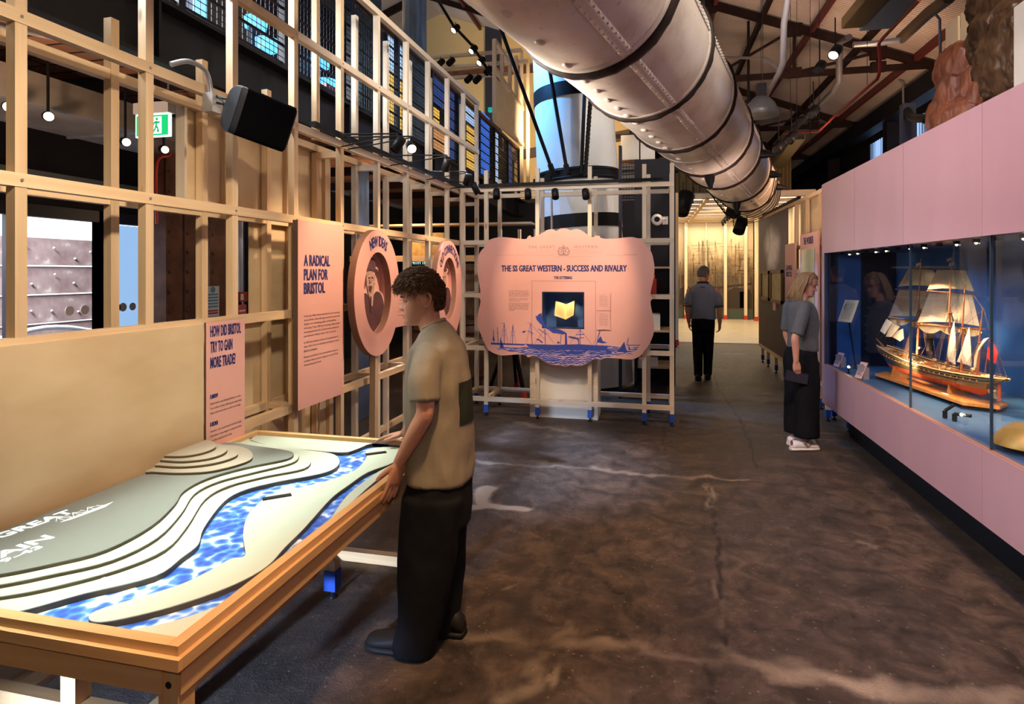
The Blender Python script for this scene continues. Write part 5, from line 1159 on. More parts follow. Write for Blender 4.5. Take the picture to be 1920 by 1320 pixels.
for t0, t1 in zip(edges[:7], edges[1:8]):
    for k in range(5):
        t = t0+(t1-t0)*(k+.5)/5; M_ = Matrix.Translation(pp(t, -100, PR(t))) @ (pp(t, -100, 1)-pp(t, -100, 0)).to_track_quat('Z', 'Y').to_matrix().to_4x4(); big.lathe([(.034, 0), (.032, .008), (.022, .016), (.0, .019)], 14, M_)
        if k % 2: M_ = Matrix.Translation(pp(t, -150, PR(t))) @ (pp(t, -150, 1)-pp(t, -150, 0)).to_track_quat('Z', 'Y').to_matrix().to_4x4(); big.lathe([(.034, 0), (.032, .008), (.022, .016), (.0, .019)], 14, M_)
stuff(big.build('bolt_heads', m_pipe, pipe))
for t, ang in ((9.2, -10), (10.7, -12), (10.7, -88), (12.0, -12), (8.1, -85)):
    c = pp(t, ang, PR(t)+.05); M_ = Matrix.Translation(c) @ (c-pp(t, ang, 0)).to_track_quat('Z', 'Y').to_matrix().to_4x4(); mb = MB(); mb.lathe([(.07, -.05), (.055, .04), (.03, .10), (.028, .14)], 10, M_); mb.build('clamp_lug', BLACKM, pipe)
mb = MB()
for k in range(6):
    t0 = 11.1+.28*k; mb.tube(spline([tuple(pp(t0, 200, PR(t0)+.04)), tuple(pp(t0+.2, 240, PR(t0)+.10+.02*k)), tuple(pp(t0+.35, 275, PR(t0)+.13)), tuple(pp(t0+.25, 315, PR(t0)+.10)), tuple(pp(t0, 350, PR(t0)+.05))], 5), .007, 5)
tag(mb.build('festoon_cable', BLACKM), 'loops of black cable hanging around the far end of the iron mast', 'cable')
# steel hangers up to the roof carry the mast
for i, t in enumerate((3.0, 7.9, 12.4)):
    c = pp(t, 90); tag(MB().tube([c-PU*.02, c+Vector((0, 0, 2.6))], .025, 8).build('hanger_rod', BLACKM), 'black steel rod holding the white iron mast up to the roof', 'rod', 'rods holding the mast')
for u, v, X, lab, s in ((1378, 388, 1.55, 'big black theatre lantern clamped under the far end of the iron mast', 1.6), (1388, 424, 1.62, 'second theatre lantern below it with a green lens reflection', 1.25), (1281, 382, None, 'black floodlight hanging from the front beam at the left of the mural room', 2.4)):
    c = on_x(u, v, X) if X else on_y(u, v, 15.05); t = spot_head('theatre_lantern', c, c+Vector((-.3, -.5, -.8)), lab, None, .085*s, .22*s, False, c+Vector((0, 0, .22*s)))
    MB().box(c+Vector((-.10*s, -.01, .0)), c+Vector((-.09*s, .02, .16*s))).build('yoke', BLACKM, t); MB().box(c+Vector((.09*s, -.01, .0)), c+Vector((.10*s, .02, .16*s))).build('yoke', BLACKM, t)

# ================================================================== BACKGROUND RIGHT OF THE MAST
c = on_y(1232, 412, 9.05); t = thing('dome_camera', 'white dome security camera on a bracket right of the pink board', 'camera', c)
MB().ball(c, .085, 18, 12).build('dome', WHITEP, t); MB().lathe([(.04, 0), (.04, .006)], 16, Matrix.Translation(c+Vector((0, -.078, 0))) @ Euler((R(90), 0, 0)).to_matrix().to_4x4()).build('lens', BLACKP, t); MB().tube([c, c+Vector((.10, .0, .01)), c+Vector((.12, .18, .01))], .016, 8).build('bracket', WHITEP, t)
MB().box(c+Vector((.08, .165, -.06)), c+Vector((.16, .18, .06))).build('wall_plate', WHITEP, t)
tag(MB().box((-.42, 8.15, 0), (-.38, 8.3, 3.4)).build('navy_column', plain('navy_column', (.012, .016, .035), .5)), 'dark navy column right of the pink board behind the stand', 'column')
tag(MB().tube([on_y(1205, 330, 10.0), on_y(1300, 303, 10.0)], .11, 14).build('dark_ship_spar', DSTEEL), 'dark horizontal spar passing behind the iron mast', 'spar')
wp = thing('far_window_wall', 'far white panels over a mesh rail, seen right of the banded mast', 'wall panel', (0, 14, 3.5)); 
a, b_ = on_y(1164, 300, 14.2), on_y(1200, 252, 14.2); MB().box((a.x, 14.2, a.z), (b_.x-.02, 14.24, b_.z)).build('panel', WHITEP, wp)
a, b_ = on_y(1200, 300, 14.2), on_y(1228, 252, 14.2); MB().box((a.x+.01, 14.2, a.z), (b_.x, 14.24, b_.z)).build('panel', WHITEP, wp)
a, b_ = on_y(1164, 388, 14.2), on_y(1228, 304, 14.2); MB().box((a.x, 14.25, a.z), (b_.x, 14.28, b_.z)).build('pale_backing', plain('pale_backing', (.45, .42, .42), .6), wp)
mb = MB()
for k in range(13): x = a.x+(b_.x-a.x)*k/12; mb.beam((x, 14.15, a.z), (x, 14.15, b_.z), .012, .012, (0, 1, 0))
for k in range(12): z = a.z+(b_.z-a.z)*k/11; mb.beam((a.x, 14.15, z), (b_.x, 14.15, z), .02 if k % 3 else .04, .02 if k % 3 else .05)
mb.build('mesh_rail', BLACKM, wp); MB().beam((a.x, 14.12, b_.z+.02), (b_.x+.1, 14.12, b_.z+.02), .06, .06).build('handrail', RUST, wp)
lamp('far_panel_wash', 'SPOT', (.2, 12.2, 4.6), (.2, 14.2, 3.6), 45, NEUT, .1, 80)
# storage rack with boxes
rk = thing('storage_rack', 'dark storage rack with shelves standing behind the right end of the sign stand', 'rack', (-.05, 8.9, 0))
for x in (-.2, .30):
    for y in (8.6, 9.2): MB().box((x-.02, y-.02, 0), (x+.02, y+.02, 2.2)).build('upright', BLACKM, rk)
for z in (.35, .86, 1.35, 1.75): MB().box((-.22, 8.58, z), (.32, 9.22, z+.025)).build('shelf', PLY, rk)
for x0, x1, z0, z1, m_, lab, nm in ((-.19, -.05, .885, 1.13, PLYPALE, 'tan cardboard box on the storage rack', 'cardboard_box'), (-.03, .13, .885, 1.10, WHITEP, 'white box on the storage rack beside the tan one', 'cardboard_box'), (-.17, .10, .375, .46, WHITEP, 'flat white box on the lowest rack shelf', 'cardboard_box'), (-.02, .08, 1.375, 1.60, REDP, 'red bottle-shaped tin on the upper rack shelf', 'tin'), (-.19, -.05, 1.375, 1.58, PLY, 'brown box on the upper rack shelf', 'cardboard_box')):
    tag(MB().box((x0, 8.62, z0), (x1, 9.0, z1)).build(nm, m_), lab, 'box' if nm != 'tin' else 'tin')
MB().box((.0, 8.66, 1.60), (.06, 8.72, 1.66)).build('cap', plain('orange_cap', (.7, .12, .02), .4), bpy.data.objects['tin'])
MB().box((-.24, 9.23, 0), (.36, 9.26, 3.4)).build('back_panel', DGREY, rk)
# stools and floor clutter beyond the stand, left of the pale plinth
tb = thing('tripod_easel', 'dark folding easel with red feet standing behind the sign stand at floor level', 'easel', (-1.55, 8.6, 0))
for a, b_ in (((-2.15, 7.75, 0), (-1.85, 7.95, 1.0)), ((-1.62, 7.75, 0), (-1.87, 7.95, 1.0)), ((-1.88, 8.4, 0), (-1.86, 7.98, 1.0))):
    MB().beam(a, b_, .04, .04).build('leg', BLACKM, tb); MB().beam(a, Vector(a).lerp(Vector(b_), .12), .055, .055).build('red_foot', FOOTR, tb)
pf = thing('low_timber_frame', 'small pine frame on red-orange feet behind the left of the sign stand', 'timber frame', (-2.0, 8.5, 0))
for x in (-2.25, -1.95, -1.7): MB().beam((x, 8.9, .12), (x, 8.9, 2.35), .045, .045, (0, 1, 0)).build('post', PINE, pf); MB().box((x-.03, 8.87, .0), (x+.03, 8.93, .14)).build('foot', FOOTR, pf)
for z in (.55, 2.1): MB().beam((-2.3, 8.9, z), (-1.65, 8.9, z), .045, .045).build('rail', PINE, pf)
rw = thing('lit_shelf', 'shelf of warm lit bottles high behind the left of the pink board', 'shelf', (-1.9, 12.6, 2.3))
MB().box((-3.0, 13.3, 2.25), (-1.0, 13.6, 2.28)).build('board', plain('orange_shelf', (.5, .16, .03), .5), rw); MB().box((-3.0, 13.3, 2.42), (-1.0, 13.32, 2.44)).build('rail', plain('orange_rail', (.6, .14, .02), .5), rw)
for k in range(7): tag(MB().lathe([(.05, 0), (.05, .16), (.02, .2), (.02, .26)], 10, Matrix.Translation((-2.7+.26*k, 13.45, 2.28))).build('lamp_bottle', emis('bottle_glow%d' % k, (1, .6, .25), 1.4 if k % 2 else .5)), 'glowing bottle on the orange-edged shelf behind the pink board', 'bottle', 'glowing bottles on the far shelf')
# ================================================================== DISPLAY CASE (right)
PX, PZ0, PZ1 = 1.75, .335, 2.615
WZ0, WZ1, WY0, WY1 = .745, 1.895, 1.6, 6.765
case = thing('display_case', 'long pink built-in display case with a blue interior and frameless glass front', 'display case', (2.2, 4, 0))
joints = [-.4, .62, 1.65, 2.69, 3.73, 4.77, 5.81, 6.85]
for y0, y1 in zip(joints, joints[1:]):
    MB().box((PX, y0+.002, WZ1), (PX+.018, y1-.002, PZ1)).build('upper_panel', PINKF, case)
    MB().box((PX, y0+.002, PZ0), (PX+.018, y1-.002, WZ0)).build('lower_panel', PINKF, case)
MB().box((PX, WY1, WZ0), (PX+.018, 6.848, WZ1)).build('end_panel', PINKF, case); MB().box((PX, -.4, WZ0), (PX+.018, WY0, WZ1)).build('end_panel', PINKF, case)
MB().box((PX+.018, -.4, PZ0), (2.85, 6.84, PZ0+.02)).build('base_board', PLY, case)
MB().box((PX+.018, 6.81, PZ0), (2.85, 6.85, PZ1)).build('end_wall', PINKF, case)
MB().box((PX+.018, -.4, PZ1-.02), (2.85, 6.84, PZ1)).build('top_board', PLYPALE, case)
m_cb, nt, b = new_mat('case_back_blue'); tc = nn(nt, 'ShaderNodeTexCoord'); n = nn(nt, 'ShaderNodeTexNoise', Scale=.8, Detail=2); nt.links.new(tc.outputs['Object'], n.inputs['Vector']); nt.links.new(ramp(nt, n.outputs[0], [(.35, (.006, .036, .16)), (.65, (.012, .085, .30))]), b.inputs['Base Color']); b.inputs['Roughness'].default_value = .5
MB().box((2.75, -.4, WZ0-.02), (2.78, 6.81, WZ1+.03)).build('back_wall', m_cb, case); MB().box((PX+.02, 6.775, WZ0-.02), (2.75, 6.81, WZ1+.03)).build('side_wall', m_cb, case)
MB().box((PX+.02, -.4, WZ0-.03), (2.75, 6.775, WZ0-.005)).build('shelf', BLUESH, case); MB().box((PX+.02, -.4, WZ1+.0), (2.75, 6.775, WZ1+.03)).build('soffit', plain('soffit_navy', (.01, .02, .06), .5), case)
MB().box((2.05, 1.6, WZ0-.005), (2.6, 3.55, WZ0+.03)).build('raised_plinth', plain('plinth_royal', (.02, .10, .34), .6), case)
for y0, y1 in ((WY0, 3.69), (3.69, 4.71), (4.71, WY1)): MB().box((PX+.022, y0+.002, WZ0), (PX+.030, y1-.002, WZ1)).build('glass_pane', GLASS, case)
m_seal = plain('glass_seal', (.03, .05, .07), .3)
for y in (3.69, 4.71): MB().box((PX+.018, y-.0035, WZ0), (PX+.032, y+.0035, WZ1)).build('glass_joint', m_seal, case)
MB().box((PX+.004, WY0, WZ0-.008), (PX+.03, WY1, WZ0+.004)).build('glass_channel', plain('channel_timber', (.30, .14, .08), .5), case)
MB().box((PX+.004, WY1-.004, WZ0), (PX+.03, WY1+.006, WZ1)).build('glass_channel', m_seal, case)
led = MB()
for k, y in enumerate(np.arange(2.2, 6.7, .23)): led.box((PX+.10, y-.012, WZ1-.022), (PX+.13, y+.012, WZ1))
led.build('led_housings', BLACKM, case); led = MB()
for k, y in enumerate(np.arange(2.2, 6.7, .23)):
    if k % 3 != 1: led.ball((PX+.115, y, WZ1-.024), .008, 8, 6)
led.build('led_points', emis('led_point', (1, .85, .6), 12), case)
m_pl = plain('plinth_dark', (.012, .014, .02), .5)
MB().box((2.0, -.4, 0), (2.85, 6.8, PZ0)).build('recessed_plinth', m_pl, case)
# tall dark and mid blue strips on the end wall inside the case
for x0, x1, m_ in ((2.10, 2.42, plain('panel_ink', (.006, .008, .02), .4)), (1.80, 1.87, MATS['panel_ink']), (2.60, 2.74, plain('panel_dim_blue', (.006, .03, .12), .4))): MB().box((x0, 6.762, WZ0), (x1, 6.774, WZ1)).build('back_panel', m_, case)

# ------------------------------------------------------------------ SHIP MODEL
SA = Vector((2.085, 6.08, 0)); SB = Vector((2.285, 4.76, 0)); sd_ = (SB-SA).normalized(); sw_ = Vector((-sd_.y, sd_.x, 0)) ; SLEN = (SB-SA).length
if sw_.x > 0: sw_ = -sw_                                  # towards the glass
def ons(u, v):
    d = ray(u, v); n_ = sw_; t = (SA-CO).dot(n_)/d.dot(n_); return CO+d*t
def sz(u, v): p = ons(u, v); return (p-SA).dot(sd_), p.z
def S3(s, w, z): return Vector((SA.x, SA.y, 0))+sd_*s+sw_*w+UP*z
ship = thing('model_ship', 'model sailing ship with cream sails on a timber board inside the blue case', 'model ship', S3(.68, 0, WZ0))
k_ = 1600; sc_ = 3.666
def z6(x, y): return sz(k_+x/sc_, 460+y/sc_)
s_bow, z_bow = z6(197, 690); s_st, z_st = z6(1060, 925)
s_mid, z_mid = z6(620, 800)
zk = WZ0+.085
NS = 26
def half(t): return .115*max(0, math.sin(math.pi*min(1, .06+t*.90)))**.55*(1 if t < .85 else 1-.6*((t-.85)/.15)**2)
def sheer(t): return (1-t)*z_bow+t*z_st-.045*math.sin(math.pi*t)
rings_u = []; rings_l = []; deck = []
for i in range(NS+1):
    t = i/NS; s = s_bow+(s_st-s_bow)*t; h = max(.003, half(t)); zt = sheer(t); zb = zk+.11*max(0, (t-.86)/.14)**1.5+(.09*max(0, (.10-t)/.10)**1.3)
    zw = zk+.055 if zb < zk+.05 else zb+.01
    rk = .05*(1-t)**6
    def sec(f):
        z = zb+(zt-zb)*f; w = h*(min(1, f*1.35+.02))**(.45+.5*(abs(t-.5)*2)**2)
        return z, w
    fw_ = min(.85, max(.1, (zw-zb)/(zt-zb)))
    U = [sec(fw_+(1-fw_)*j/6) for j in range(7)]; Lw = [sec(fw_*j/6) for j in range(7)]
    def shift(f): return s+(.045*(1-f) if t < .02 else .045*(1-f)*max(0, 1-t*5))-(.10*(1-f))*max(0, (t-.82)/.18)
    ru = [S3(shift(fw_+(1-fw_)*j/6), U[j][1], U[j][0]) for j in range(7)]; ru2 = [S3(shift(fw_+(1-fw_)*j/6), -U[j][1], U[j][0]) for j in range(7)]
    rl = [S3(shift(fw_*j/6), Lw[j][1], Lw[j][0]) for j in range(7)]; rl2 = [S3(shift(fw_*j/6), -Lw[j][1], Lw[j][0]) for j in range(7)]
    rings_u.append((ru, ru2)); rings_l.append((rl, rl2)); deck.append((S3(s, h*.97, zt-.008), S3(s, -h*.97, zt-.008)))
m_hup = plain('hull_black_green', (.030, .026, .016), .22, 0, .2, 12, spec=.8); m_hlo = plain('hull_red', (.42, .05, .018), .35, 0, .15, 10)
mb = MB(); mb.rings([r[0] for r in rings_u], cap=False, closed=False); mb.rings([r[1][::-1] for r in rings_u], cap=False, closed=False); mb.rings([list(r[0][-1:]) + [r[0][-1].lerp(r[1][-1], .5)] + list(r[1][-1:]) for r in rings_u[-1:]*1] if 0 else [rings_u[-1][0], rings_u[-1][1]], cap=False, closed=False)
mb.build('upper_hull', m_hup, ship)
mb = MB(); mb.rings([r[0] for r in rings_l], cap=False, closed=False); mb.rings([r[1][::-1] for r in rings_l], cap=False, closed=False); mb.rings([rings_l[-1][0], rings_l[-1][1]], cap=False, closed=False); mb.build('lower_hull', m_hlo, ship)
mb = MB(); mb.rings([[a, b_] for a, b_ in deck], cap=False, closed=False); mb.build('deck', plain('deck_teak', (.55, .34, .14), .5, 0, .2, 40, stretch=(1, 1, 1)), ship)
mb = MB()
for sgn in (0, 1): mb.tube([r[sgn][-1]+UP*.004 for r in rings_u], .005, 6)
mb.build('gunwale', plain('gunwale_cream', (.62, .46, .24), .4), ship)
mb = MB()
for sgn in (0, 1):
    mb.tube([r[sgn][3].lerp(r[sgn][4], .5)+sw_*(.001 if sgn == 0 else -.001) for r in rings_u], .0022, 5); mb.tube([r[sgn][5]+sw_*(.001 if sgn == 0 else -.001) for r in rings_u], .0022, 5)
mb.build('gold_lines', BRASS, ship)
mb = MB()
for i in range(3, NS-2):
    p = rings_u[i][0][4]; mb.ball(p, .0055, 8, 5)
mb.build('portholes', BRASS, ship)
mb = MB(); mb.tube([S3(s_bow+.03, 0, z_bow-.005), S3(s_bow-.10, 0, z_bow+.055)], [.008, .004], 8); mb.build('bowsprit', plain('spar_brown', (.22, .08, .03), .5), ship)
# propeller and rudder
sr = s_st-.115; mb = MB(); mb.box(S3(sr+.02, -.004, zk-.005), S3(sr+.055, .004, zk+.12)); mb.build('rudder', m_hlo, ship)
mb = MB()
for a in (0, 90, 180, 270): mb.prism([S3(sr+.002, .004*math.cos(R(a+90))+.0*1, zk+.055+.004*math.sin(R(a+90))), S3(sr+.008, .045*math.cos(R(a-18)), zk+.055+.045*math.sin(R(a-18))), S3(sr, .05*math.cos(R(a)), zk+.055+.05*math.sin(R(a))), S3(sr-.006, .045*math.cos(R(a+18)), zk+.055+.045*math.sin(R(a+18)))], sd_*.003)
mb.ball(S3(sr, 0, zk+.055), .012, 8, 6); mb.build('propeller', BRASS, ship)
# masts and yards
m_mast = plain('mast_varnish', (.24, .085, .03), .4)
MP = [((470, 90), (435, 690)), ((682, 75), (648, 780)), ((772, 265), (742, 700)), ((893, 430), (850, 800))]
ms = []
for (a, b_) in MP:
    sT, zT = z6(*a); sB, zB = z6(*b_); zB = sheer(max(0, min(1, (sB-s_bow)/(s_st-s_bow))))-.01; ms.append((sT, zT, sB, zB))
    mb = MB(); zm = zB+(zT-zB)*.52; sm_ = sB+(sT-sB)*.52
    mb.tube([S3(sB, 0, zB), S3(sm_, 0, zm)], [.010, .008], 8); mb.tube([S3(sB+(sT-sB)*.47, .008, zB+(zT-zB)*.47), S3(sT, .004, zT)], [.007, .003], 8); mb.ball(S3(sm_, 0, zm-.01), (.02, .02, .006), 10, 6)
    mb.build('mast', m_mast, ship)
m_sail = plain('sail_cloth', (.80, .62, .34), .8, 0, .06, 25, .1); m_sail2 = plain('sail_cloth_grey', (.62, .52, .38), .85, 0, .12, 18, .15, stretch=(1, 1, 8)); m_sailw = plain('sail_cloth_white', (.72, .66, .56), .8, 0, .14, 30, .2)
def onm(x, y, m): # point on the cross plane of mast m
    sT, zT, sB, zB = ms[m]; d = ray(k_+x/sc_, 460+y/sc_); p0 = S3((sT+sB)/2, 0, 1.2); t = (p0-CO).dot(sd_)/d.dot(sd_); return CO+d*t
def square_sail(m, tl, tr, br, bl, mat, belly=.03, sag=.10, yard=True):
    a, b_, c, d = [onm(*q, m) for q in (tl, tr, br, bl)]
    def f(u, v):
        top = a.lerp(b_, u); bot = d.lerp(c, u); p = top.lerp(bot, v); lift = sag*(top-bot).length*math.sin(math.pi*u)*v*v
        return p+UP*lift-sd_*(belly*math.sin(math.pi*u)*math.sin(math.pi*min(1, v*.85+.1)))
    sl = MB().grid(f, 14, 10).build('square_sail', mat, ship)
    sm = MB()
    for k in (.2, .4, .6, .8): sm.tube([f(k, q/8)-sd_*.001 for q in range(9)], .0006, 4)
    sm.build('seam', plain('sail_seam', (.45, .33, .18), .8) if 'sail_seam' not in MATS else MATS['sail_seam'], sl)
    if yard: e_ = (b_-a)*.10; MB().tube([a-e_+sd_*.006, b_+e_+sd_*.006], .0045, 6).build('yard', m_mast, ship)
    return a, b_, c, d
q1 = square_sail(0, (380, 158), (548, 166), (598, 290), (308, 285), m_sail)
q2 = square_sail(0, (315, 302), (600, 318), (640, 500), (245, 488), m_sail2, .04, .03)
q3 = square_sail(1, (575, 164), (768, 168), (830, 316), (508, 305), m_sail)
q4 = square_sail(1, (527, 315), (815, 336), (868, 556), (440, 530), m_sail2, .05, .07)
for m, L_, R_, h in ((0, (240, 494), (640, 552), .055), (1, (440, 545), (900, 578), .06)):       # clewed-up courses hanging in scallops from the lower yards
    a, b_ = onm(*L_, m), onm(*R_, m); MB().tube([a, b_], .006, 6).build('yard', m_mast, ship)
    def f(u, v, a=a, b_=b_, h=h): p = a.lerp(b_, .03+.94*u); sc = .35+.65*abs(math.sin(math.pi*u*3))**.7; return p-UP*(h*v*sc)-sd_*(.02*math.sin(math.pi*v)*(.6+.4*math.sin(u*40)))
    MB().grid(f, 60, 8).build('furled_course', m_sail, ship)
def flat_sail(pts, mat, name, puff=.012, lab=None):
    P3 = []
    for x, y in pts: s, z = z6(x, y); P3.append(S3(s, 0, z))
    n = len(P3); c = sum(P3, Vector())/n; mb = MB()
    R1 = [p for i in range(n) for p in (P3[i], P3[i].lerp(P3[(i+1) % n], .5))]
    rg = [R1, [p.lerp(c, .35)+sw_*(puff*.7) for p in R1], [p.lerp(c, .7)+sw_*puff for p in R1], [c+sw_*puff*1.05+(p-c)*.01 for p in R1]]
    mb.rings(rg, cap=False); mb.rings([[p-sw_*.003 for p in r] for r in rg][::-1], cap=False)
    return mb.build(name, mat, ship, lab)
flat_sail([(692, 518), (668, 600), (645, 720), (638, 790), (665, 800), (700, 820), (704, 700)], m_sailw, 'staysail')
flat_sail([(796, 560), (765, 640), (735, 740), (712, 800), (760, 815), (812, 834), (806, 700)], m_sailw, 'staysail')
flat_sail([(930, 632), (895, 645), (862, 690), (830, 760), (826, 850), (846, 840), (862, 770), (875, 700)], m_sailw, 'furled_spanker')
for pts in ([(228, 505), (205, 545), (184, 588), (215, 612), (268, 530)], [(268, 532), (240, 580), (222, 628), (262, 630), (318, 560)], [(340, 572), (300, 590), (268, 630), (320, 660), (345, 640)]): flat_sail(pts, m_sail2 if pts[0][0] != 228 else m_sailw, 'jib')
fl_ = flat_sail([(940, 640), (925, 690), (915, 770), (945, 800), (975, 815), (992, 740), (970, 690)], plain('ensign_red', (.62, .03, .03), .6, 0, .15, 20), 'red_ensign')
s0, z0 = z6(938, 642); fk = MB(); fk.box(S3(s0-.004, .013, z0-.055), S3(s0+.03, .016, z0-.02)); fk.build('canton', NAVY, fl_)
s1, z1 = z6(905, 870); MB().tube([S3(s1, 0, z1), S3(s0-.0, 0, z0+.01)], .003, 6).build('flagstaff', m_mast, ship)
for m, (x, y) in ((0, (462, 122)), (1, (675, 88)), (1, (690, 120))):
    p = onm(x, y, m); MB().grid(lambda u, v, p=p: p+sw_*(.035*u)+UP*(-.022*v+.004*math.sin(u*6)), 6, 3).build('pennant', m_sailw, ship)
# funnel-like black trunk between the masts
s, z = z6(525, 700); MB().lathe([(.024, 0), (.022, .17), (.024, .175), (.019, .175)], 18, Matrix.Translation(S3(s, 0, z-.03))).build('funnel', plain('model_funnel_black', (.012, .01, .01), .4), ship)
# rigging
rg = MB()
for m in range(4):
    sT, zT, sB, zB = ms[m]; top = S3(sT+(sB-sT)*.45, 0, zT+(zB-zT)*.45); tip = S3(sT, 0, zT-.01)
    for sg_ in (1, -1):
        for ds in (-.03, -.01, .01, .03, .05):
            t = (sB+ds-s_bow)/(s_st-s_bow); rg.tube([S3(sB+ds, sg_*half(t)*.98, sheer(t)), top], .0011, 4, cap=False)
        for q in (.15, .3, .45, .6, .75):
            a = S3(sB-.03, sg_*half((sB-s_bow)/(s_st-s_bow)), zB).lerp(top, q); b_ = S3(sB+.05, sg_*half((sB-s_bow)/(s_st-s_bow)), zB).lerp(top, q); rg.tube([a, b_], .0009, 4, cap=False)
        rg.tube([S3(sB+.07, sg_*half(.5), zB), tip], .0009, 4, cap=False)
    if m: pT = ms[m-1]; rg.tube([tip, S3(pT[2], 0, pT[3]+(pT[1]-pT[3])*.5)], .001, 4, cap=False); rg.tube([tip, S3(pT[0], 0, pT[1])], .001, 4, cap=False); rg.tube([top, S3(pT[2], 0, pT[3])], .001, 4, cap=False)
    else: rg.tube([tip, S3(s_bow-.10, 0, z_bow+.055)], .001, 4, cap=False); rg.tube([top, S3(s_bow-.08, 0, z_bow+.045)], .001, 4, cap=False)
rg.tube([S3(ms[3][0], 0, ms[3][1]), S3(s_st, 0, z_st)], .001, 4, cap=False)
for a, b_, c, d in (q1, q2, q3, q4):
    for p, q in ((a, c), (b_, d)): pass
stuff(rg.build('rigging', plain('rigging_line', (.10, .06, .03), .8), ship))
# deck fittings
hs = MB(); wt = MB(); bt = MB()
for i, (t, w, L_, W_, H_) in enumerate(((.12, 0, .03, .05, .016), (.22, .02, .05, .05, .022), (.30, -.03, .04, .04, .02), (.36, .03, .035, .035, .018), (.46, 0, .07, .06, .03), (.55, .04, .04, .03, .02), (.58, -.03, .05, .03, .02), (.66, 0, .06, .05, .024), (.74, .02, .045, .05, .02), (.80, -.02, .05, .05, .022), (.88, 0, .06, .06, .022), (.94, 0, .03, .05, .015))):
    s = s_bow+(s_st-s_bow)*t; z = sheer(t)-.008; (wt if i in (2, 6, 10) else hs).box(S3(s-L_/2, w-W_/2, z), S3(s+L_/2, w+W_/2, z+H_))
for t in (.40, .50, .60, .70):
    for sg_ in (1, -1):
        s = s_bow+(s_st-s_bow)*t; bt.ball(S3(s, sg_*half(t)*.82, sheer(t)+.022), (.009, .035, .010), 8, 6)
for t in np.linspace(.05, .97, 34):
    for sg_ in (1, -1): s = s_bow+(s_st-s_bow)*t; hs.tube([S3(s, sg_*half(t)*.95, sheer(t)-.006), S3(s, sg_*half(t)*.95, sheer(t)+.022)], .0013, 4)
for sg_ in (1, -1): hs.tube([S3(s_bow+(s_st-s_bow)*t, sg_*half(t)*.95, sheer(t)+.022) for t in np.linspace(.05, .97, 24)], .0014, 4)
for k in range(40):
    t = random.uniform(.08, .95); s = s_bow+(s_st-s_bow)*t; hs.ball(S3(s, random.uniform(-.8, .8)*half(t), sheer(t)), random.uniform(.004, .010), 6, 4)
hs.build('deck_houses_and_rails', plain('deck_mahogany', (.28, .10, .035), .4), ship); wt.build('skylights', CREAM, ship); bt.build('lifeboats', plain('boat_cream', (.6, .45, .25), .5), ship)
# timber board and cradles
m_bd = plain('stand_oak', (.50, .22, .06), .35, 0, .2, 5, stretch=(8, 1, 1)); zb = WZ0+.025
bd = [S3(.0, .0, zb), S3(.10, .14, zb), S3(1.30, .16, zb), S3(1.42, .0, zb), S3(1.30, -.14, zb), S3(.10, -.12, zb)]
MB().prism(bd, (0, 0, .022)).build('stand_board', m_bd, ship)
mb = MB()
for s in (.2, .7, 1.2): mb.box(S3(s-.03, .09, WZ0), S3(s+.03, .06, zb)); mb.box(S3(s-.03, -.09, WZ0), S3(s+.03, -.06, zb))
mb.build('board_feet', BLACKM, ship)
for s in (.22, .98):
    MB().prism([S3(s, .075, zb+.02), S3(s, -.075, zb+.02), S3(s, -.05, zk+.055), S3(s, -.015, zk+.006), S3(s, .015, zk+.006), S3(s, .05, zk+.055)], sd_*.012).build('cradle', BRASS if s < .5 else m_bd, ship)
mb = MB(); mb.tube([S3(.45, .05, zb+.03), S3(.80, .07, zb+.03)], .012, 10); mb.build('glass_tube', CHROME, ship); MB().box(S3(.99, .09, zb+.022), S3(1.05, .12, zb+.026)).build('maker_plate', PAPER, ship)

# ------------------------------------------------------------------ other things in the case
def caption(u0, v0, u1, v1, label, lean, X=2.0, blk=True):
    """tilted caption card leaning on a small block"""
    a, b_ = on_x(u0, v1, X), on_x(u1, v1, X); zt = on_x(u0, v0, X).z; a.z = b_.z = WZ0
    p0 = Vector((X, a.y, WZ0)); p1 = Vector((X, b_.y, WZ0)); up2 = Vector((.10, -.05, zt-WZ0)); return p0, p1, up2
for (u0, v0, u1, v1, label) in ((1561, 655, 1577, 687, 'small slanted caption card nearest the left end of the case'), (1601, 671, 1619, 709, 'slanted caption card between the floor lamp star and the model ship')):
    base = on_z((u0+u1)/2-2, v1, WZ0+.002); h = .15 if u0 < 1590 else .155
    rr = Vector((.35, -.94, 0)); uu = Vector((.38, .10, .92)).normalized(); nrm_ = rr.cross(uu).normalized()
    if nrm_.x > 0: nrm_ = -nrm_
    t = thing('caption_card', label, 'caption', base)
    q = [base-rr*.042, base+rr*.042, base+rr*.042+uu*h, base-rr*.042+uu*h]
    MB().prism(q, -nrm_*.006).build('card', plain('card_%d' % u0, (.70, .45, .44), .6), t)
    mb = MB(); o = base-rr*.036+nrm_*.0012; lr, lu = rr, uu
    for k in range(8): mb.add([o+lr*.004+lu*(h*.80-h*.085*k), o+lr*(.066 if k % 3 else .05)+lu*(h*.80-h*.085*k), o+lr*(.066 if k % 3 else .05)+lu*(h*.80-h*.085*k+.006), o+lr*.004+lu*(h*.80-h*.085*k+.006)], [(0, 1, 2, 3)])
    mb.build('printed_lines', INKD, t)
    bl_ = base-nrm_*.03; MB().prism([bl_-rr*.04, bl_+rr*.04, bl_+rr*.04-nrm_*.06, bl_-rr*.04-nrm_*.06], (0, 0, .13)).build('support_block', plain('block_grey_%d' % u0, (.30, .30, .34), .6), t)
c = on_x(1590, 583, 1.92); t = thing('document_on_stand', 'cream printed document leaning on a thin stand at the left of the case', 'document', Vector((c.x, c.y, WZ0)))
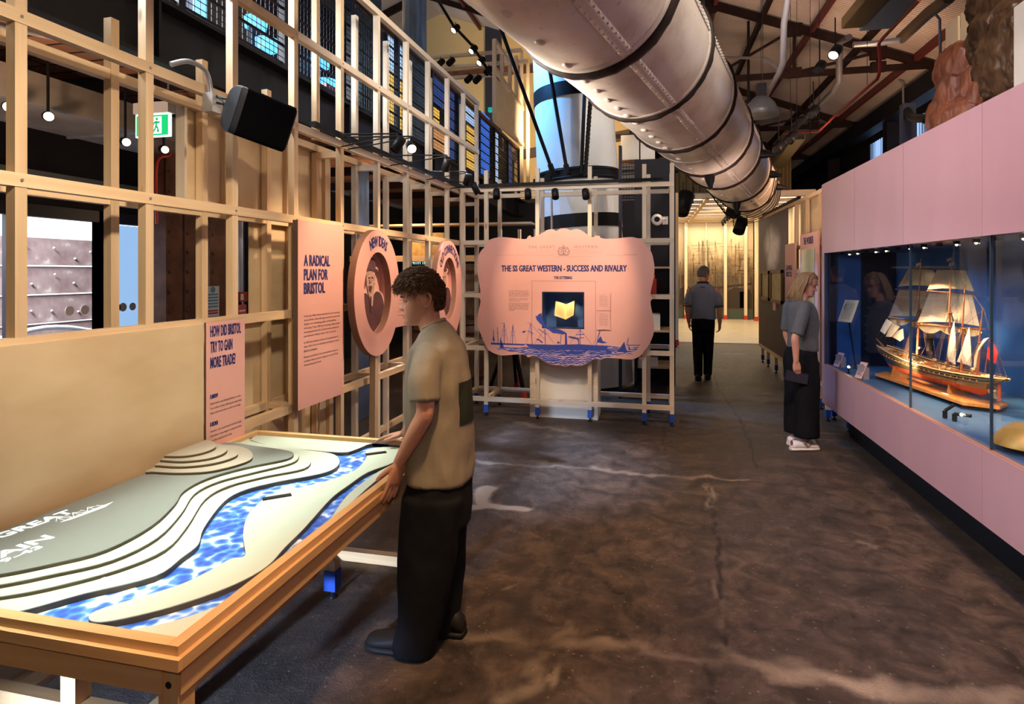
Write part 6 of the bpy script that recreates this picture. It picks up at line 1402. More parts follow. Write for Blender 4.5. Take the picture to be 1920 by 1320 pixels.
rr = Vector((.45, -.89, 0)).normalized(); uu = Vector((.30, .0, .95)).normalized(); nv = rr.cross(uu)
if nv.x > 0: nv = -nv
q = [c-rr*.085-uu*.115, c+rr*.085-uu*.115, c+rr*.085+uu*.115, c-rr*.085+uu*.115]; MB().prism(q, -nv*.008).build('sheet', CREAM, t)
mb = MB(); o = q[0]+nv*.0015
for k in range(14): a = o+rr*.02+uu*(.03+.012*k); mb.add([a, a+rr*.125, a+rr*.125+uu*.004, a+uu*.004], [(0, 1, 2, 3)])
a = o+rr*.02+uu*.13; mb.add([a, a+rr*.02, a+rr*.02+uu*.06, a+uu*.06], [(0, 1, 2, 3)]); mb.build('printed_lines', plain('doc_ink', (.25, .22, .15), .7), t)
MB().tube([c-nv*.012-uu*.03, Vector((c.x+.07, c.y, WZ0-.005))], .006, 6).build('stand_rod', BLACKM, t); MB().lathe([(.04, 0), (.04, .006)], 16, Matrix.Translation((c.x+.07, c.y, WZ0-.005))).build('stand_foot', BLACKM, t)
def led_spot(u, v, z, label, X=None, aim=None, h=.06, mount='shelf'):
    c = on_z(u, v, z) if X is None else on_x(u, v, X); t = spot_head('case_spotlight', c, c+(Vector(aim) if aim else ray(u, v)*-1), label, None, .014, .045, False)
    MB().ball(c+((Vector(aim) if aim else -ray(u, v)).normalized()*.023), .009, 10, 8).build('bulb', emis('case_bulb_%d' % u, (1, .86, .6), 40), t)
    MB().tube([c, Vector((c.x, c.y, WZ0-.002))], .006, 6).build('stem', BLACKM, t); MB().lathe([(.018, 0), (.018, .008)], 12, Matrix.Translation((c.x, c.y, WZ0-.003))).build('base', BLACKM, t)
led_spot(1591, 688, WZ0+.06, 'tiny bright spotlight on the blue shelf between the two caption cards')
led_spot(1722, 652, WZ0+.26, 'tiny star-bright spotlight on a stem behind the bow of the model ship', X=2.40)
c = on_z(1776, 785, WZ0); t = thing('case_twin_spotlight', 'black twin mini spotlight standing on the blue shelf in front of the model ship', 'spotlight', c)
for q, e_ in ((Vector((0, .03, 0)), Vector((.02, .01, .09))), (Vector((.02, -.05, 0)), Vector((.03, -.05, .05)))):
    MB().tube([c+q, c+q+UP*.045], .014, 10).build('base', BLACKM, t); MB().tube([c+q+UP*.045, c+q*1.0+e_+Vector((.03, -.02, 0))], .011, 10).build('arm', BLACKM, t)
MB().ball(c+Vector((.035, -.105, .052)), .009, 8, 6).build('bulb', emis('twin_bulb', (1, .9, .7), 20), t)
# yellow-gold bell at the frame edge
c = on_z(1930, 835, WZ0+.03); c.z = WZ0+.03
t = thing('brass_bell', 'dull gold domed object on the raised blue plinth at the right picture edge', 'bell', c)
MB().lathe([(.16, 0), (.155, .02), (.12, .07), (.07, .11), (.02, .125), (.001, .126)], 32, Matrix.Translation(c)).build('dome', plain('old_gold', (.42, .27, .06), .45, .3, .2, 8), t); MB().ball(c+UP*.135, .018).build('finial', BRASS, t)

# ================================================================== FIGUREHEADS ABOVE THE CASE
def remesh_obj(o, voxel, smooth_it=2):
    m = o.modifiers.new('r', 'REMESH'); m.mode = 'VOXEL'; m.voxel_size = voxel; m.use_smooth_shade = True
    if smooth_it: s = o.modifiers.new('s', 'SMOOTH'); s.factor = .5; s.iterations = smooth_it
    bpy.context.view_layer.update(); dg = bpy.context.evaluated_depsgraph_get()
    me = bpy.data.meshes.new_from_object(o.evaluated_get(dg)); o.modifiers.clear(); old = o.data; mats = list(old.materials); o.data = me
    me.materials.clear()
    for m_ in mats: me.materials.append(m_)
    bpy.data.meshes.remove(old); return o
def displace(o, fn):
    me = o.data; n = len(me.vertices); co = np.empty(n*3, np.float32); me.vertices.foreach_get('co', co); no = np.empty(n*3, np.float32); me.vertices.foreach_get('normal', no)
    co = co.reshape(-1, 3); no = no.reshape(-1, 3); d = np.array([fn(Vector(c)) for c in co], np.float32); co += no*d[:, None]; me.vertices.foreach_set('co', co.ravel()); me.update()
def carve(parts, name, mat, label, seed, amp=.03, grain=(9, 9, 3.5)):
    mb = MB()
    for p in parts:
        if p[0] == 'b': mb.ball(p[1], p[2], 16, 12, Euler(p[3]).to_matrix() if len(p) > 3 else None)
        else: mb.tube(spline([tuple(q) for q in p[1]], 5), list(np.interp(np.linspace(0, 1, (len(p[1])-1)*5+1), np.linspace(0, 1, len(p[2])), p[2])), 12)
    o = mb.build(name, mat); remesh_obj(o, .010, 2)
    displace(o, lambda c: amp*(1-2.4*abs(noise.noise(Vector((c.x*grain[0]+seed+c.z*1.5, c.y*grain[1]+c.z, c.z*grain[2])))))*.55+amp*.35*(1-2*abs(noise.noise(Vector((c.x*22+seed, c.y*22, c.z*9))))))
    return tag(o, label, 'carving')
def T3(u, v, X): return on_x(u, v, X)
zc = PZ1
X1 = 2.45
def A(x, y): return on_x(1720+x/5.075, y/5.075, X1)
m_red = plain('carved_red_wood', (.085, .024, .011), .5, 0, 0, 9, .5, col2=(.19, .062, .028)); m_dk = plain('carved_dark_wood', (.022, .012, .007), .35, 0, 0, 9, .5, col2=(.085, .05, .026))
h1 = A(400, 720); dz = lambda a: a
carve([('b', A(380, 650), (.14, .17, .20), (0, .2, 0)), ('b', A(470, 640), (.14, .15, .19), (0, -.3, .2)), ('b', A(430, 900), (.16, .19, .26)), ('b', A(380, 1100), (.18, .26, .25)), ('t', [A(520, 640), A(560, 780), A(540, 950), A(500, 1150)], (.06, .09, .10, .12)),
       ('t', [A(640, 790), A(620, 900), A(600, 1000)], (.075, .085, .09)), ('t', [A(330, 850), A(300, 980), A(260, 1120), A(240, 1200)], (.06, .05, .05, .06)), ('t', [A(560, 700), A(640, 690), A(650, 800)], (.05, .035, .02)), ('b', A(470, 1150), (.2, .3, .2))], 'carved_figurehead', m_red, 'weathered red-brown carved figurehead standing behind the top of the pink case', 3.3, .035)
X1 = 2.55
carve([('b', A(720, 60), (.15, .15, .22)), ('b', A(800, 30), (.13, .15, .2)), ('t', [A(660, 60), A(680, 200), A(640, 280), A(580, 250)], (.09, .10, .08, .05)), ('t', [A(600, 280), A(590, 360), A(575, 440), A(590, 470)], (.05, .06, .07, .04)), ('b', A(690, 440), (.15, .16, .19), (0, .4, .3)), ('b', A(780, 300), (.16, .18, .22)), ('b', A(850, 460), (.16, .18, .22)), ('t', [A(740, 520), A(790, 620), A(770, 740)], (.13, .14, .13)),
       ('b', A(790, 730), (.16, .2, .2)), ('b', A(870, 620), (.15, .18, .24)), ('t', [A(720, 680), A(760, 790), A(830, 840), A(880, 780)], (.07, .08, .07, .06)), ('b', A(880, 170), (.10, .12, .14)), ('b', A(880, 330), (.12, .14, .16)), ('t', [A(660, 120), A(720, 200), A(700, 330)], (.05, .07, .05)), ('b', A(930, 500), (.15, .3, .35))], 'carved_figurehead', m_dk, 'dark polished carved figurehead hanging above the right end of the pink case', 8.1, .04)
m_pp = plain('pale_backing_panel', (.66, .56, .42), .6, 0, .05, 2)
X1 = 2.95
for (x0, x1, lab) in ((268, 386, 'pale upright backing board left of the red-brown figurehead'), (412, 530, 'pale backing board behind the red-brown figurehead'), (556, 915, 'wide pale backing board behind the dark figurehead')):
    a, b_ = A(x0, 500), A(x1, 500); zt = 4.25+.0*x0
    tag(MB().box((X1, b_.y, 0), (X1+.02, a.y, A(x0, 250).z if x0 == 268 else A(x0, 130).z if x0 == 412 else 4.6)).build('backing_board', m_pp), lab, 'board')
a = on_x(1901, 50, 2.35); tag(MB().box((2.35, 1.2, 2.62), (2.37, a.y, on_x(1901, 20, 2.35).z+.02)).build('backing_board', plain('pale_grey_board', (.46, .46, .42), .6)), 'pale grey-green board at the top right corner, in front of the dark figurehead', 'board')
a, b_ = on_x(1660, 285, 2.2), on_x(1738, 240, 2.2); tag(MB().box((2.2, b_.y, PZ1), (2.7, a.y, PZ1+.13)).build('pale_ledge_box', plain('ledge_white', (.5, .47, .42), .6)), 'long pale box lying on top of the pink case, left of the figureheads', 'box')
lamp('ledge_wash', 'SPOT', (2.1, 3.9, 3.3), (2.4, 4.6, 2.65), 10, WARM, .05, 80)
bh = tag(MB().tube(spline([tuple(on_x(1699, 205, 2.6)), tuple(on_x(1710, 220, 2.55)), tuple(on_x(1728, 222, 2.5)), tuple(on_x(1745, 218, 2.5))], 5), .04, 8).build('iron_bracket', BLACKM), 'dark curved iron bracket on the navy post above the case', 'bracket')
MB().box(on_x(1730, 232, 2.46), on_x(1748, 215, 2.54)).build('block', BLACKM, bh)
tag(MB().box((2.55, 6.95, 0), (2.67, 7.05, 3.45)).build('navy_post', plain('navy_steel_post', (.012, .02, .06), .5)), 'dark navy post standing behind the pale box above the case', 'post')

# ================================================================== CORRIDOR WALL BEYOND THE CASE
CX = 2.0
def cy(u): return on_x(u, 510, CX).y
def cz(u, v): return on_x(u, v, CX).z
cw = thing('timber_corridor_screen', 'pine framed screen wall on blue feet continuing beyond the pink case', 'timber screen', (CX+.1, 9.7, 0))
m_dk = plain('photo_dark_brown', (.065, .036, .032), .55, 0, .15, 3)
y_a, y_b = cy(1431), cy(1477)
for y in [7.0, 7.55, 8.08, 8.75, 9.35, 10.1, 10.8, 11.5, 12.05]:
    MB().beam((CX+.06, y, .12), (CX+.06, y, 2.72), .045, .045, (0, 1, 0)).build('stud', PINE, cw); foot(CX+.06, y, cw)
for z in (2.70, 2.05, 1.42, .33): MB().beam((CX+.06, 6.9, z), (CX+.06, 12.08, z), .05, .05).build('rail', PINE, cw)
MB().box((CX+.10, 6.9, .3), (CX+.12, 9.3, 2.72)).build('back_panel', PLY, cw)
MB().box((CX, 9.58, .30), (CX+.035, 12.05, .36)).build('skirting', PINE, cw)
MB().box((CX-.0, 12.05, .30), (CX+.06, 12.12, 2.74)).build('end_post', PINE, cw)
m_cl, nt, b = new_mat('photo_cloud'); tc = nn(nt, 'ShaderNodeTexCoord'); n = nn(nt, 'ShaderNodeTexNoise', Scale=1.6, Detail=8, Roughness=.6, Distortion=.5); nt.links.new(tc.outputs['Object'], n.inputs['Vector']); sp = nn(nt, 'ShaderNodeSeparateXYZ'); nt.links.new(tc.outputs['Object'], sp.inputs[0])
q = mathn(nt, 'SUBTRACT', 1.0, mathn(nt, 'ADD', mathn(nt, 'MULTIPLY', mathn(nt, 'POWER', mathn(nt, 'ABSOLUTE', sp.outputs['Y']), 2), 1.1), mathn(nt, 'MULTIPLY', mathn(nt, 'POWER', mathn(nt, 'ABSOLUTE', mathn(nt, 'SUBTRACT', sp.outputs['Z'], -.05)), 2), 3.5)))
nt.links.new(ramp(nt, mathn(nt, 'MULTIPLY', n.outputs[0], q), [(.16, (.13, .10, .12)), (.32, (.42, .36, .37)), (.46, (.85, .78, .74))]), b.inputs['Base Color'])
MB().box((CX-.012, 9.6, 1.64), (CX-.0, 12.03, 2.66)).build('cloud_photograph', m_cl, cw); MB().box((CX-.012, 9.6, .37), (CX, 12.03, 1.64)).build('dark_printed_panel', m_dk, cw)
MB().box((CX-.014, 9.6, .98), (CX-.012, 12.03, 1.14)).build('dark_band', plain('photo_navy_band', (.03, .03, .04), .5), cw)
for u0, u1, v0, v1, lab in ((1431, 1446, 508, 562, 'brown framed yellowed picture, left of the pair on the dark corridor panel'), (1449, 1471, 506, 568, 'brown framed yellowed picture, right of the pair on the dark corridor panel')):
    ya, yb = cy(u1), cy(u0); z0, z1 = cz((u0+u1)/2, v1), cz((u0+u1)/2, v0); t = thing('framed_picture', lab, 'picture', (CX-.03, (ya+yb)/2, z0)); fwd = .05
    for a, b_ in (((ya, z0), (yb, z0+fwd)), ((ya, z1-fwd), (yb, z1)), ((ya, z0), (ya+fwd, z1)), ((yb-fwd, z0), (yb, z1))): MB().box((CX-.05, a[0], a[1]), (CX-.014, b_[0], b_[1])).build('frame_bar', plain('frame_walnut', (.13, .065, .025), .4) if 'frame_walnut' not in MATS else MATS['frame_walnut'], t)
    MB().box((CX-.025, ya+fwd, z0+fwd), (CX-.016, yb-fwd, z1-fwd)).build('print', plain('old_print_%d' % u0, (.50, .40, .20), .6, 0, .2, 10), t)
def csign(u0, u1, v0, v1, label, off=.05):
    X = CX-off; ya, yb = on_x(u1, 500, X).y, on_x(u0, 500, X).y; z0, z1 = on_x((u0+u1)/2, v1, X).z, on_x((u0+u1)/2, v0, X).z
    t = thing('pink_sign', label, 'sign', (X, (ya+yb)/2, z0)); MB().box((X, ya, z0), (X+.025, yb, z1)).build('board', PINK, t); return t, X, ya, yb, z0, z1
rR = Vector((0, -1, 0))
t, X, ya, yb, z0, z1 = csign(1472, 1490, 457, 620, 'tall narrow pink sign reading LEAVING BRISTOL on the corridor screen')
mb = MB(); W_ = yb-ya
for k, (ln, va, vb) in enumerate((('LEAVING', 497, 507), ('BRISTOL', 509, 519))):
    zz0, zz1 = on_x(1480, vb, X).z, on_x(1480, va, X).z; text(mb, ln, Vector((X, yb-W_*.12, zz0)), rR, UP, box=(W_*.62, zz1-zz0), weight=.022, bold=.035)
mb.build('heading', NAVY, t); mb = MB()
for k in range(16): text(mb, ('Thousands of people left', 'the city by sea looking', 'for work and new lives')[k % 3], Vector((X, yb-W_*.12, 1.33-.033*k)), rR, UP, box=(W_*.72, .016))
mb.build('body_text', INKD, t)
t, X, ya, yb, z0, z1 = csign(1500, 1533, 437, 700, 'pink framed mirror headed THE WORKER beside the woman', .04)
mb = MB(); W_ = yb-ya; zz0, zz1 = on_x(1516, 458, X).z, on_x(1516, 444, X).z; text(mb, 'THE WORKER', Vector((X, yb-W_*.22, zz0)), rR, UP, box=(W_*.56, zz1-zz0), weight=.022, bold=.035); mb.build('heading', NAVY, t)
za = on_x(1516, 467, X).z; MB().box((X-.006, ya+W_*.14, .75), (X-.0, yb-W_*.14, za)).build('mirror', plain('mirror_blue', (.35, .50, .58), .08, .85), t)
t, X, ya, yb, z0, z1 = csign(1489, 1499, 505, 540, 'small pink caption tile between the two corridor signs', .045); mb = MB()
for k in range(4): text(mb, 'worker', Vector((X, yb-.03, z1-.07-.05*k)), rR, UP, box=((yb-ya)*.6, .022))
mb.build('caption_text', NAVY, t)
t, X, ya, yb, z0, z1 = csign(1449, 1454, 565, 582, 'tiny pink caption tag under the right framed picture', .03)
tag(MB().beam((2.06, 9.2, 2.755), (2.06, 12.0, 2.755), .04, .05).build('corridor_track', BLACKM), 'black cable rail along the top of the corridor screen', 'rail')
# blue-footed post beside the end of the case
t = thing('timber_post', 'pine post on a blue foot between the corridor screen and the pink case', 'post', (1.97, 7.45, 0)); MB().beam((1.97, 7.45, .13), (1.97, 7.45, 2.65), .05, .05, (0, 1, 0)).build('shaft', PINEW, t); foot(1.97, 7.45, t)

# ================================================================== MURAL ROOM
MY = 22.6; MX0, MX1, MZ = -.2, 3.55, 3.5
m_mu, nt, b = new_mat('sepia_mural'); tc = nn(nt, 'ShaderNodeTexCoord'); sp = nn(nt, 'ShaderNodeSeparateXYZ'); nt.links.new(tc.outputs['Object'], sp.inputs[0])
n = nn(nt, 'ShaderNodeTexNoise', Scale=1.5, Detail=9, Roughness=.65); nt.links.new(tc.outputs['Object'], n.inputs['Vector'])
mp = nn(nt, 'ShaderNodeMapping'); mp.inputs['Scale'].default_value = (9, 1, .7); nt.links.new(tc.outputs['Object'], mp.inputs[0]); n2 = nn(nt, 'ShaderNodeTexNoise', Scale=1, Detail=6); nt.links.new(mp.outputs[0], n2.inputs['Vector'])
low = mathn(nt, 'SUBTRACT', mathn(nt, 'MULTIPLY', n.outputs[0], 1.15), mathn(nt, 'MULTIPLY', sp.outputs['Z'], .62))   # darker wharf and hulls toward the foot of the picture
low = mathn(nt, 'ADD', low, mathn(nt, 'MULTIPLY', mathn(nt, 'SUBTRACT', n2.outputs[0], .5), .5))
nt.links.new(ramp(nt, mathn(nt, 'ADD', low, .06), [(.0, (.66, .55, .38)), (.34, (.56, .44, .28)), (.62, (.26, .18, .10)), (.9, (.07, .045, .025))]), b.inputs['Base Color']); b.inputs['Roughness'].default_value = .6
mural = thing('harbour_mural', 'floor-to-ceiling sepia mural of masts in a harbour at the end of the room', 'mural', (1.7, MY, 0))
MB().box((MX0, MY, .35), (MX1, MY+.05, MZ)).build('printed_wall', m_mu, mural); MB().box((MX0, MY-.03, .012), (MX1, MY+.05, .35)).build('green_skirting', plain('green_skirting', (.05, .07, .05), .6), mural)
m_ik = plain('sepia_ink', (.22, .15, .085), .7); m_ik2 = plain('sepia_ink_dark', (.030, .019, .011), .7); mb = MB(); mk = MB(); rnd = random.Random(4); o = Vector((0, MY-.001, 0))
for k in range(26):
    x = rnd.uniform(.9, 3.5); h = rnd.uniform(1.9, 3.1); poly_lines(mb, [[(x, .9), (x+rnd.uniform(-.03, .03), h)]], o, xr, UP, rnd.uniform(.012, .03))
    for j in range(rnd.randint(1, 3)): z = rnd.uniform(1.5, h-.1); w = rnd.uniform(.12, .4); poly_lines(mb, [[(x-w, z+rnd.uniform(-.04, .04)), (x+w, z)]], o, xr, UP, .013)
    for j in range(3): poly_lines(mb, [[(x, h-.05), (x+rnd.uniform(-.5, .5), 1.1)]], o, xr, UP, .006)
mb.build('printed_masts', m_ik, mural)
for pts in ([(2.55, .4), (2.6, .95), (2.9, 1.15), (3.4, 1.10), (3.5, .9), (3.5, .4)], [(1.75, 1.0), (2.1, 1.05), (2.6, 1.12), (3.5, 1.25), (3.5, 1.32), (2.5, 1.2), (1.8, 1.12)], [(1.0, .5), (1.05, 1.1), (1.3, 1.2), (1.5, 1.1), (1.45, .6)], [(3.1, .42), (3.1, 1.0), (3.35, 1.0), (3.35, .42)]): flat(mk, pts, o, xr, UP, .002)
mk.build('printed_hulls', m_ik2, mural)
for i, u in enumerate((1286, 1324, 1360, 1398)):
    x = on_y(u, 510, MY-.1).x; t = thing('mural_post', ['pine post on a red foot, leftmost in front of the mural', 'slim pine joint post in the middle of the mural', 'pine post on a red foot right of the middle of the mural', 'pine post on a red foot in the right corner of the mural'][i], 'post', (x, MY-.1, 0))
    wd = .10 if i != 1 else .03; MB().beam((x, MY-.1, .15), (x, MY-.1, MZ), wd, wd, (0, 1, 0)).build('shaft', PINEW, t); MB().box((x-wd*.6, MY-.16, .012), (x+wd*.6, MY-.04, .16)).build('red_foot', FOOTR, t)
MB_ = MB().box((MX1+.15, 15.2, 0), (MX1+.2, MY, MZ)); struct(MB_.build('wall_mural_room_right', plain('mural_side', (.55, .46, .30), .7)))
for k in range(6):
    y = MY-.6-1.15*k; t = thing('side_post', 'pine post on a red foot along the right side of the mural room', 'post', (MX1, y, 0), 'right-hand posts of the mural room')
    MB().beam((MX1, y, .15), (MX1, y, MZ), .10, .10, (0, 1, 0)).build('shaft', PINEW, t); MB().box((MX1-.06, y-.06, .012), (MX1+.06, y+.06, .16)).build('red_foot', FOOTR, t)
MB_ = MB().box((MX0-.1, 15.2, 0), (MX0-.05, MY, MZ)); struct(MB_.build('wall_mural_room_left', plain('mural_side_left', (.5, .42, .28), .7)))
# luminous ceiling
cl = thing('luminous_ceiling', 'timber grid ceiling of glowing white light panels over the mural room', 'ceiling light', (1.7, 18.8, MZ))
YF = 15.2
MB().beam((MX0, YF, MZ+.06), (MX1+.2, YF, MZ+.06), .10, .14).build('front_beam', PINEW, cl)
ny = 7
for j in range(ny+1): y = YF+.1+(MY-YF-.2)*j/ny; MB().beam((MX0, y, MZ+.03), (MX1+.15, y, MZ+.03), .16, .08).build('cross_beam', PINE, cl)
for x in (MX0, 1.35, 2.75, MX1+.1): MB().beam((x, YF, MZ+.02), (x, MY, MZ+.02), .09, .10).build('long_beam', PINE, cl)
m_lp = emis('light_panel_white', (1.0, .97, .86), 2.6)
for j in range(ny):
    y0 = YF+.1+(MY-YF-.2)*j/ny+.3; y1 = YF+.1+(MY-YF-.2)*(j+1)/ny-.3
    for x0, x1 in ((MX0+.1, 1.28), (1.42, 2.68), (2.82, MX1)): MB().box((x0, y0, MZ+.045), (x1, y1, MZ+.06)).build('light_panel', m_lp, cl)
MB().box((MX0, YF, MZ+.07), (MX1+.2, MY, MZ+.10)).build('backing', PLYPALE, cl)
tag(MB().beam((2.1, 15.3, MZ-.06), (2.4, 22.0, MZ-.06), .04, .04).build('room_track', BLACKM), 'black light track under the glowing ceiling of the mural room', 'light track')
for k in range(7):
    c = Vector((2.1+.3*(k+.5)/7, 15.6+.95*k, MZ-.17)); spot_head('room_spotlight', c, c+Vector((.2, .6, -.5)), 'small black spotlight on the track under the glowing ceiling', 'spotlights in the mural room', .04, .12, False, c+Vector((0, 0, .1)))
# tall frame post left of the room entrance
x = on_y(1268, 640, 14.1).x; t = thing('entrance_post', 'tall pine post on a red foot left of the entrance to the mural room', 'post', (x, 14.1, 0)); MB().beam((x, 14.1, .14), (x, 14.1, 3.5), .09, .09, (0, 1, 0)).build('shaft', PINE, t); MB().box((x-.055, 14.05, .03), (x+.055, 14.15, .16)).build('red_foot', FOOTR, t); MB().lathe([(.03, 0), (.012, .012), (.012, .05)], 10, Matrix.Translation((x, 14.1, 0))).build('levelling_pad', BLACKM, t)
struct(MB().box((-5.8, 15.2, 0), (MX0-.1, 15.3, 3.6)).build('wall_mural_front', DGREY))
# ================================================================== MODEL TABLE
TZ = .76; TX0, TX1, TY0, TY1 = -2.288, -1.155, 1.27, 3.12
tbl = thing('interactive_table', 'long timber table with a white contour model of a river projected with blue water', 'table', ((TX0+TX1)/2, (TY0+TY1)/2, 0))
rimw = .034; zs = TZ-.020                       # sunk surface inside a raised rim
for a, b_, in (((TX1-rimw/2, TY0), (TX1-rimw/2, TY1)), ((TX0+rimw/2, TY0), (TX0+rimw/2, TY1))): MB().beam((a[0], a[1], TZ-.027), (b_[0], b_[1], TZ-.027), rimw, .054).build('rim', PINEO, tbl)
for y in (TY0+rimw/2, TY1-rimw/2): MB().beam((TX0+rimw, y, TZ-.027), (TX1-rimw, y, TZ-.027), rimw, .054).build('rim', PINEO, tbl)
for x in (TX1-.024, TX0+.024): MB().beam((x, TY0+.01, TZ-.092), (x, TY1-.01, TZ-.092), .048, .075).build('apron', PINEO, tbl)
MB().beam((TX1+.007, TY0, TZ-.040), (TX1+.007, TY1, TZ-.040), .014, .03).build('edge_batten', PINEO, tbl)
MB().beam((TX0, TY0-.007, TZ-.040), (TX1+.014, TY0-.007, TZ-.040), .014, .03).build('edge_batten', PINEO, tbl)
for y in (TY0+.024, TY1-.024): MB().beam((TX0+.05, y, TZ-.092), (TX1-.05, y, TZ-.092), .048, .075).build('apron', PINEO, tbl)
L1, L2_, XM, XL2 = TY0+.035, 2.83, -1.62, -2.2
for x, y in ((TX1-.035, L1), (TX0+.04, L1), (TX1-.035, L2_), (XM, L2_), (XL2, L2_), (-1.80, L1+.25)):
    MB().beam((x, y, .13), (x, y, TZ-.055), .058, .058, (0, 1, 0)).build('leg', PINEO, tbl); foot(x, y, tbl, FOOTB, .064, .15)
MB().beam((XM, L1, .225), (XM, L2_, .225), .045, .05).build('stretcher', PINEO, tbl); MB().beam((XL2, L1, .225), (XL2, L2_, .225), .045, .05).build('stretcher', PINEO, tbl)
MB().beam((XL2, L2_, .235), (TX1-.03, L2_, .235), .045, .05).build('stretcher', PINEO, tbl); MB().beam((TX0+.04, L1+.25, .30), (-1.62, L1+.25, .30), .045, .05).build('stretcher', PINEO, tbl)
bl = MB(); bl.lathe([(.0, 0), (.009, 0), (.009, .001)], 10, Matrix.Translation((TX1-.033, TY0+.005, TZ-.105)) @ Euler((R(90), 0, 0)).to_matrix().to_4x4()); bl.build('bolt_hole', BLACKM, tbl)
# water sheet, the projected caustics painted into its colour
m_wat, nt, b = new_mat('projected_water'); tc = nn(nt, 'ShaderNodeTexCoord'); mp = nn(nt, 'ShaderNodeMapping'); mp.inputs['Scale'].default_value = (1, 1, 1); nt.links.new(tc.outputs['Object'], mp.inputs[0])
nd = nn(nt, 'ShaderNodeTexNoise', Scale=9, Detail=3); nt.links.new(mp.outputs[0], nd.inputs['Vector']); va = nn(nt, 'ShaderNodeVectorMath'); va.operation = 'MULTIPLY_ADD'; nt.links.new(nd.outputs['Color'], va.inputs[0]); va.inputs[1].default_value = (.06, .06, 0); nt.links.new(mp.outputs[0], va.inputs[2])
vo = nn(nt, 'ShaderNodeTexVoronoi', Scale=27); vo.feature = 'SMOOTH_F1'; vo.inputs['Smoothness'].default_value = .35; nt.links.new(va.outputs[0], vo.inputs['Vector']); vo2 = nn(nt, 'ShaderNodeTexVoronoi', Scale=13); nt.links.new(va.outputs[0], vo2.inputs['Vector'])
wf = mathn(nt, 'ADD', mathn(nt, 'MULTIPLY', vo.outputs[0], .8), mathn(nt, 'MULTIPLY', vo2.outputs[0], .35))
nt.links.new(ramp(nt, wf, [(.20, (.02, .055, .34)), (.50, (.035, .13, .58)), (.68, (.12, .32, .85)), (.82, (.8, .9, 1.0))]), b.inputs['Base Color']); b.inputs['Roughness'].default_value = .4
MB().box((TX0+rimw, TY0+rimw, zs-.034), (TX1-rimw, TY1-rimw, zs-.02)).build('projected_water_sheet', m_wat, tbl)
m_land = plain('model_land_white', (.52, .56, .45), .6, 0, .02, 4); m_ldim = plain('model_land_dim_projection', (.21, .22, .20), .6, 0, .03, 3); m_ltan = plain('model_land_tan', (.40, .34, .26), .6, 0, .03, 3); m_ledge = plain('contour_edge', (.10, .075, .035), .6)  # grey top contour: the projector's darker image painted into its colour
def tp(u, v, z): p = on_z(u, v, z); return (min(max(p.x, TX0+rimw), TX1-rimw), min(max(p.y, TY0+rimw), TY1-rimw))
def slab(pts, z0, z1, name, mat, n=6, closed=True, edge=True):
    q = [tp(u, v, z1) for u, v in pts]
    s_ = spline(q, n, True)
    s_ = [(min(max(x, TX0+rimw), TX1-rimw), min(max(y, TY0+rimw), TY1-rimw)) for x, y in s_]
    o = MB().prism([(x, y, z1-.003) for x, y in s_], (0, 0, .003)).build(name, mat, tbl)
    MB().prism([(x, y, z0) for x, y in s_], (0, 0, z1-.003-z0)).build('cut_edge', m_ledge, o)
    return o
zw = zs-.02; z1 = zs
# right bank strip (towards the viewer's right edge)
slab([(345, 1197), (470, 1115), (560, 1040), (640, 960), (700, 905), (760, 862), (790, 850), (770, 845), (740, 868), (700, 890), (650, 930), (610, 985), (570, 1040), (520, 1085), (440, 1122), (340, 1160), (250, 1180), (180, 1190), (120, 1200), (200, 1240), (330, 1215)], zw, z1-.006, 'land_bank', m_land, 4)
# island between the two channels
slab([(168, 1162), (180, 1145), (260, 1120), (340, 1095), (400, 1066), (432, 1048), (455, 1044), (460, 1035), (456, 1000), (465, 966), (491, 938), (507, 927), (555, 916), (618, 900), (666, 881), (687, 858), (690, 842), (745, 838), (750, 850), (735, 868), (690, 885), (650, 912), (620, 935), (575, 985), (535, 1025), (500, 1062), (440, 1095), (360, 1125), (280, 1148), (200, 1165)], zw, z1, 'river_island', m_land, 4)
# far bank by the table end
slab([(462, 822), (500, 834), (560, 842), (640, 848), (668, 842), (700, 830), (740, 834), (750, 826), (640, 812), (520, 808), (450, 815)], zw, z1, 'land_bank', m_land, 3)
# left bank and rising contours
lb = [(20, 1146), (60, 1140), (160, 1112), (290, 1080), (340, 1046), (372, 1020), (382, 990), (420, 940), (460, 918), (520, 903), (600, 888), (630, 876), (636, 862), (620, 850), (560, 842), (500, 834), (470, 826), (430, 818), (300, 850), (100, 930), (-60, 990), (-150, 1060), (-80, 1140)]
slab(lb, zw, z1, 'land_bank', m_land, 4)
c1 = [(-60, 1124), (0, 1118), (90, 1102), (220, 1068), (310, 1030), (352, 985), (385, 935), (430, 910), (500, 892), (570, 878), (583, 862), (570, 850), (500, 838), (440, 830), (300, 850), (100, 930), (-60, 990), (-120, 1060)]
c2 = [(-60, 1102), (0, 1096), (100, 1076), (210, 1050), (295, 1008), (340, 962), (365, 925), (410, 902), (480, 884), (545, 868), (560, 856), (550, 846), (490, 836), (430, 830), (300, 850), (100, 930), (-60, 990), (-120, 1060)]
c3 = [(-60, 1082), (0, 1076), (100, 1056), (200, 1030), (285, 985), (328, 945), (345, 920), (390, 896), (460, 876), (530, 862), (550, 853), (540, 845), (480, 836), (420, 830), (300, 850), (100, 930), (-60, 990), (-120, 1060)]
hgt = .0125
for k, c in enumerate((c1, c2, c3)): slab(c, z1+hgt*k-.0005, z1+hgt*(k+1), 'land_contour', m_land if k < 2 else m_ldim, 4)
z3 = z1+hgt*3
h1 = [(264, 880), (290, 884), (340, 886), (400, 882), (460, 866), (474, 855), (465, 842), (440, 835), (400, 836), (330, 850)]
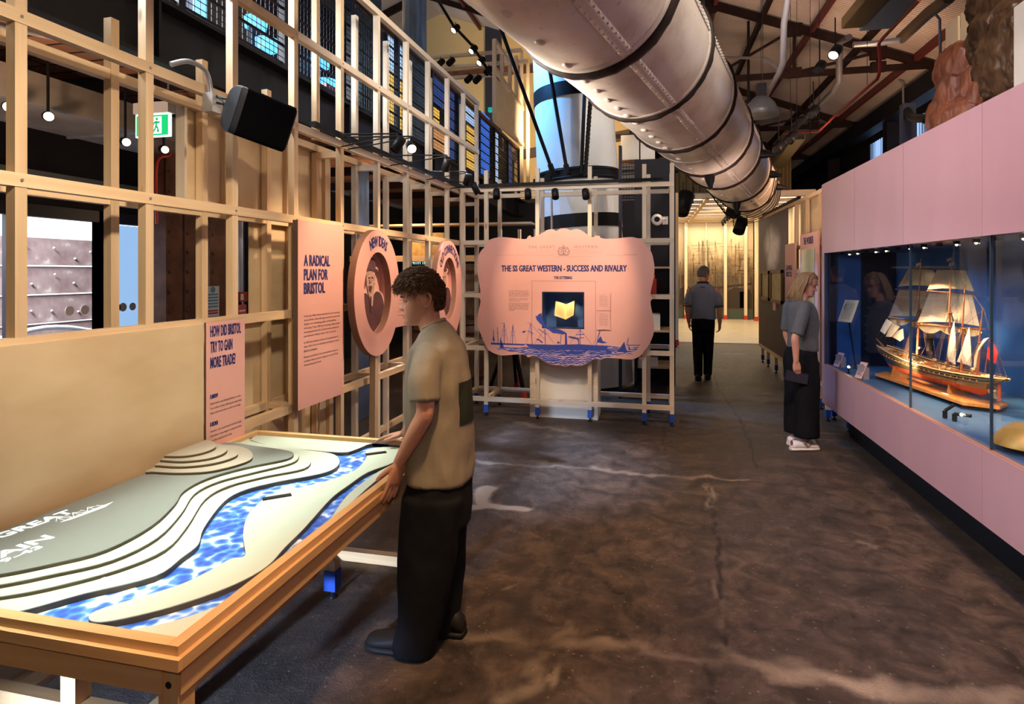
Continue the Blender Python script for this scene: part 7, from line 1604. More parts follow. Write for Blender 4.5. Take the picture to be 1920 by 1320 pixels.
h2 = [(279, 867), (300, 872), (345, 874), (400, 868), (440, 856), (445, 846), (430, 836), (400, 834), (340, 844)]
h3 = [(285, 858), (305, 862), (345, 864), (395, 858), (422, 848), (425, 838), (410, 832), (380, 832), (330, 842)]
h4 = [(290, 850), (310, 854), (345, 854), (380, 848), (404, 838), (400, 828), (380, 824), (350, 824), (320, 836)]
for k, c in enumerate((h1, h2, h3, h4)): slab(c, z3+.0125*k-.0005, z3+.0125*(k+1), 'hill_step', m_ltan, 5)
# white projected lettering, lamps and little ship
m_wl = emis('projected_white', (.95, 1, .95), 1.0)
sr_ = Vector((.36, 1, 0)).normalized()
pa, pb = on_z(0, 1000, z3), on_z(148, 948, z3); dr = (pb-pa).normalized(); du = Vector((-dr.y, dr.x, 0)); mb = MB()
hl_ = .062
def proj_line(body, u1, v1, h, w):
    e_ = on_z(u1, v1, z3); text(mb, body, Vector((e_.x, e_.y, z3))-dr*w, dr, du, box=(w, h), weight=.03, lift=.0012)
proj_line('THE SS GREAT', 143, 960, .058, .52); proj_line('BRITAIN', 104, 1008, .058, .35); proj_line('1839-43', 84, 1026, .034, .21)
o = on_z(112, 980, z3); o.z = z3
k = .19
flat(mb, [(0, 0), (.03, -.012), (k-.03, -.012), (k+.02, .012), (k, .012), (.02, .004)], o, dr, du, .0012)
poly_lines(mb, [[(.02+.028*j, 0), (.02+.028*j, .05-.004*abs(j-2))] for j in range(6)]+[[(.0, .02), (.02, .05), (.05, .0), (.076, .05), (.10, .0), (.132, .05), (.17, .012)], [(.02, .04), (.05, .04)], [(.07, .036), (.10, .036)], [(.12, .034), (.15, .034)]], o, dr, du, .0022, .0012)
mb.build('projected_lettering', m_wl, tbl)
mb = MB()
for u, v in ((148, 1110), (166, 1102), (182, 1093), (194, 1083), (207, 1076), (190, 1146), (217, 1139), (244, 1132), (268, 1125), (290, 1117)):
    p = on_z(u, v, z1); mb.lathe([(0, 0), (.006, 0), (.006, .0006)], 10, Matrix.Translation((p.x, p.y, z1+.0006)))
p0, p1 = on_z(172, 1132, zw), on_z(256, 1104, zw); dd = (p1-p0).normalized(); dn = Vector((-dd.y, dd.x, 0)); LL = (p1-p0).length
flat(mb, [(0, 0), (.03, -.012), (LL, -.010), (LL, .010), (.03, .012)], Vector((p0.x, p0.y, zw)), dd, dn, .001)
for u, v in ((238, 1090), (187, 1112)): p = on_z(u, v, zw); mb.box((p.x-.012, p.y-.01, zw), (p.x+.012, p.y+.01, zw+.001))
stuff(mb.build('projected_lights', m_wl, tbl))
for (u0, v0, u1, v1) in ((492, 937, 546, 928), (686, 853, 724, 848)):
    a, b_ = on_z(u0, v0, z1), on_z(u1, v1, z1); MB().beam((a.x, a.y, z1+.002), (b_.x, b_.y, z1+.002), .03, .004).build('lock_slot', plain('slot_dark_%d' % u0, (.02, .018, .016), .6), tbl)
# ================================================================== PEOPLE
def superring(cx, cy, z, fx, bx, wy, n=28, p=.85, tilt=0.0):
    out = []
    for k in range(n):
        a = 2*math.pi*k/n; c, s = math.cos(a), math.sin(a)
        x = (fx if c > 0 else bx)*math.copysign(abs(c)**p, c); y = wy*math.copysign(abs(s)**p, s)
        out.append(Vector((cx+x, cy+y, z+tilt*x)))
    return out
def head_mesh(M, k=1.0, female=False):
    """head in local axes: x forward, y left, z up, origin between the eyes' height at the skull centre"""
    Z = [-.118, -.114, -.104, -.092, -.08, -.068, -.056, -.044, -.03, -.015, 0, .015, .03, .05, .07, .088, .102, .112, .117]
    F = [.050, .066, .080, .084, .083, .084, .084, .083, .082, .080, .078, .083, .086, .084, .076, .062, .043, .022, .004]
    B = [-.010, .000, .012, .028, .046, .060, .072, .080, .087, .092, .096, .099, .101, .100, .094, .082, .062, .036, .006]
    Wd = [.020, .030, .041, .048, .053, .057, .060, .063, .066, .069, .071, .0725, .074, .0745, .071, .062, .047, .027, .005]
    zz = np.linspace(-.118, .117, 84); n = 88; V = []; Fc = []
    for z in zz:
        f, b, w = np.interp(z, Z, F), np.interp(z, Z, B), np.interp(z, Z, Wd)
        for j in range(n):
            a = 2*math.pi*j/n; c, s = math.cos(a), math.sin(a)
            x = f*abs(c)**.88 if c > 0 else -b*abs(c)**.95; y = w*math.copysign(abs(s)**.82, s)
            if c > 0:
                g = lambda y0, sy, z0, s_z: math.exp(-((y-y0)/sy)**2-((z-z0)/s_z)**2)
                ns = max(0, min(1, (.012-z)/.046)) if z > -.034 else max(0, 1-((-.034-z)/.012))
                x += .025*ns*math.exp(-(y/(.0075+.006*ns))**2)
                x += .006*(math.exp(-((y-.013)/.007)**2)+math.exp(-((y+.013)/.007)**2))*math.exp(-((z+.036)/.008)**2)
                x -= .011*(g(.032, .017, .0, .012)+g(-.032, .017, .0, .012))
                x += .005*(g(.030, .022, .020, .007)+g(-.030, .022, .020, .007))
                x += .0065*g(0, .020, -.0625, .0050)+.0060*g(0, .018, -.0745, .0055)-.0035*g(0, .022, -.0685, .0028)
                x += .007*g(0, .020, -.100, .012)+.003*(g(.042, .016, -.028, .02)+g(-.042, .016, -.028, .02))
            V.append(Vector((x, y, z))*k)
    m = len(zz)
    for i in range(m-1):
        for j in range(n): Fc.append((i*n+j, i*n+(j+1) % n, (i+1)*n+(j+1) % n, (i+1)*n+j))
    mb = MB(); mb.add([M @ p for p in V], Fc, smooth=True); mb.add([M @ p for p in V[:n]], [tuple(range(n))[::-1]]); mb.add([M @ p for p in V[-n:]], [tuple(range(n))])
    for s in (1, -1):     # ears: a rim, a lobe and a bowl
        rim = [(x_-.012, z_*.92) for x_, z_ in ((-.014, .036), (-.026, .033), (-.034, .018), (-.032, -.002), (-.023, -.020), (-.012, -.032), (-.004, -.030), (-.001, -.012), (.001, .010), (-.003, .028))]
        mb.tube([M @ (Vector((x, s*(.075+.016*max(0, min(1, (-x-.014)/.02))), z-.004))*k) for x, z in rim], .0062*k, 7, closed=True)
        mb.ball(M @ (Vector((-.026, s*.072, -.002))*k), (.013*k, .010*k, .026*k), 10, 8, M.to_3x3().normalized())
    return mb
def hand(mb, W, d, nrm, side, k=1.0, curl=(20, 25, 20), spread=5, thumb=(38, 25), tcurl=10):
    """W wrist, d direction to the fingers, nrm = back-of-hand normal, side = unit vector toward the thumb"""
    d = Vector(d).normalized(); nrm = Vector(nrm); nrm = (nrm-d*nrm.dot(d)).normalized(); s = d.cross(nrm)
    if s.dot(Vector(side)) < 0: s = -s
    W = Vector(W); L_ = .092*k
    rg = []
    for f, w, t in ((-.05, .026, .019), (.12, .030, .018), (.4, .038, .0165), (.75, .0415, .0145), (1.0, .040, .012), (1.06, .034, .008)):
        c = W+d*L_*f; rg.append([c+s*(w*k*math.copysign(abs(math.cos(a))**.75, math.cos(a)))+nrm*(t*k*math.copysign(abs(math.sin(a))**.85, math.sin(a))) for a in [2*math.pi*q/16 for q in range(16)]])
    mb.rings(rg)
    for i, (off, ln, r) in enumerate(((.030, .93, .0088), (.0105, 1.0, .0090), (-.0095, .95, .0086), (-.029, .76, .0076))):
        p = W+d*L_*.97+s*off*k; ang = 0; pts = [p-d*.02*k]; pts.append(p); rr = [r*k*1.05, r*k*1.05]
        sp = math.radians((1.5-i)*spread); base = d*math.cos(sp)+s*math.sin(sp)
        for q, (pl, cu) in enumerate(zip((.044, .028, .021), curl)):
            ang += math.radians(cu); dr = base*math.cos(ang)-nrm*math.sin(ang); p = p+dr*pl*ln*k; pts.append(p); rr.append(r*k*(1-.09*(q+1)))
        mb.tube(pts, rr, 10); mb.ball(pts[-1], rr[-1]*1.0, 10, 8)
        for q in (1, 2, 3): mb.ball(pts[q], rr[q]*1.06, 10, 8)
    a = math.radians(thumb[0]); p = W+d*L_*.22+s*.024*k-nrm*.006*k; pts = [p]; rr = [.014*k]
    for pl, r, da in ((.034, .0118, 0), (.029, .0102, tcurl), (.022, .0084, tcurl)):
        a -= math.radians(da); dr = d*math.cos(a)+s*math.sin(a)-nrm*math.sin(math.radians(thumb[1])); p = p+dr.normalized()*pl*k; pts.append(p); rr.append(r*k)
    mb.tube(pts, rr, 10); mb.ball(pts[-1], rr[-1], 10, 8)
def limb(mb, pts, radii, n=16):
    sp_ = spline([tuple(p) for p in pts], 6); t = np.linspace(0, 1, len(sp_)); ti = np.linspace(0, 1, len(radii))
    rr = list(np.interp(t, ti, radii)); mb.tube(sp_, rr, n); mb.ball(sp_[0], rr[0], n, 8); mb.ball(sp_[-1], rr[-1], n, 8)
def sleeve(mb, pts, radii, n=20):
    sp_ = spline([tuple(p) for p in pts], 6); t = np.linspace(0, 1, len(sp_)); rr = list(np.interp(t, np.linspace(0, 1, len(radii)), radii)); mb.tube(sp_, rr, n); mb.ball(sp_[0], rr[0], n, 8)
SKIN = plain('skin', (.56, .27, .17), .48, 0, .06, 30, .03)
nt = SKIN.node_tree; SKIN.node_tree.nodes['Principled BSDF'].inputs['Subsurface Weight'].default_value = .06; SKIN.node_tree.nodes['Principled BSDF'].inputs['Subsurface Radius'].default_value = (.02, .008, .004)
def frame(x, y, ang):
    return Matrix.Translation((x, y, 0)) @ Matrix.Rotation(ang, 4, 'Z')
def eyes(parent, M, k=1.0, iris=(.05, .035, .02)):
    mb = MB(); mi = MB(); lid = MB()
    for s in (1, -1):
        c = M @ (Vector((.0590, s*.032, -.002))*k); mb.ball(c, .0112*k, 14, 10); mi.ball(M @ (Vector((.0660, s*.032, -.002))*k), .0052*k, 10, 8)
        lid.ball(M @ (Vector((.0590, s*.032, .0050))*k), (.0130*k, .0155*k, .0075*k), 14, 10, M.to_3x3().normalized()); lid.ball(M @ (Vector((.0590, s*.032, -.0115))*k), (.0118*k, .0150*k, .0062*k), 14, 10, M.to_3x3().normalized())
    mb.build('eyeballs', plain('eye_white_'+parent.name, (.36, .32, .29), .3), parent); mi.build('irises', plain('iris_'+parent.name, iris, .2), parent); lid.build('eyelids', SKIN, parent)
def brows_lips(parent, M, k, col, lip=(.42, .15, .12)):
    mb = MB()
    for s in (1, -1): mb.tube([M @ (Vector((x, s*y, z))*k) for x, y, z in ((.0885, .013, .0195), (.0875, .026, .0235), (.081, .040, .0225), (.071, .050, .0175))], [.0022*k, .0034*k, .0028*k, .0012*k], 6)
    mb.build('eyebrows', plain('brow_'+parent.name, col, .8), parent)
    mb = MB(); mb.tube([M @ (Vector((x, y, -.0625))*k) for x, y in ((.0745, -.023), (.0842, -.011), (.0865, 0), (.0842, .011), (.0745, .023))], [.0015*k, .0042*k, .0044*k, .0042*k, .0015*k], 8); mb.tube([M @ (Vector((x, y, -.0745))*k) for x, y in ((.075, -.020), (.0845, -.009), (.0862, 0), (.0845, .009), (.075, .020))], [.0015*k, .0045*k, .0050*k, .0045*k, .0015*k], 8)
    mb.build('lips', plain('lips_'+parent.name, lip, .45), parent)
def cloth(mb, name, mat, parent, voxel, amp=.006, freq=(7, 7, 3), seed=0, smooth_=4, label=None):
    o = mb.build(name, mat, parent, label); remesh_obj(o, voxel, smooth_)
    displace(o, lambda c: amp*(1-2*abs(noise.noise(Vector((c.x*freq[0]+seed, c.y*freq[1], c.z*freq[2])))))*.8+amp*.5*noise.noise(Vector((c.x*18, c.y*18+seed, c.z*9))))
    return o
def shoe(mb, sole, A, d, k=1.0, h=.085, ln=.28, w=.046):
    """A ankle point projected on the floor, d forward"""
    d = Vector((d[0], d[1], 0)).normalized(); s = Vector((-d.y, d.x, 0)); A = Vector((A[0], A[1], 0)); rg = []; rs = []
    for f, wd, hh in ((-.30, .022, .052), (-.27, .034, .075), (-.18, .040, h), (0, .041, h*.98), (.15, .043, .080), (.32, .047, .064), (.5, .050, .054), (.62, .044, .046), (.69, .028, .036), (.71, .010, .028)):
        c = A+d*ln*f*k; rg.append([c+s*(wd*k*math.cos(a))+UP*(.022*k+hh*k*.5+hh*k*.5*math.sin(a)*1.0-.012) for a in [2*math.pi*q/14 for q in range(14)]])
        rs.append([c+d*(.006*k if f > .6 else (-.004*k if f < -.2 else 0))+s*(wd*k*1.1*math.cos(a))+UP*(.0135*k+.0125*k*math.copysign(abs(math.sin(a))**.3, math.sin(a))) for a in [2*math.pi*q/14 for q in range(14)]])
    mb.rings(rg); sole.rings(rs)

# ------------------------------------------------------------------ BOY AT THE TABLE
BYY = 2.60
def bp_(u, v, y=BYY): return on_y(u, v, y)
bc = bp_(822, 900); bx0 = bc.x
boy = thing('person', 'boy with curly brown hair, olive T-shirt and black trousers leaning on the model table', 'person', (bx0, BYY, 0))
# head: profile measured nose tip 749 / crown 501 / chin 604
hz = bp_(775, 561).z; ht = bp_(749, 577).x; kH = (bp_(775, 512).z-bp_(775, 605).z)/.232
hx = ht+.106*kH
yaw = R(180)+R(22)
HM = Matrix.Translation((hx, BYY+.0, hz)) @ Matrix.Rotation(yaw, 4, 'Z') @ Matrix.Rotation(R(7), 4, 'Y')
body = head_mesh(HM, kH)
shz = bp_(812, 648).z
limb(body, [HM @ Vector((-.028, 0, -.055)), bp_(806, 606), bp_(822, 640)], [.052, .053, .062])
def tor(v, uf, ub, w, p=.85):
    a, b_ = bp_(uf, v), bp_(ub, v); c = (a+b_)/2; h = (b_.x-a.x)/2; return [Vector((c.x+q.x, BYY+q.y, c.z)) for q in superring(0, 0, 0, h, h, w, 28, p)]
SHL = Vector((bp_(822, 650).x, BYY-.165, shz-.02)); SHR = Vector((bp_(815, 650).x, BYY+.17, shz-.015))
EL = on_y(797, 772, 2.375); WL = on_x(748, 868, -1.080)
ER = Vector((-1.10, 2.93, 1.06)); WRr = Vector((-1.315, 3.065, .815))
body.rings([tor(v, uf+6, ub-6, w-.012) for v, uf, ub, w in ((622, 800, 842, .07), (640, 788, 856, .14), (665, 782, 868, .172), (720, 778, 874, .165), (800, 779, 876, .150), (880, 779, 876, .155), (930, 772, 874, .16))])
limb(body, [SHL+Vector((0, .03, -.02)), SHL.lerp(EL, .5)+Vector((.0, -.01, 0)), EL, EL.lerp(WL, .35)+Vector((.005, -.004, 0)), WL], [.046, .042, .038, .037, .026])
limb(body, [SHR, SHR.lerp(ER, .5), ER, ER.lerp(WRr, .4), WRr], [.046, .042, .038, .036, .026])
dL = (on_x(737, 910, -1.102)-WL).normalized()
hand(body, WL, dL, (.92, -.38, 0), (-.3, -1, 0), 1.0, (3, 10, 10), 4, (34, 34), 10)
hand(body, WRr, (-.93, .12, -.22), (-.10, .15, 1), (.2, -1, 0), .98, (8, 12, 10), 6, (40, 10), 6)
for s, uh, w0 in ((-1, 826, .085), (1, 826, .085)):
    H0 = Vector((bp_(820, 930).x, BYY+s*.085, bp_(820, 930).z)); A0 = Vector((bp_(785 if s < 0 else 828, 1190 if s < 0 else 1170).x, 2.50 if s < 0 else 2.69, .10)); limb(body, [H0, H0.lerp(A0, .5), A0], [.070, .045, .034])
o = body.build('body', SKIN, boy); remesh_obj(o, .0036, 2)
eyes(boy, HM, kH); brows_lips(boy, HM, kH, (.05, .025, .012), (.36, .14, .11))
# curly hair
HAIR = plain('hair_brown_curls', (.040, .017, .007), .6, 0, .5, 40, 0, col2=(.16, .072, .028), spec=.25)
hb = MB(); rnd = random.Random(11)
def scalp(a, e, off=0.0):
    """a: azimuth from the front, e: elevation"""
    ce, se = math.cos(e), math.sin(e); f = .088 if math.cos(a) > 0 else .104
    return Vector((math.cos(a)*ce*(f+off), math.sin(a)*ce*(.077+off), .010+se*(.112+off)))
def hairline(a): c = math.cos(a); return .44 if c > .45 else (.30 if c > -.42 else (-.10 if c > -.6 else -.52))
cap_rings = []
for e in np.linspace(-.55, 1.5, 26):
    ring = []
    for j in range(64):
        a = 2*math.pi*j/64; lim = hairline(a); ee = max(e, lim); vol = .022*max(0, math.sin(min(1.57, (ee-.1)*1.5))) if ee > .1 else .003
        q = scalp(a, ee, .003+vol*(ee-lim > .02)); q = q*(1+.030*noise.noise(q*60)*(ee > .3)); ring.append(HM @ (q*kH))
    cap_rings.append(ring)
hb.rings(cap_rings)
def curl(p0, dr, nr, L_, rad, tw, r0, n=10, wrap=1.0):
    sd2 = dr.cross(nr).normalized(); ph = rnd.uniform(0, 6.28); pts = []
    for q in range(n):
        f = q/(n-1); pts.append(HM @ ((p0+dr*L_*f-nr*(L_*L_*f*f*4*wrap)+(nr*math.cos(ph+tw*f)+sd2*math.sin(ph+tw*f))*rad*(.4+.6*f)+nr*(.008*math.sin(math.pi*f)))*kH))
    hb.tube(pts, [r0*(1-.65*(q/(n-1))**2) for q in range(n)], 5)
cnt = 0
while cnt < 2600:
    a = rnd.uniform(-math.pi, math.pi); e = math.asin(rnd.uniform(-.50, .995)); lim = hairline(a)
    if e < lim: continue
    cnt += 1; c = math.cos(a); top = max(0, min(1, (e-.15)/.5)); vol = .022*max(0, math.sin(min(1.57, (e-.1)*1.5))) if e > .1 else .003
    p0 = scalp(a, e, vol+rnd.uniform(-.003, .006)); nr = p0.normalized(); t1 = Vector((-math.sin(a), math.cos(a), 0)); fr = Vector((1, 0, -.1)); dn = Vector((0, 0, -1))
    dr = (t1*rnd.uniform(-.8, .8)+fr*(rnd.uniform(.2, 1.1)*top)+dn*(1.1 if e < .6 else .1)).normalized(); dr = (dr-nr*dr.dot(nr)*.8).normalized()
    if top > .2: curl(p0, dr, nr, rnd.uniform(.025, .05), rnd.uniform(.004, .009), rnd.uniform(4, 8), rnd.uniform(.0010, .0020))
    else: curl(p0, dr, nr, rnd.uniform(.012, .026), rnd.uniform(.0008, .002), 3, rnd.uniform(.0010, .0017), 6)
for i in range(380):   # fringe tumbling over the brow
    a = rnd.uniform(-1.25, 1.25); e = rnd.uniform(.52, .95); p0 = scalp(a, e, .014+.012*rnd.random()); pts = []; ph = rnd.uniform(0, 6.28); dv = rnd.uniform(-.4, .4); tw = rnd.uniform(5, 9); am = rnd.uniform(.004, .009); fwd = rnd.uniform(.016, .036); drop = rnd.uniform(.02, .046)
    for q in range(11):
        f = q/10; w_ = Vector((fwd*math.sin(f*2.2), dv*.03*f, -drop*f*f-.004*f)); pts.append(HM @ ((p0+w_+Vector((am*math.cos(ph+tw*f), am*math.sin(ph+tw*f), am*.5*math.sin(ph+tw*f))))*kH))
    r0 = rnd.uniform(.0010, .0019); hb.tube(pts, [r0*(1-.6*(q/10)**2) for q in range(11)], 5)
hb.build('hair', HAIR, boy)
TEE = plain('olive_tshirt', (.215, .18, .12), .8, 0, .05, 60, .05)
xa, xb = bp_(796, 610).x, bp_(832, 610).x; za, zb_ = bp_(800, 619).z, bp_(800, 601).z
sh = MB(); sh.rings([[Vector(((xa+xb)/2+((xb-xa)/2+.003)*math.cos(a), BYY+.068*math.sin(a), (za+zb_)/2+(zb_-za)/2*math.cos(a))) for a in [2*math.pi*q/28 for q in range(28)]]]+[tor(v, uf, ub, w, .9) for v, uf, ub, w in ((622, 790, 847, .090), (634, 786, 854, .125), (650, 779, 863, .165), (675, 773, 872, .178), (710, 770, 878, .182), (760, 769, 881, .176), (820, 771, 883, .174), (870, 772, 883, .178), (893, 773, 881, .180))])
SE = SHL.lerp(EL, .80)
sleeve(sh, [SHL+Vector((.0, .035, -.01)), SHL.lerp(EL, .45)+Vector((0, -.008, 0)), SE+Vector((0, -.004, 0))], [.060, .064, .061])
sleeve(sh, [SHR+Vector((0, -.02, .005)), SHR.lerp(ER, .45), SHR.lerp(ER, .82)], [.066, .066, .062])
cloth(sh, 't_shirt', TEE, boy, .0075, .012, (7, 7, 3.2), 4.2, 5)
cr_ = MB(); xa, xb = bp_(796, 610).x, bp_(832, 610).x; za, zb_ = bp_(800, 617).z, bp_(800, 598).z
cr_.tube([Vector(((xa+xb)/2+(xb-xa)/2*math.cos(a), BYY+.064*math.sin(a), (za+zb_)/2+(zb_-za)/2*math.cos(a))) for a in [2*math.pi*q/32 for q in range(32)]], .0075, 8, closed=True); cr_.build('collar', plain('tee_collar', (.25, .20, .135), .8), boy)
hm_ = MB(); e1 = (SE-SHL).normalized(); e1 = (SE-SHL.lerp(EL, .45)).normalized(); hm_.tube([SE+(e1.orthogonal().normalized()*math.cos(a)+e1.cross(e1.orthogonal().normalized())*math.sin(a))*.0585-e1*.006 for a in [2*math.pi*q/24 for q in range(24)]], .0052, 6, closed=True); hm_.build('sleeve_hem', TEE, boy)
# dark print on the back of the shirt: the shirt's own faces, lifted a little
tee = [o_ for o_ in boy.children if o_.name.startswith('t_shirt')][0]; off_ = world_of(tee); zA, zB = bp_(872, 788).z, bp_(872, 712).z; pb_ = MB(); me_ = tee.data
for p in me_.polygons:
    c = p.center+off_
    if zA < c.z < zB and -.10 < c.y-BYY < .11 and p.normal.x > .35: pb_.add([me_.vertices[i].co+off_+me_.vertices[i].normal*.0025 for i in p.vertices], [tuple(range(len(p.vertices)))], smooth=True)
pb_.build('back_print', plain('tee_print_dark', (.022, .026, .016), .7), boy)
BLK = plain('black_trouser_cloth', (.006, .006, .0075), .85, 0, .2, 20)
tr_ = MB(); tr_.rings([tor(v, uf, ub, w, .9) for v, uf, ub, w in ((872, 776, 879, .165), (900, 772, 880, .172), (940, 762, 879, .178), (975, 758, 878, .172))])
def leg_rings(mb, yc, rows):
    rg = []
    for v, uf, ub, w, dy in rows: a, b_ = bp_(uf, v, yc+dy), bp_(ub, v, yc+dy); c = (a+b_)/2; h = abs(b_.x-a.x)/2; rg.append([Vector((c.x+q.x, yc+dy+q.y, c.z)) for q in superring(0, 0, 0, h, h, w, 24, .9)])
    mb.rings(rg)
leg_rings(tr_, 2.515, [(930, 758, 866, .095, 0), (985, 750, 860, .098, 0), (1050, 748, 850, .092, -.005), (1110, 750, 840, .086, -.01), (1165, 750, 826, .080, -.015), (1205, 738, 815, .080, -.02), (1222, 742, 812, .076, -.02)])
leg_rings(tr_, 2.69, [(930, 775, 878, .092, 0), (1000, 778, 873, .092, 0), (1070, 785, 869, .088, 0), (1130, 795, 862, .082, 0), (1180, 800, 855, .078, 0), (1192, 802, 852, .076, 0)])
cloth(tr_, 'trousers', BLK, boy, .010, .008, (5, 5, 3), 1.7, 4)
su, so = MB(), MB()
fA = on_z(768, 1232, 0); shoe(su, so, (fA.x, fA.y+.03), (-1, .04), 1.10, .10); fB = on_z(835, 1190, 0); shoe(su, so, (fB.x, fB.y+.02), (-.97, .1), 1.08, .10)
su.build('shoes', plain('black_shoe', (.012, .011, .010), .55), boy); so.build('shoe_soles', plain('black_sole', (.008, .008, .008), .6), boy)

# ------------------------------------------------------------------ WOMAN AT THE CASE
wx, wy = on_z(1497, 838, 0).x+.0, on_z(1497, 838, 0).y; WF = frame(wx+.03, wy, R(18)); 
wom = thing('person', 'woman with fair hair, grey top and wide black trousers looking into the pink case', 'person', (wx+.03, wy, 0))
def G(x, y, z): return WF @ Vector((x, y, z))
k = .95; HMw = Matrix.Translation(G(.060, 0, 1.575)) @ Matrix.Rotation(R(4)+R(-32), 4, 'Z') @ Matrix.Rotation(R(16), 4, 'Y') @ Matrix.Scale(1, 4)
b_ = head_mesh(HMw, k)
limb(b_, [HMw @ Vector((-.03, 0, -.06)), G(.01, 0, 1.45), G(-.01, 0, 1.38)], [.046, .047, .058])
def TR(rows, dx=0): return [[G(*(q)) for q in superring(cx, 0, z, h, h, w, 28, .88)] for z, cx, h, w in rows]
b_.rings(TR([(1.42, -.01, .045, .07), (1.38, -.01, .075, .15), (1.30, .0, .095, .165), (1.18, .01, .105, .150), (1.02, .0, .09, .135), (.92, -.01, .105, .165), (.84, -.02, .11, .17)]))
sR, eR, wR = G(-.070, -.170, 1.36), G(-.185, -.205, 1.09), G(-.175, -.20, .865)
sL, eL, wL = G(-.02, .185, 1.36), G(-.03, .22, 1.09), G(.03, .21, .86)
limb(b_, [sR, sR.lerp(eR, .5), eR, eR.lerp(wR, .4), wR], [.048, .041, .035, .033, .023]); limb(b_, [sL, sL.lerp(eL, .5), eL, eL.lerp(wL, .4), wL], [.048, .041, .035, .033, .023])
hand(b_, wR, WF.to_3x3() @ Vector((.12, 0, -1)), WF.to_3x3() @ Vector((-.2, -1, 0)), WF.to_3x3() @ Vector((1, 0, 0)), .9, (16, 30, 22), 3, (22, 25), 8)
hand(b_, wL, WF.to_3x3() @ Vector((.1, 0, -1)), WF.to_3x3() @ Vector((0, 1, 0)), WF.to_3x3() @ Vector((1, 0, 0)), .9, (16, 30, 22), 3, (25, 15), 8)
for s in (1, -1): limb(b_, [G(-.01, s*.085, .86), G(.0, s*.085, .47), G(-.02, s*.08, .10)], [.085, .056, .036])
o = b_.build('body', SKIN, wom); remesh_obj(o, .0055, 2)
eyes(wom, HMw, k); brows_lips(wom, HMw, k, (.16, .09, .04), (.45, .14, .13))
hb = MB(); HB = plain('hair_fair', (.15, .08, .03), .5, 0, 0, 30, 0, col2=(.30, .18, .075), stretch=(3, 3, .4)); rnd = random.Random(5)
rgs = []
for e in np.linspace(-.5, 1.5, 14):
    ring = []
    for j in range(36):
        a = 2*math.pi*j/36; c = math.cos(a); lim = .62 if c > .55 else (.05 if c > .1 else -.5); ee = max(e, lim); ring.append(HMw @ (scalp(a, ee, .006 if ee > e+.01 else .014)*k))
    rgs.append(ring)
hb.rings(rgs)
for i in range(230):
    a = rnd.choice((-1, 1))*rnd.uniform(1.45, 3.14); p0 = scalp(rnd.uniform(-.2, .2), 1.35, .014); p1 = scalp(a, .75, .018); p2 = scalp(a, .1, .018+.006*rnd.random()); p3 = p2*1.0+Vector((-.012+.01*math.cos(a), .004*math.sin(a), -.10)); p4 = p3+Vector((.0+rnd.uniform(-.012, .03), rnd.uniform(-.012, .012), -.085+rnd.uniform(-.03, .02)))
    pts = spline([tuple(q) for q in (p0, p1, p2, p3, p4)], 4); r0 = rnd.uniform(.004, .0065); hb.tube([HMw @ (Vector(q)*k) for q in pts], [r0*(1-.5*(f/(len(pts)-1))**3) for f in range(len(pts))], 6)
hb.build('hair', HB, wom)
GT_ = plain('grey_knit_top', (.085, .090, .094), .85, 0, .12, 50, .1)
sh = MB(); sh.rings(TR([(1.425, -.01, .055, .075), (1.40, -.01, .078, .125), (1.365, -.01, .098, .180), (1.30, .002, .112, .186), (1.20, .015, .122, .172), (1.08, .012, .112, .160), (1.0, .01, .115, .165), (.945, .01, .118, .17)]))
sleeve(sh, [sR+Vector((0, .01, 0)), sR.lerp(eR, .45), sR.lerp(eR, .92)], [.056, .058, .056]); sleeve(sh, [sL, sL.lerp(eL, .45), sL.lerp(eL, .92)], [.056, .058, .056])
cloth(sh, 'knitted_top', GT_, wom, .010, .005, (6, 6, 4), 9.1, 4)
bt = MB()
for z in (1.36, 1.28, 1.20, 1.12, 1.04, .97): bt.ball(G(.012+np.interp(z, [.94, 1.08, 1.2, 1.3, 1.4], [.118, .112, .122, .112, .08])+.004, -.02, z), .008, 8, 6)
bt.build('buttons', plain('button_pearl', (.5, .45, .42), .3), wom)
tr_ = MB(); tr_.rings(TR([(.98, .0, .105, .15), (.92, -.01, .118, .175), (.82, -.015, .125, .185), (.74, -.01, .12, .18)]))
for s in (1, -1): tr_.rings([[G(*q) for q in superring(cx, s*.085, z, h, h, w, 22, .9)] for z, cx, h, w in ((.84, -.01, .115, .095), (.6, .0, .112, .095), (.35, .0, .112, .095), (.15, .0, .115, .098), (.125, .0, .115, .098))])
cloth(tr_, 'wide_trousers', BLK, wom, .012, .009, (6, 6, 2), 3.3, 3)
su, so = MB(), MB(); d_ = WF.to_3x3() @ Vector((1, 0, 0))
for s, dx in ((-1, -.02), (1, .05)): A_ = G(-.06+dx, s*.085, 0); shoe(su, so, A_, d_, .98, .085)
m_wt = plain('sneaker_white', (.72, .70, .66), .5); su.build('sneakers', m_wt, wom); so.build('sneaker_soles', plain('sneaker_sole', (.74, .71, .64), .5), wom)
lg = MB(); base = G(-.06-.02, -.085, 0)
def lp(x, z): p = G(-.08+x, -.085-.0455, z); return p
for q in ([(.02, .078), (.045, .078), (.070, .040), (.060, .034)], [(.060, .034), (.072, .040), (.100, .072), (.088, .074)]): lg.prism([lp(x, z) for x, z in q], WF.to_3x3() @ Vector((0, -.004, 0)))
lg.build('side_stripe', plain('sneaker_grey', (.16, .15, .16), .6), wom); hl = MB(); hl.ball(G(-.08-.070, -.085, .065), (.012, .03, .03), 10, 8); hl.build('heel_tab', plain('heel_maroon', (.20, .03, .08), .6), wom)
hd = wR+Vector((.01, -.012, -.13)); ta = WF.to_3x3()
t = thing('tablet', "black tablet held in the woman's hanging right hand", 'tablet', hd)
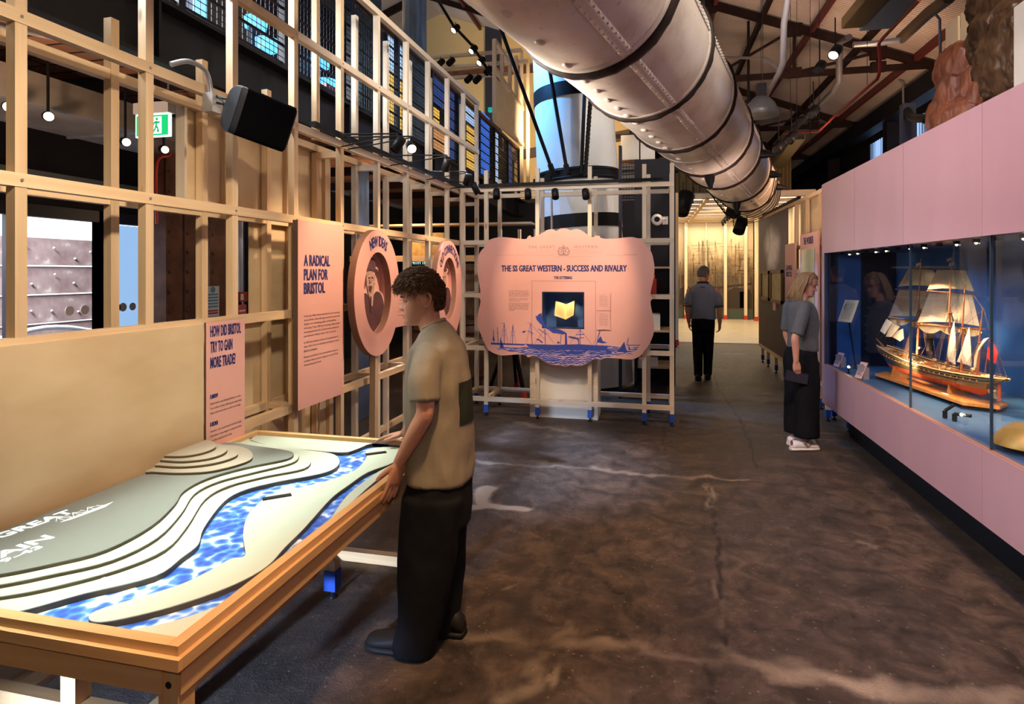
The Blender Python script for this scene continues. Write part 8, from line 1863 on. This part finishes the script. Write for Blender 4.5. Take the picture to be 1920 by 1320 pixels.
q0 = [hd+ta @ Vector(v) for v in ((-.10, .022, .055), (.13, .022, .005), (.115, .026, -.095), (-.115, .026, -.045))]; MB().prism(q0, ta @ Vector((0, .010, 0))).build('case', plain('tablet_black', (.012, .013, .018), .35), t)
q1 = [p.lerp(sum(q0, Vector())/4, .07) for p in q0]; MB().prism(q1, ta @ Vector((0, -.0015, 0))).build('screen', plain('tablet_screen', (.02, .025, .035), .12), t)

# ------------------------------------------------------------------ MAN WALKING AWAY
mx, my = on_z(1318, 712, 0).x, on_z(1318, 712, 0).y; MF = frame(mx, my, R(90)-R(6))
man = thing('person', 'man in a blue-grey polo shirt and black trousers walking away toward the mural room', 'person', (mx, my, 0))
def K(x, y, z): return MF @ Vector((x, y, z))
HMm = Matrix.Translation(K(.035, -.01, 1.665)) @ Matrix.Rotation(R(90)-R(6)-R(38), 4, 'Z') @ Matrix.Rotation(R(6), 4, 'Y')
k = 1.02; b_ = head_mesh(HMm, k); limb(b_, [HMm @ Vector((-.03, 0, -.06)), K(.0, 0, 1.54), K(-.01, 0, 1.46)], [.055, .056, .07])
def TM(rows): return [[K(*q) for q in superring(cx, 0, z, h, h, w, 28, .85)] for z, cx, h, w in rows]
b_.rings(TM([(1.50, -.01, .05, .08), (1.46, -.01, .085, .17), (1.38, .0, .105, .19), (1.2, .01, .11, .17), (1.05, .01, .105, .16), (.92, .0, .11, .17)]))
sR, eR, wR = K(-.01, -.195, 1.43), K(-.03, -.245, 1.14), K(.03, -.250, .90); sL, eL, wL = K(-.01, .195, 1.43), K(-.03, .235, 1.14), K(.05, .215, .90)
for a, b2, c in ((sR, eR, wR), (sL, eL, wL)): limb(b_, [a+Vector((0, 0, -.03)), a.lerp(b2, .5), b2, b2.lerp(c, .4), c], [.056, .047, .042, .039, .028])
m3 = MF.to_3x3(); hand(b_, wR, m3 @ Vector((.15, 0, -1)), m3 @ Vector((-.4, -1, 0)), m3 @ Vector((1, 0, 0)), 1.02, (22, 32, 22), 3, (30, 20)); hand(b_, wL, m3 @ Vector((.2, -.05, -1)), m3 @ Vector((-.2, 1, 0)), m3 @ Vector((1, 0, 0)), 1.02, (22, 32, 22), 3, (30, 20))
for s, dx in ((1, -.05), (-1, .10)): limb(b_, [K(.0, s*.085, .92), K(.04+dx*.4, s*.08, .50), K(dx-.03, s*.07, .10)], [.085, .06, .042])
o = b_.build('body', SKIN, man); remesh_obj(o, .0065, 2)
eyes(man, HMm, k); brows_lips(man, HMm, k, (.12, .10, .08))
hb = MB(); rgs = []
for e in np.linspace(-.6, 1.5, 14):
    ring = []
    for j in range(36):
        a = 2*math.pi*j/36; c = math.cos(a); lim = .62 if c > .4 else (.12 if c > -.15 else -.55); ee = max(e, lim); ring.append(HMm @ (scalp(a, ee, .000 if ee > e+.01 else .012)*k))
    rgs.append(ring)
hb.rings(rgs); hb.build('short_hair', plain('hair_grey', (.10, .095, .09), .8, 0, .35, 90, .3), man)
gl = MB()
for s in (1, -1):
    gl.tube([HMm @ (Vector((.088, s*.034+.020*math.cos(a), -.002+.015*math.sin(a)))*k) for a in [2*math.pi*q/16 for q in range(16)]], .0016, 5, closed=True); gl.tube([HMm @ (Vector(q)*k) for q in ((.088, s*.054, .004), (.03, s*.076, .006), (-.012, s*.080, .004))], .0018, 5)
gl.tube([HMm @ (Vector(q)*k) for q in ((.088, -.014, 0), (.090, 0, .003), (.088, .014, 0))], .0016, 5); gl.build('glasses', BLACKM, man)
PL_ = plain('polo_bluegrey', (.20, .23, .31), .85, 0, .06, 40, .05)
sh = MB(); sh.rings(TM([(1.525, -.01, .062, .075), (1.50, -.01, .082, .125), (1.46, -.01, .102, .175), (1.38, .0, .122, .198), (1.25, .01, .125, .190), (1.1, .01, .122, .186), (1.0, .01, .122, .188), (.955, .01, .122, .19)]))
sleeve(sh, [sR+m3 @ Vector((0, .035, -.035)), sR.lerp(eR, .45), sR.lerp(eR, .85)], [.060, .061, .060]); sleeve(sh, [sL+m3 @ Vector((0, -.035, -.035)), sL.lerp(eL, .45), sL.lerp(eL, .85)], [.060, .061, .060])
cloth(sh, 'polo_shirt', PL_, man, .011, .006, (5, 5, 3), 6.1, 4)
ms_ = MB()
for a, b2 in ((sR, eR), (sL, eL)):
    e1 = (b2-a).normalized(); c = a.lerp(b2, .93); o1 = e1.orthogonal().normalized(); o2 = e1.cross(o1); ms_.tube([c+(o1*math.cos(q)+o2*math.sin(q))*.062 for q in [2*math.pi*j/20 for j in range(20)]], .010, 8, closed=True)
ms_.build('navy_sleeve_bands', plain('polo_navy', (.012, .014, .035), .8), man)
c_ = MB(); c_.tube([K(-.012+.064*math.cos(q), .078*math.sin(q), 1.528-.012*math.cos(q)) for q in [2*math.pi*j/24 for j in range(24)]], .016, 8, closed=True); c_.build('collar', MATS['polo_navy'], man)
lb_ = MB(); lb_.grid(lambda a, c: K(-.112-.004, -.03+.06*a, 1.44+.03*c), 4, 2); lb_.build('back_patch', MATS['polo_navy'], man)
tr_ = MB(); tr_.rings(TM([(.99, .01, .115, .165), (.93, .0, .122, .178), (.84, .0, .122, .175), (.78, .0, .115, .165)]))
for s, dx in ((1, -.05), (-1, .10)): tr_.rings([[K(*q) for q in superring(cx, cy_, z, h, h, h*.95, 22, .9)] for z, cx, cy_, h in ((.86, .0, s*.082, .098), (.66, .02+dx*.2, s*.08, .088), (.48, .04+dx*.4, s*.078, .078), (.28, .01+dx*.7, s*.074, .070), (.07, -.01+dx, s*.07, .066))])
cloth(tr_, 'trousers', BLK, man, .011, .007, (6, 6, 3), 2.1, 3)
su, so = MB(), MB()
for s, dx in ((1, -.05), (-1, .10)): shoe(su, so, K(dx-.03, s*.07, 0), m3 @ Vector((1, 0, 0)), 1.04, .09)
su.build('shoes', MATS['black_shoe'], man); so.build('shoe_soles', MATS['black_sole'], man)
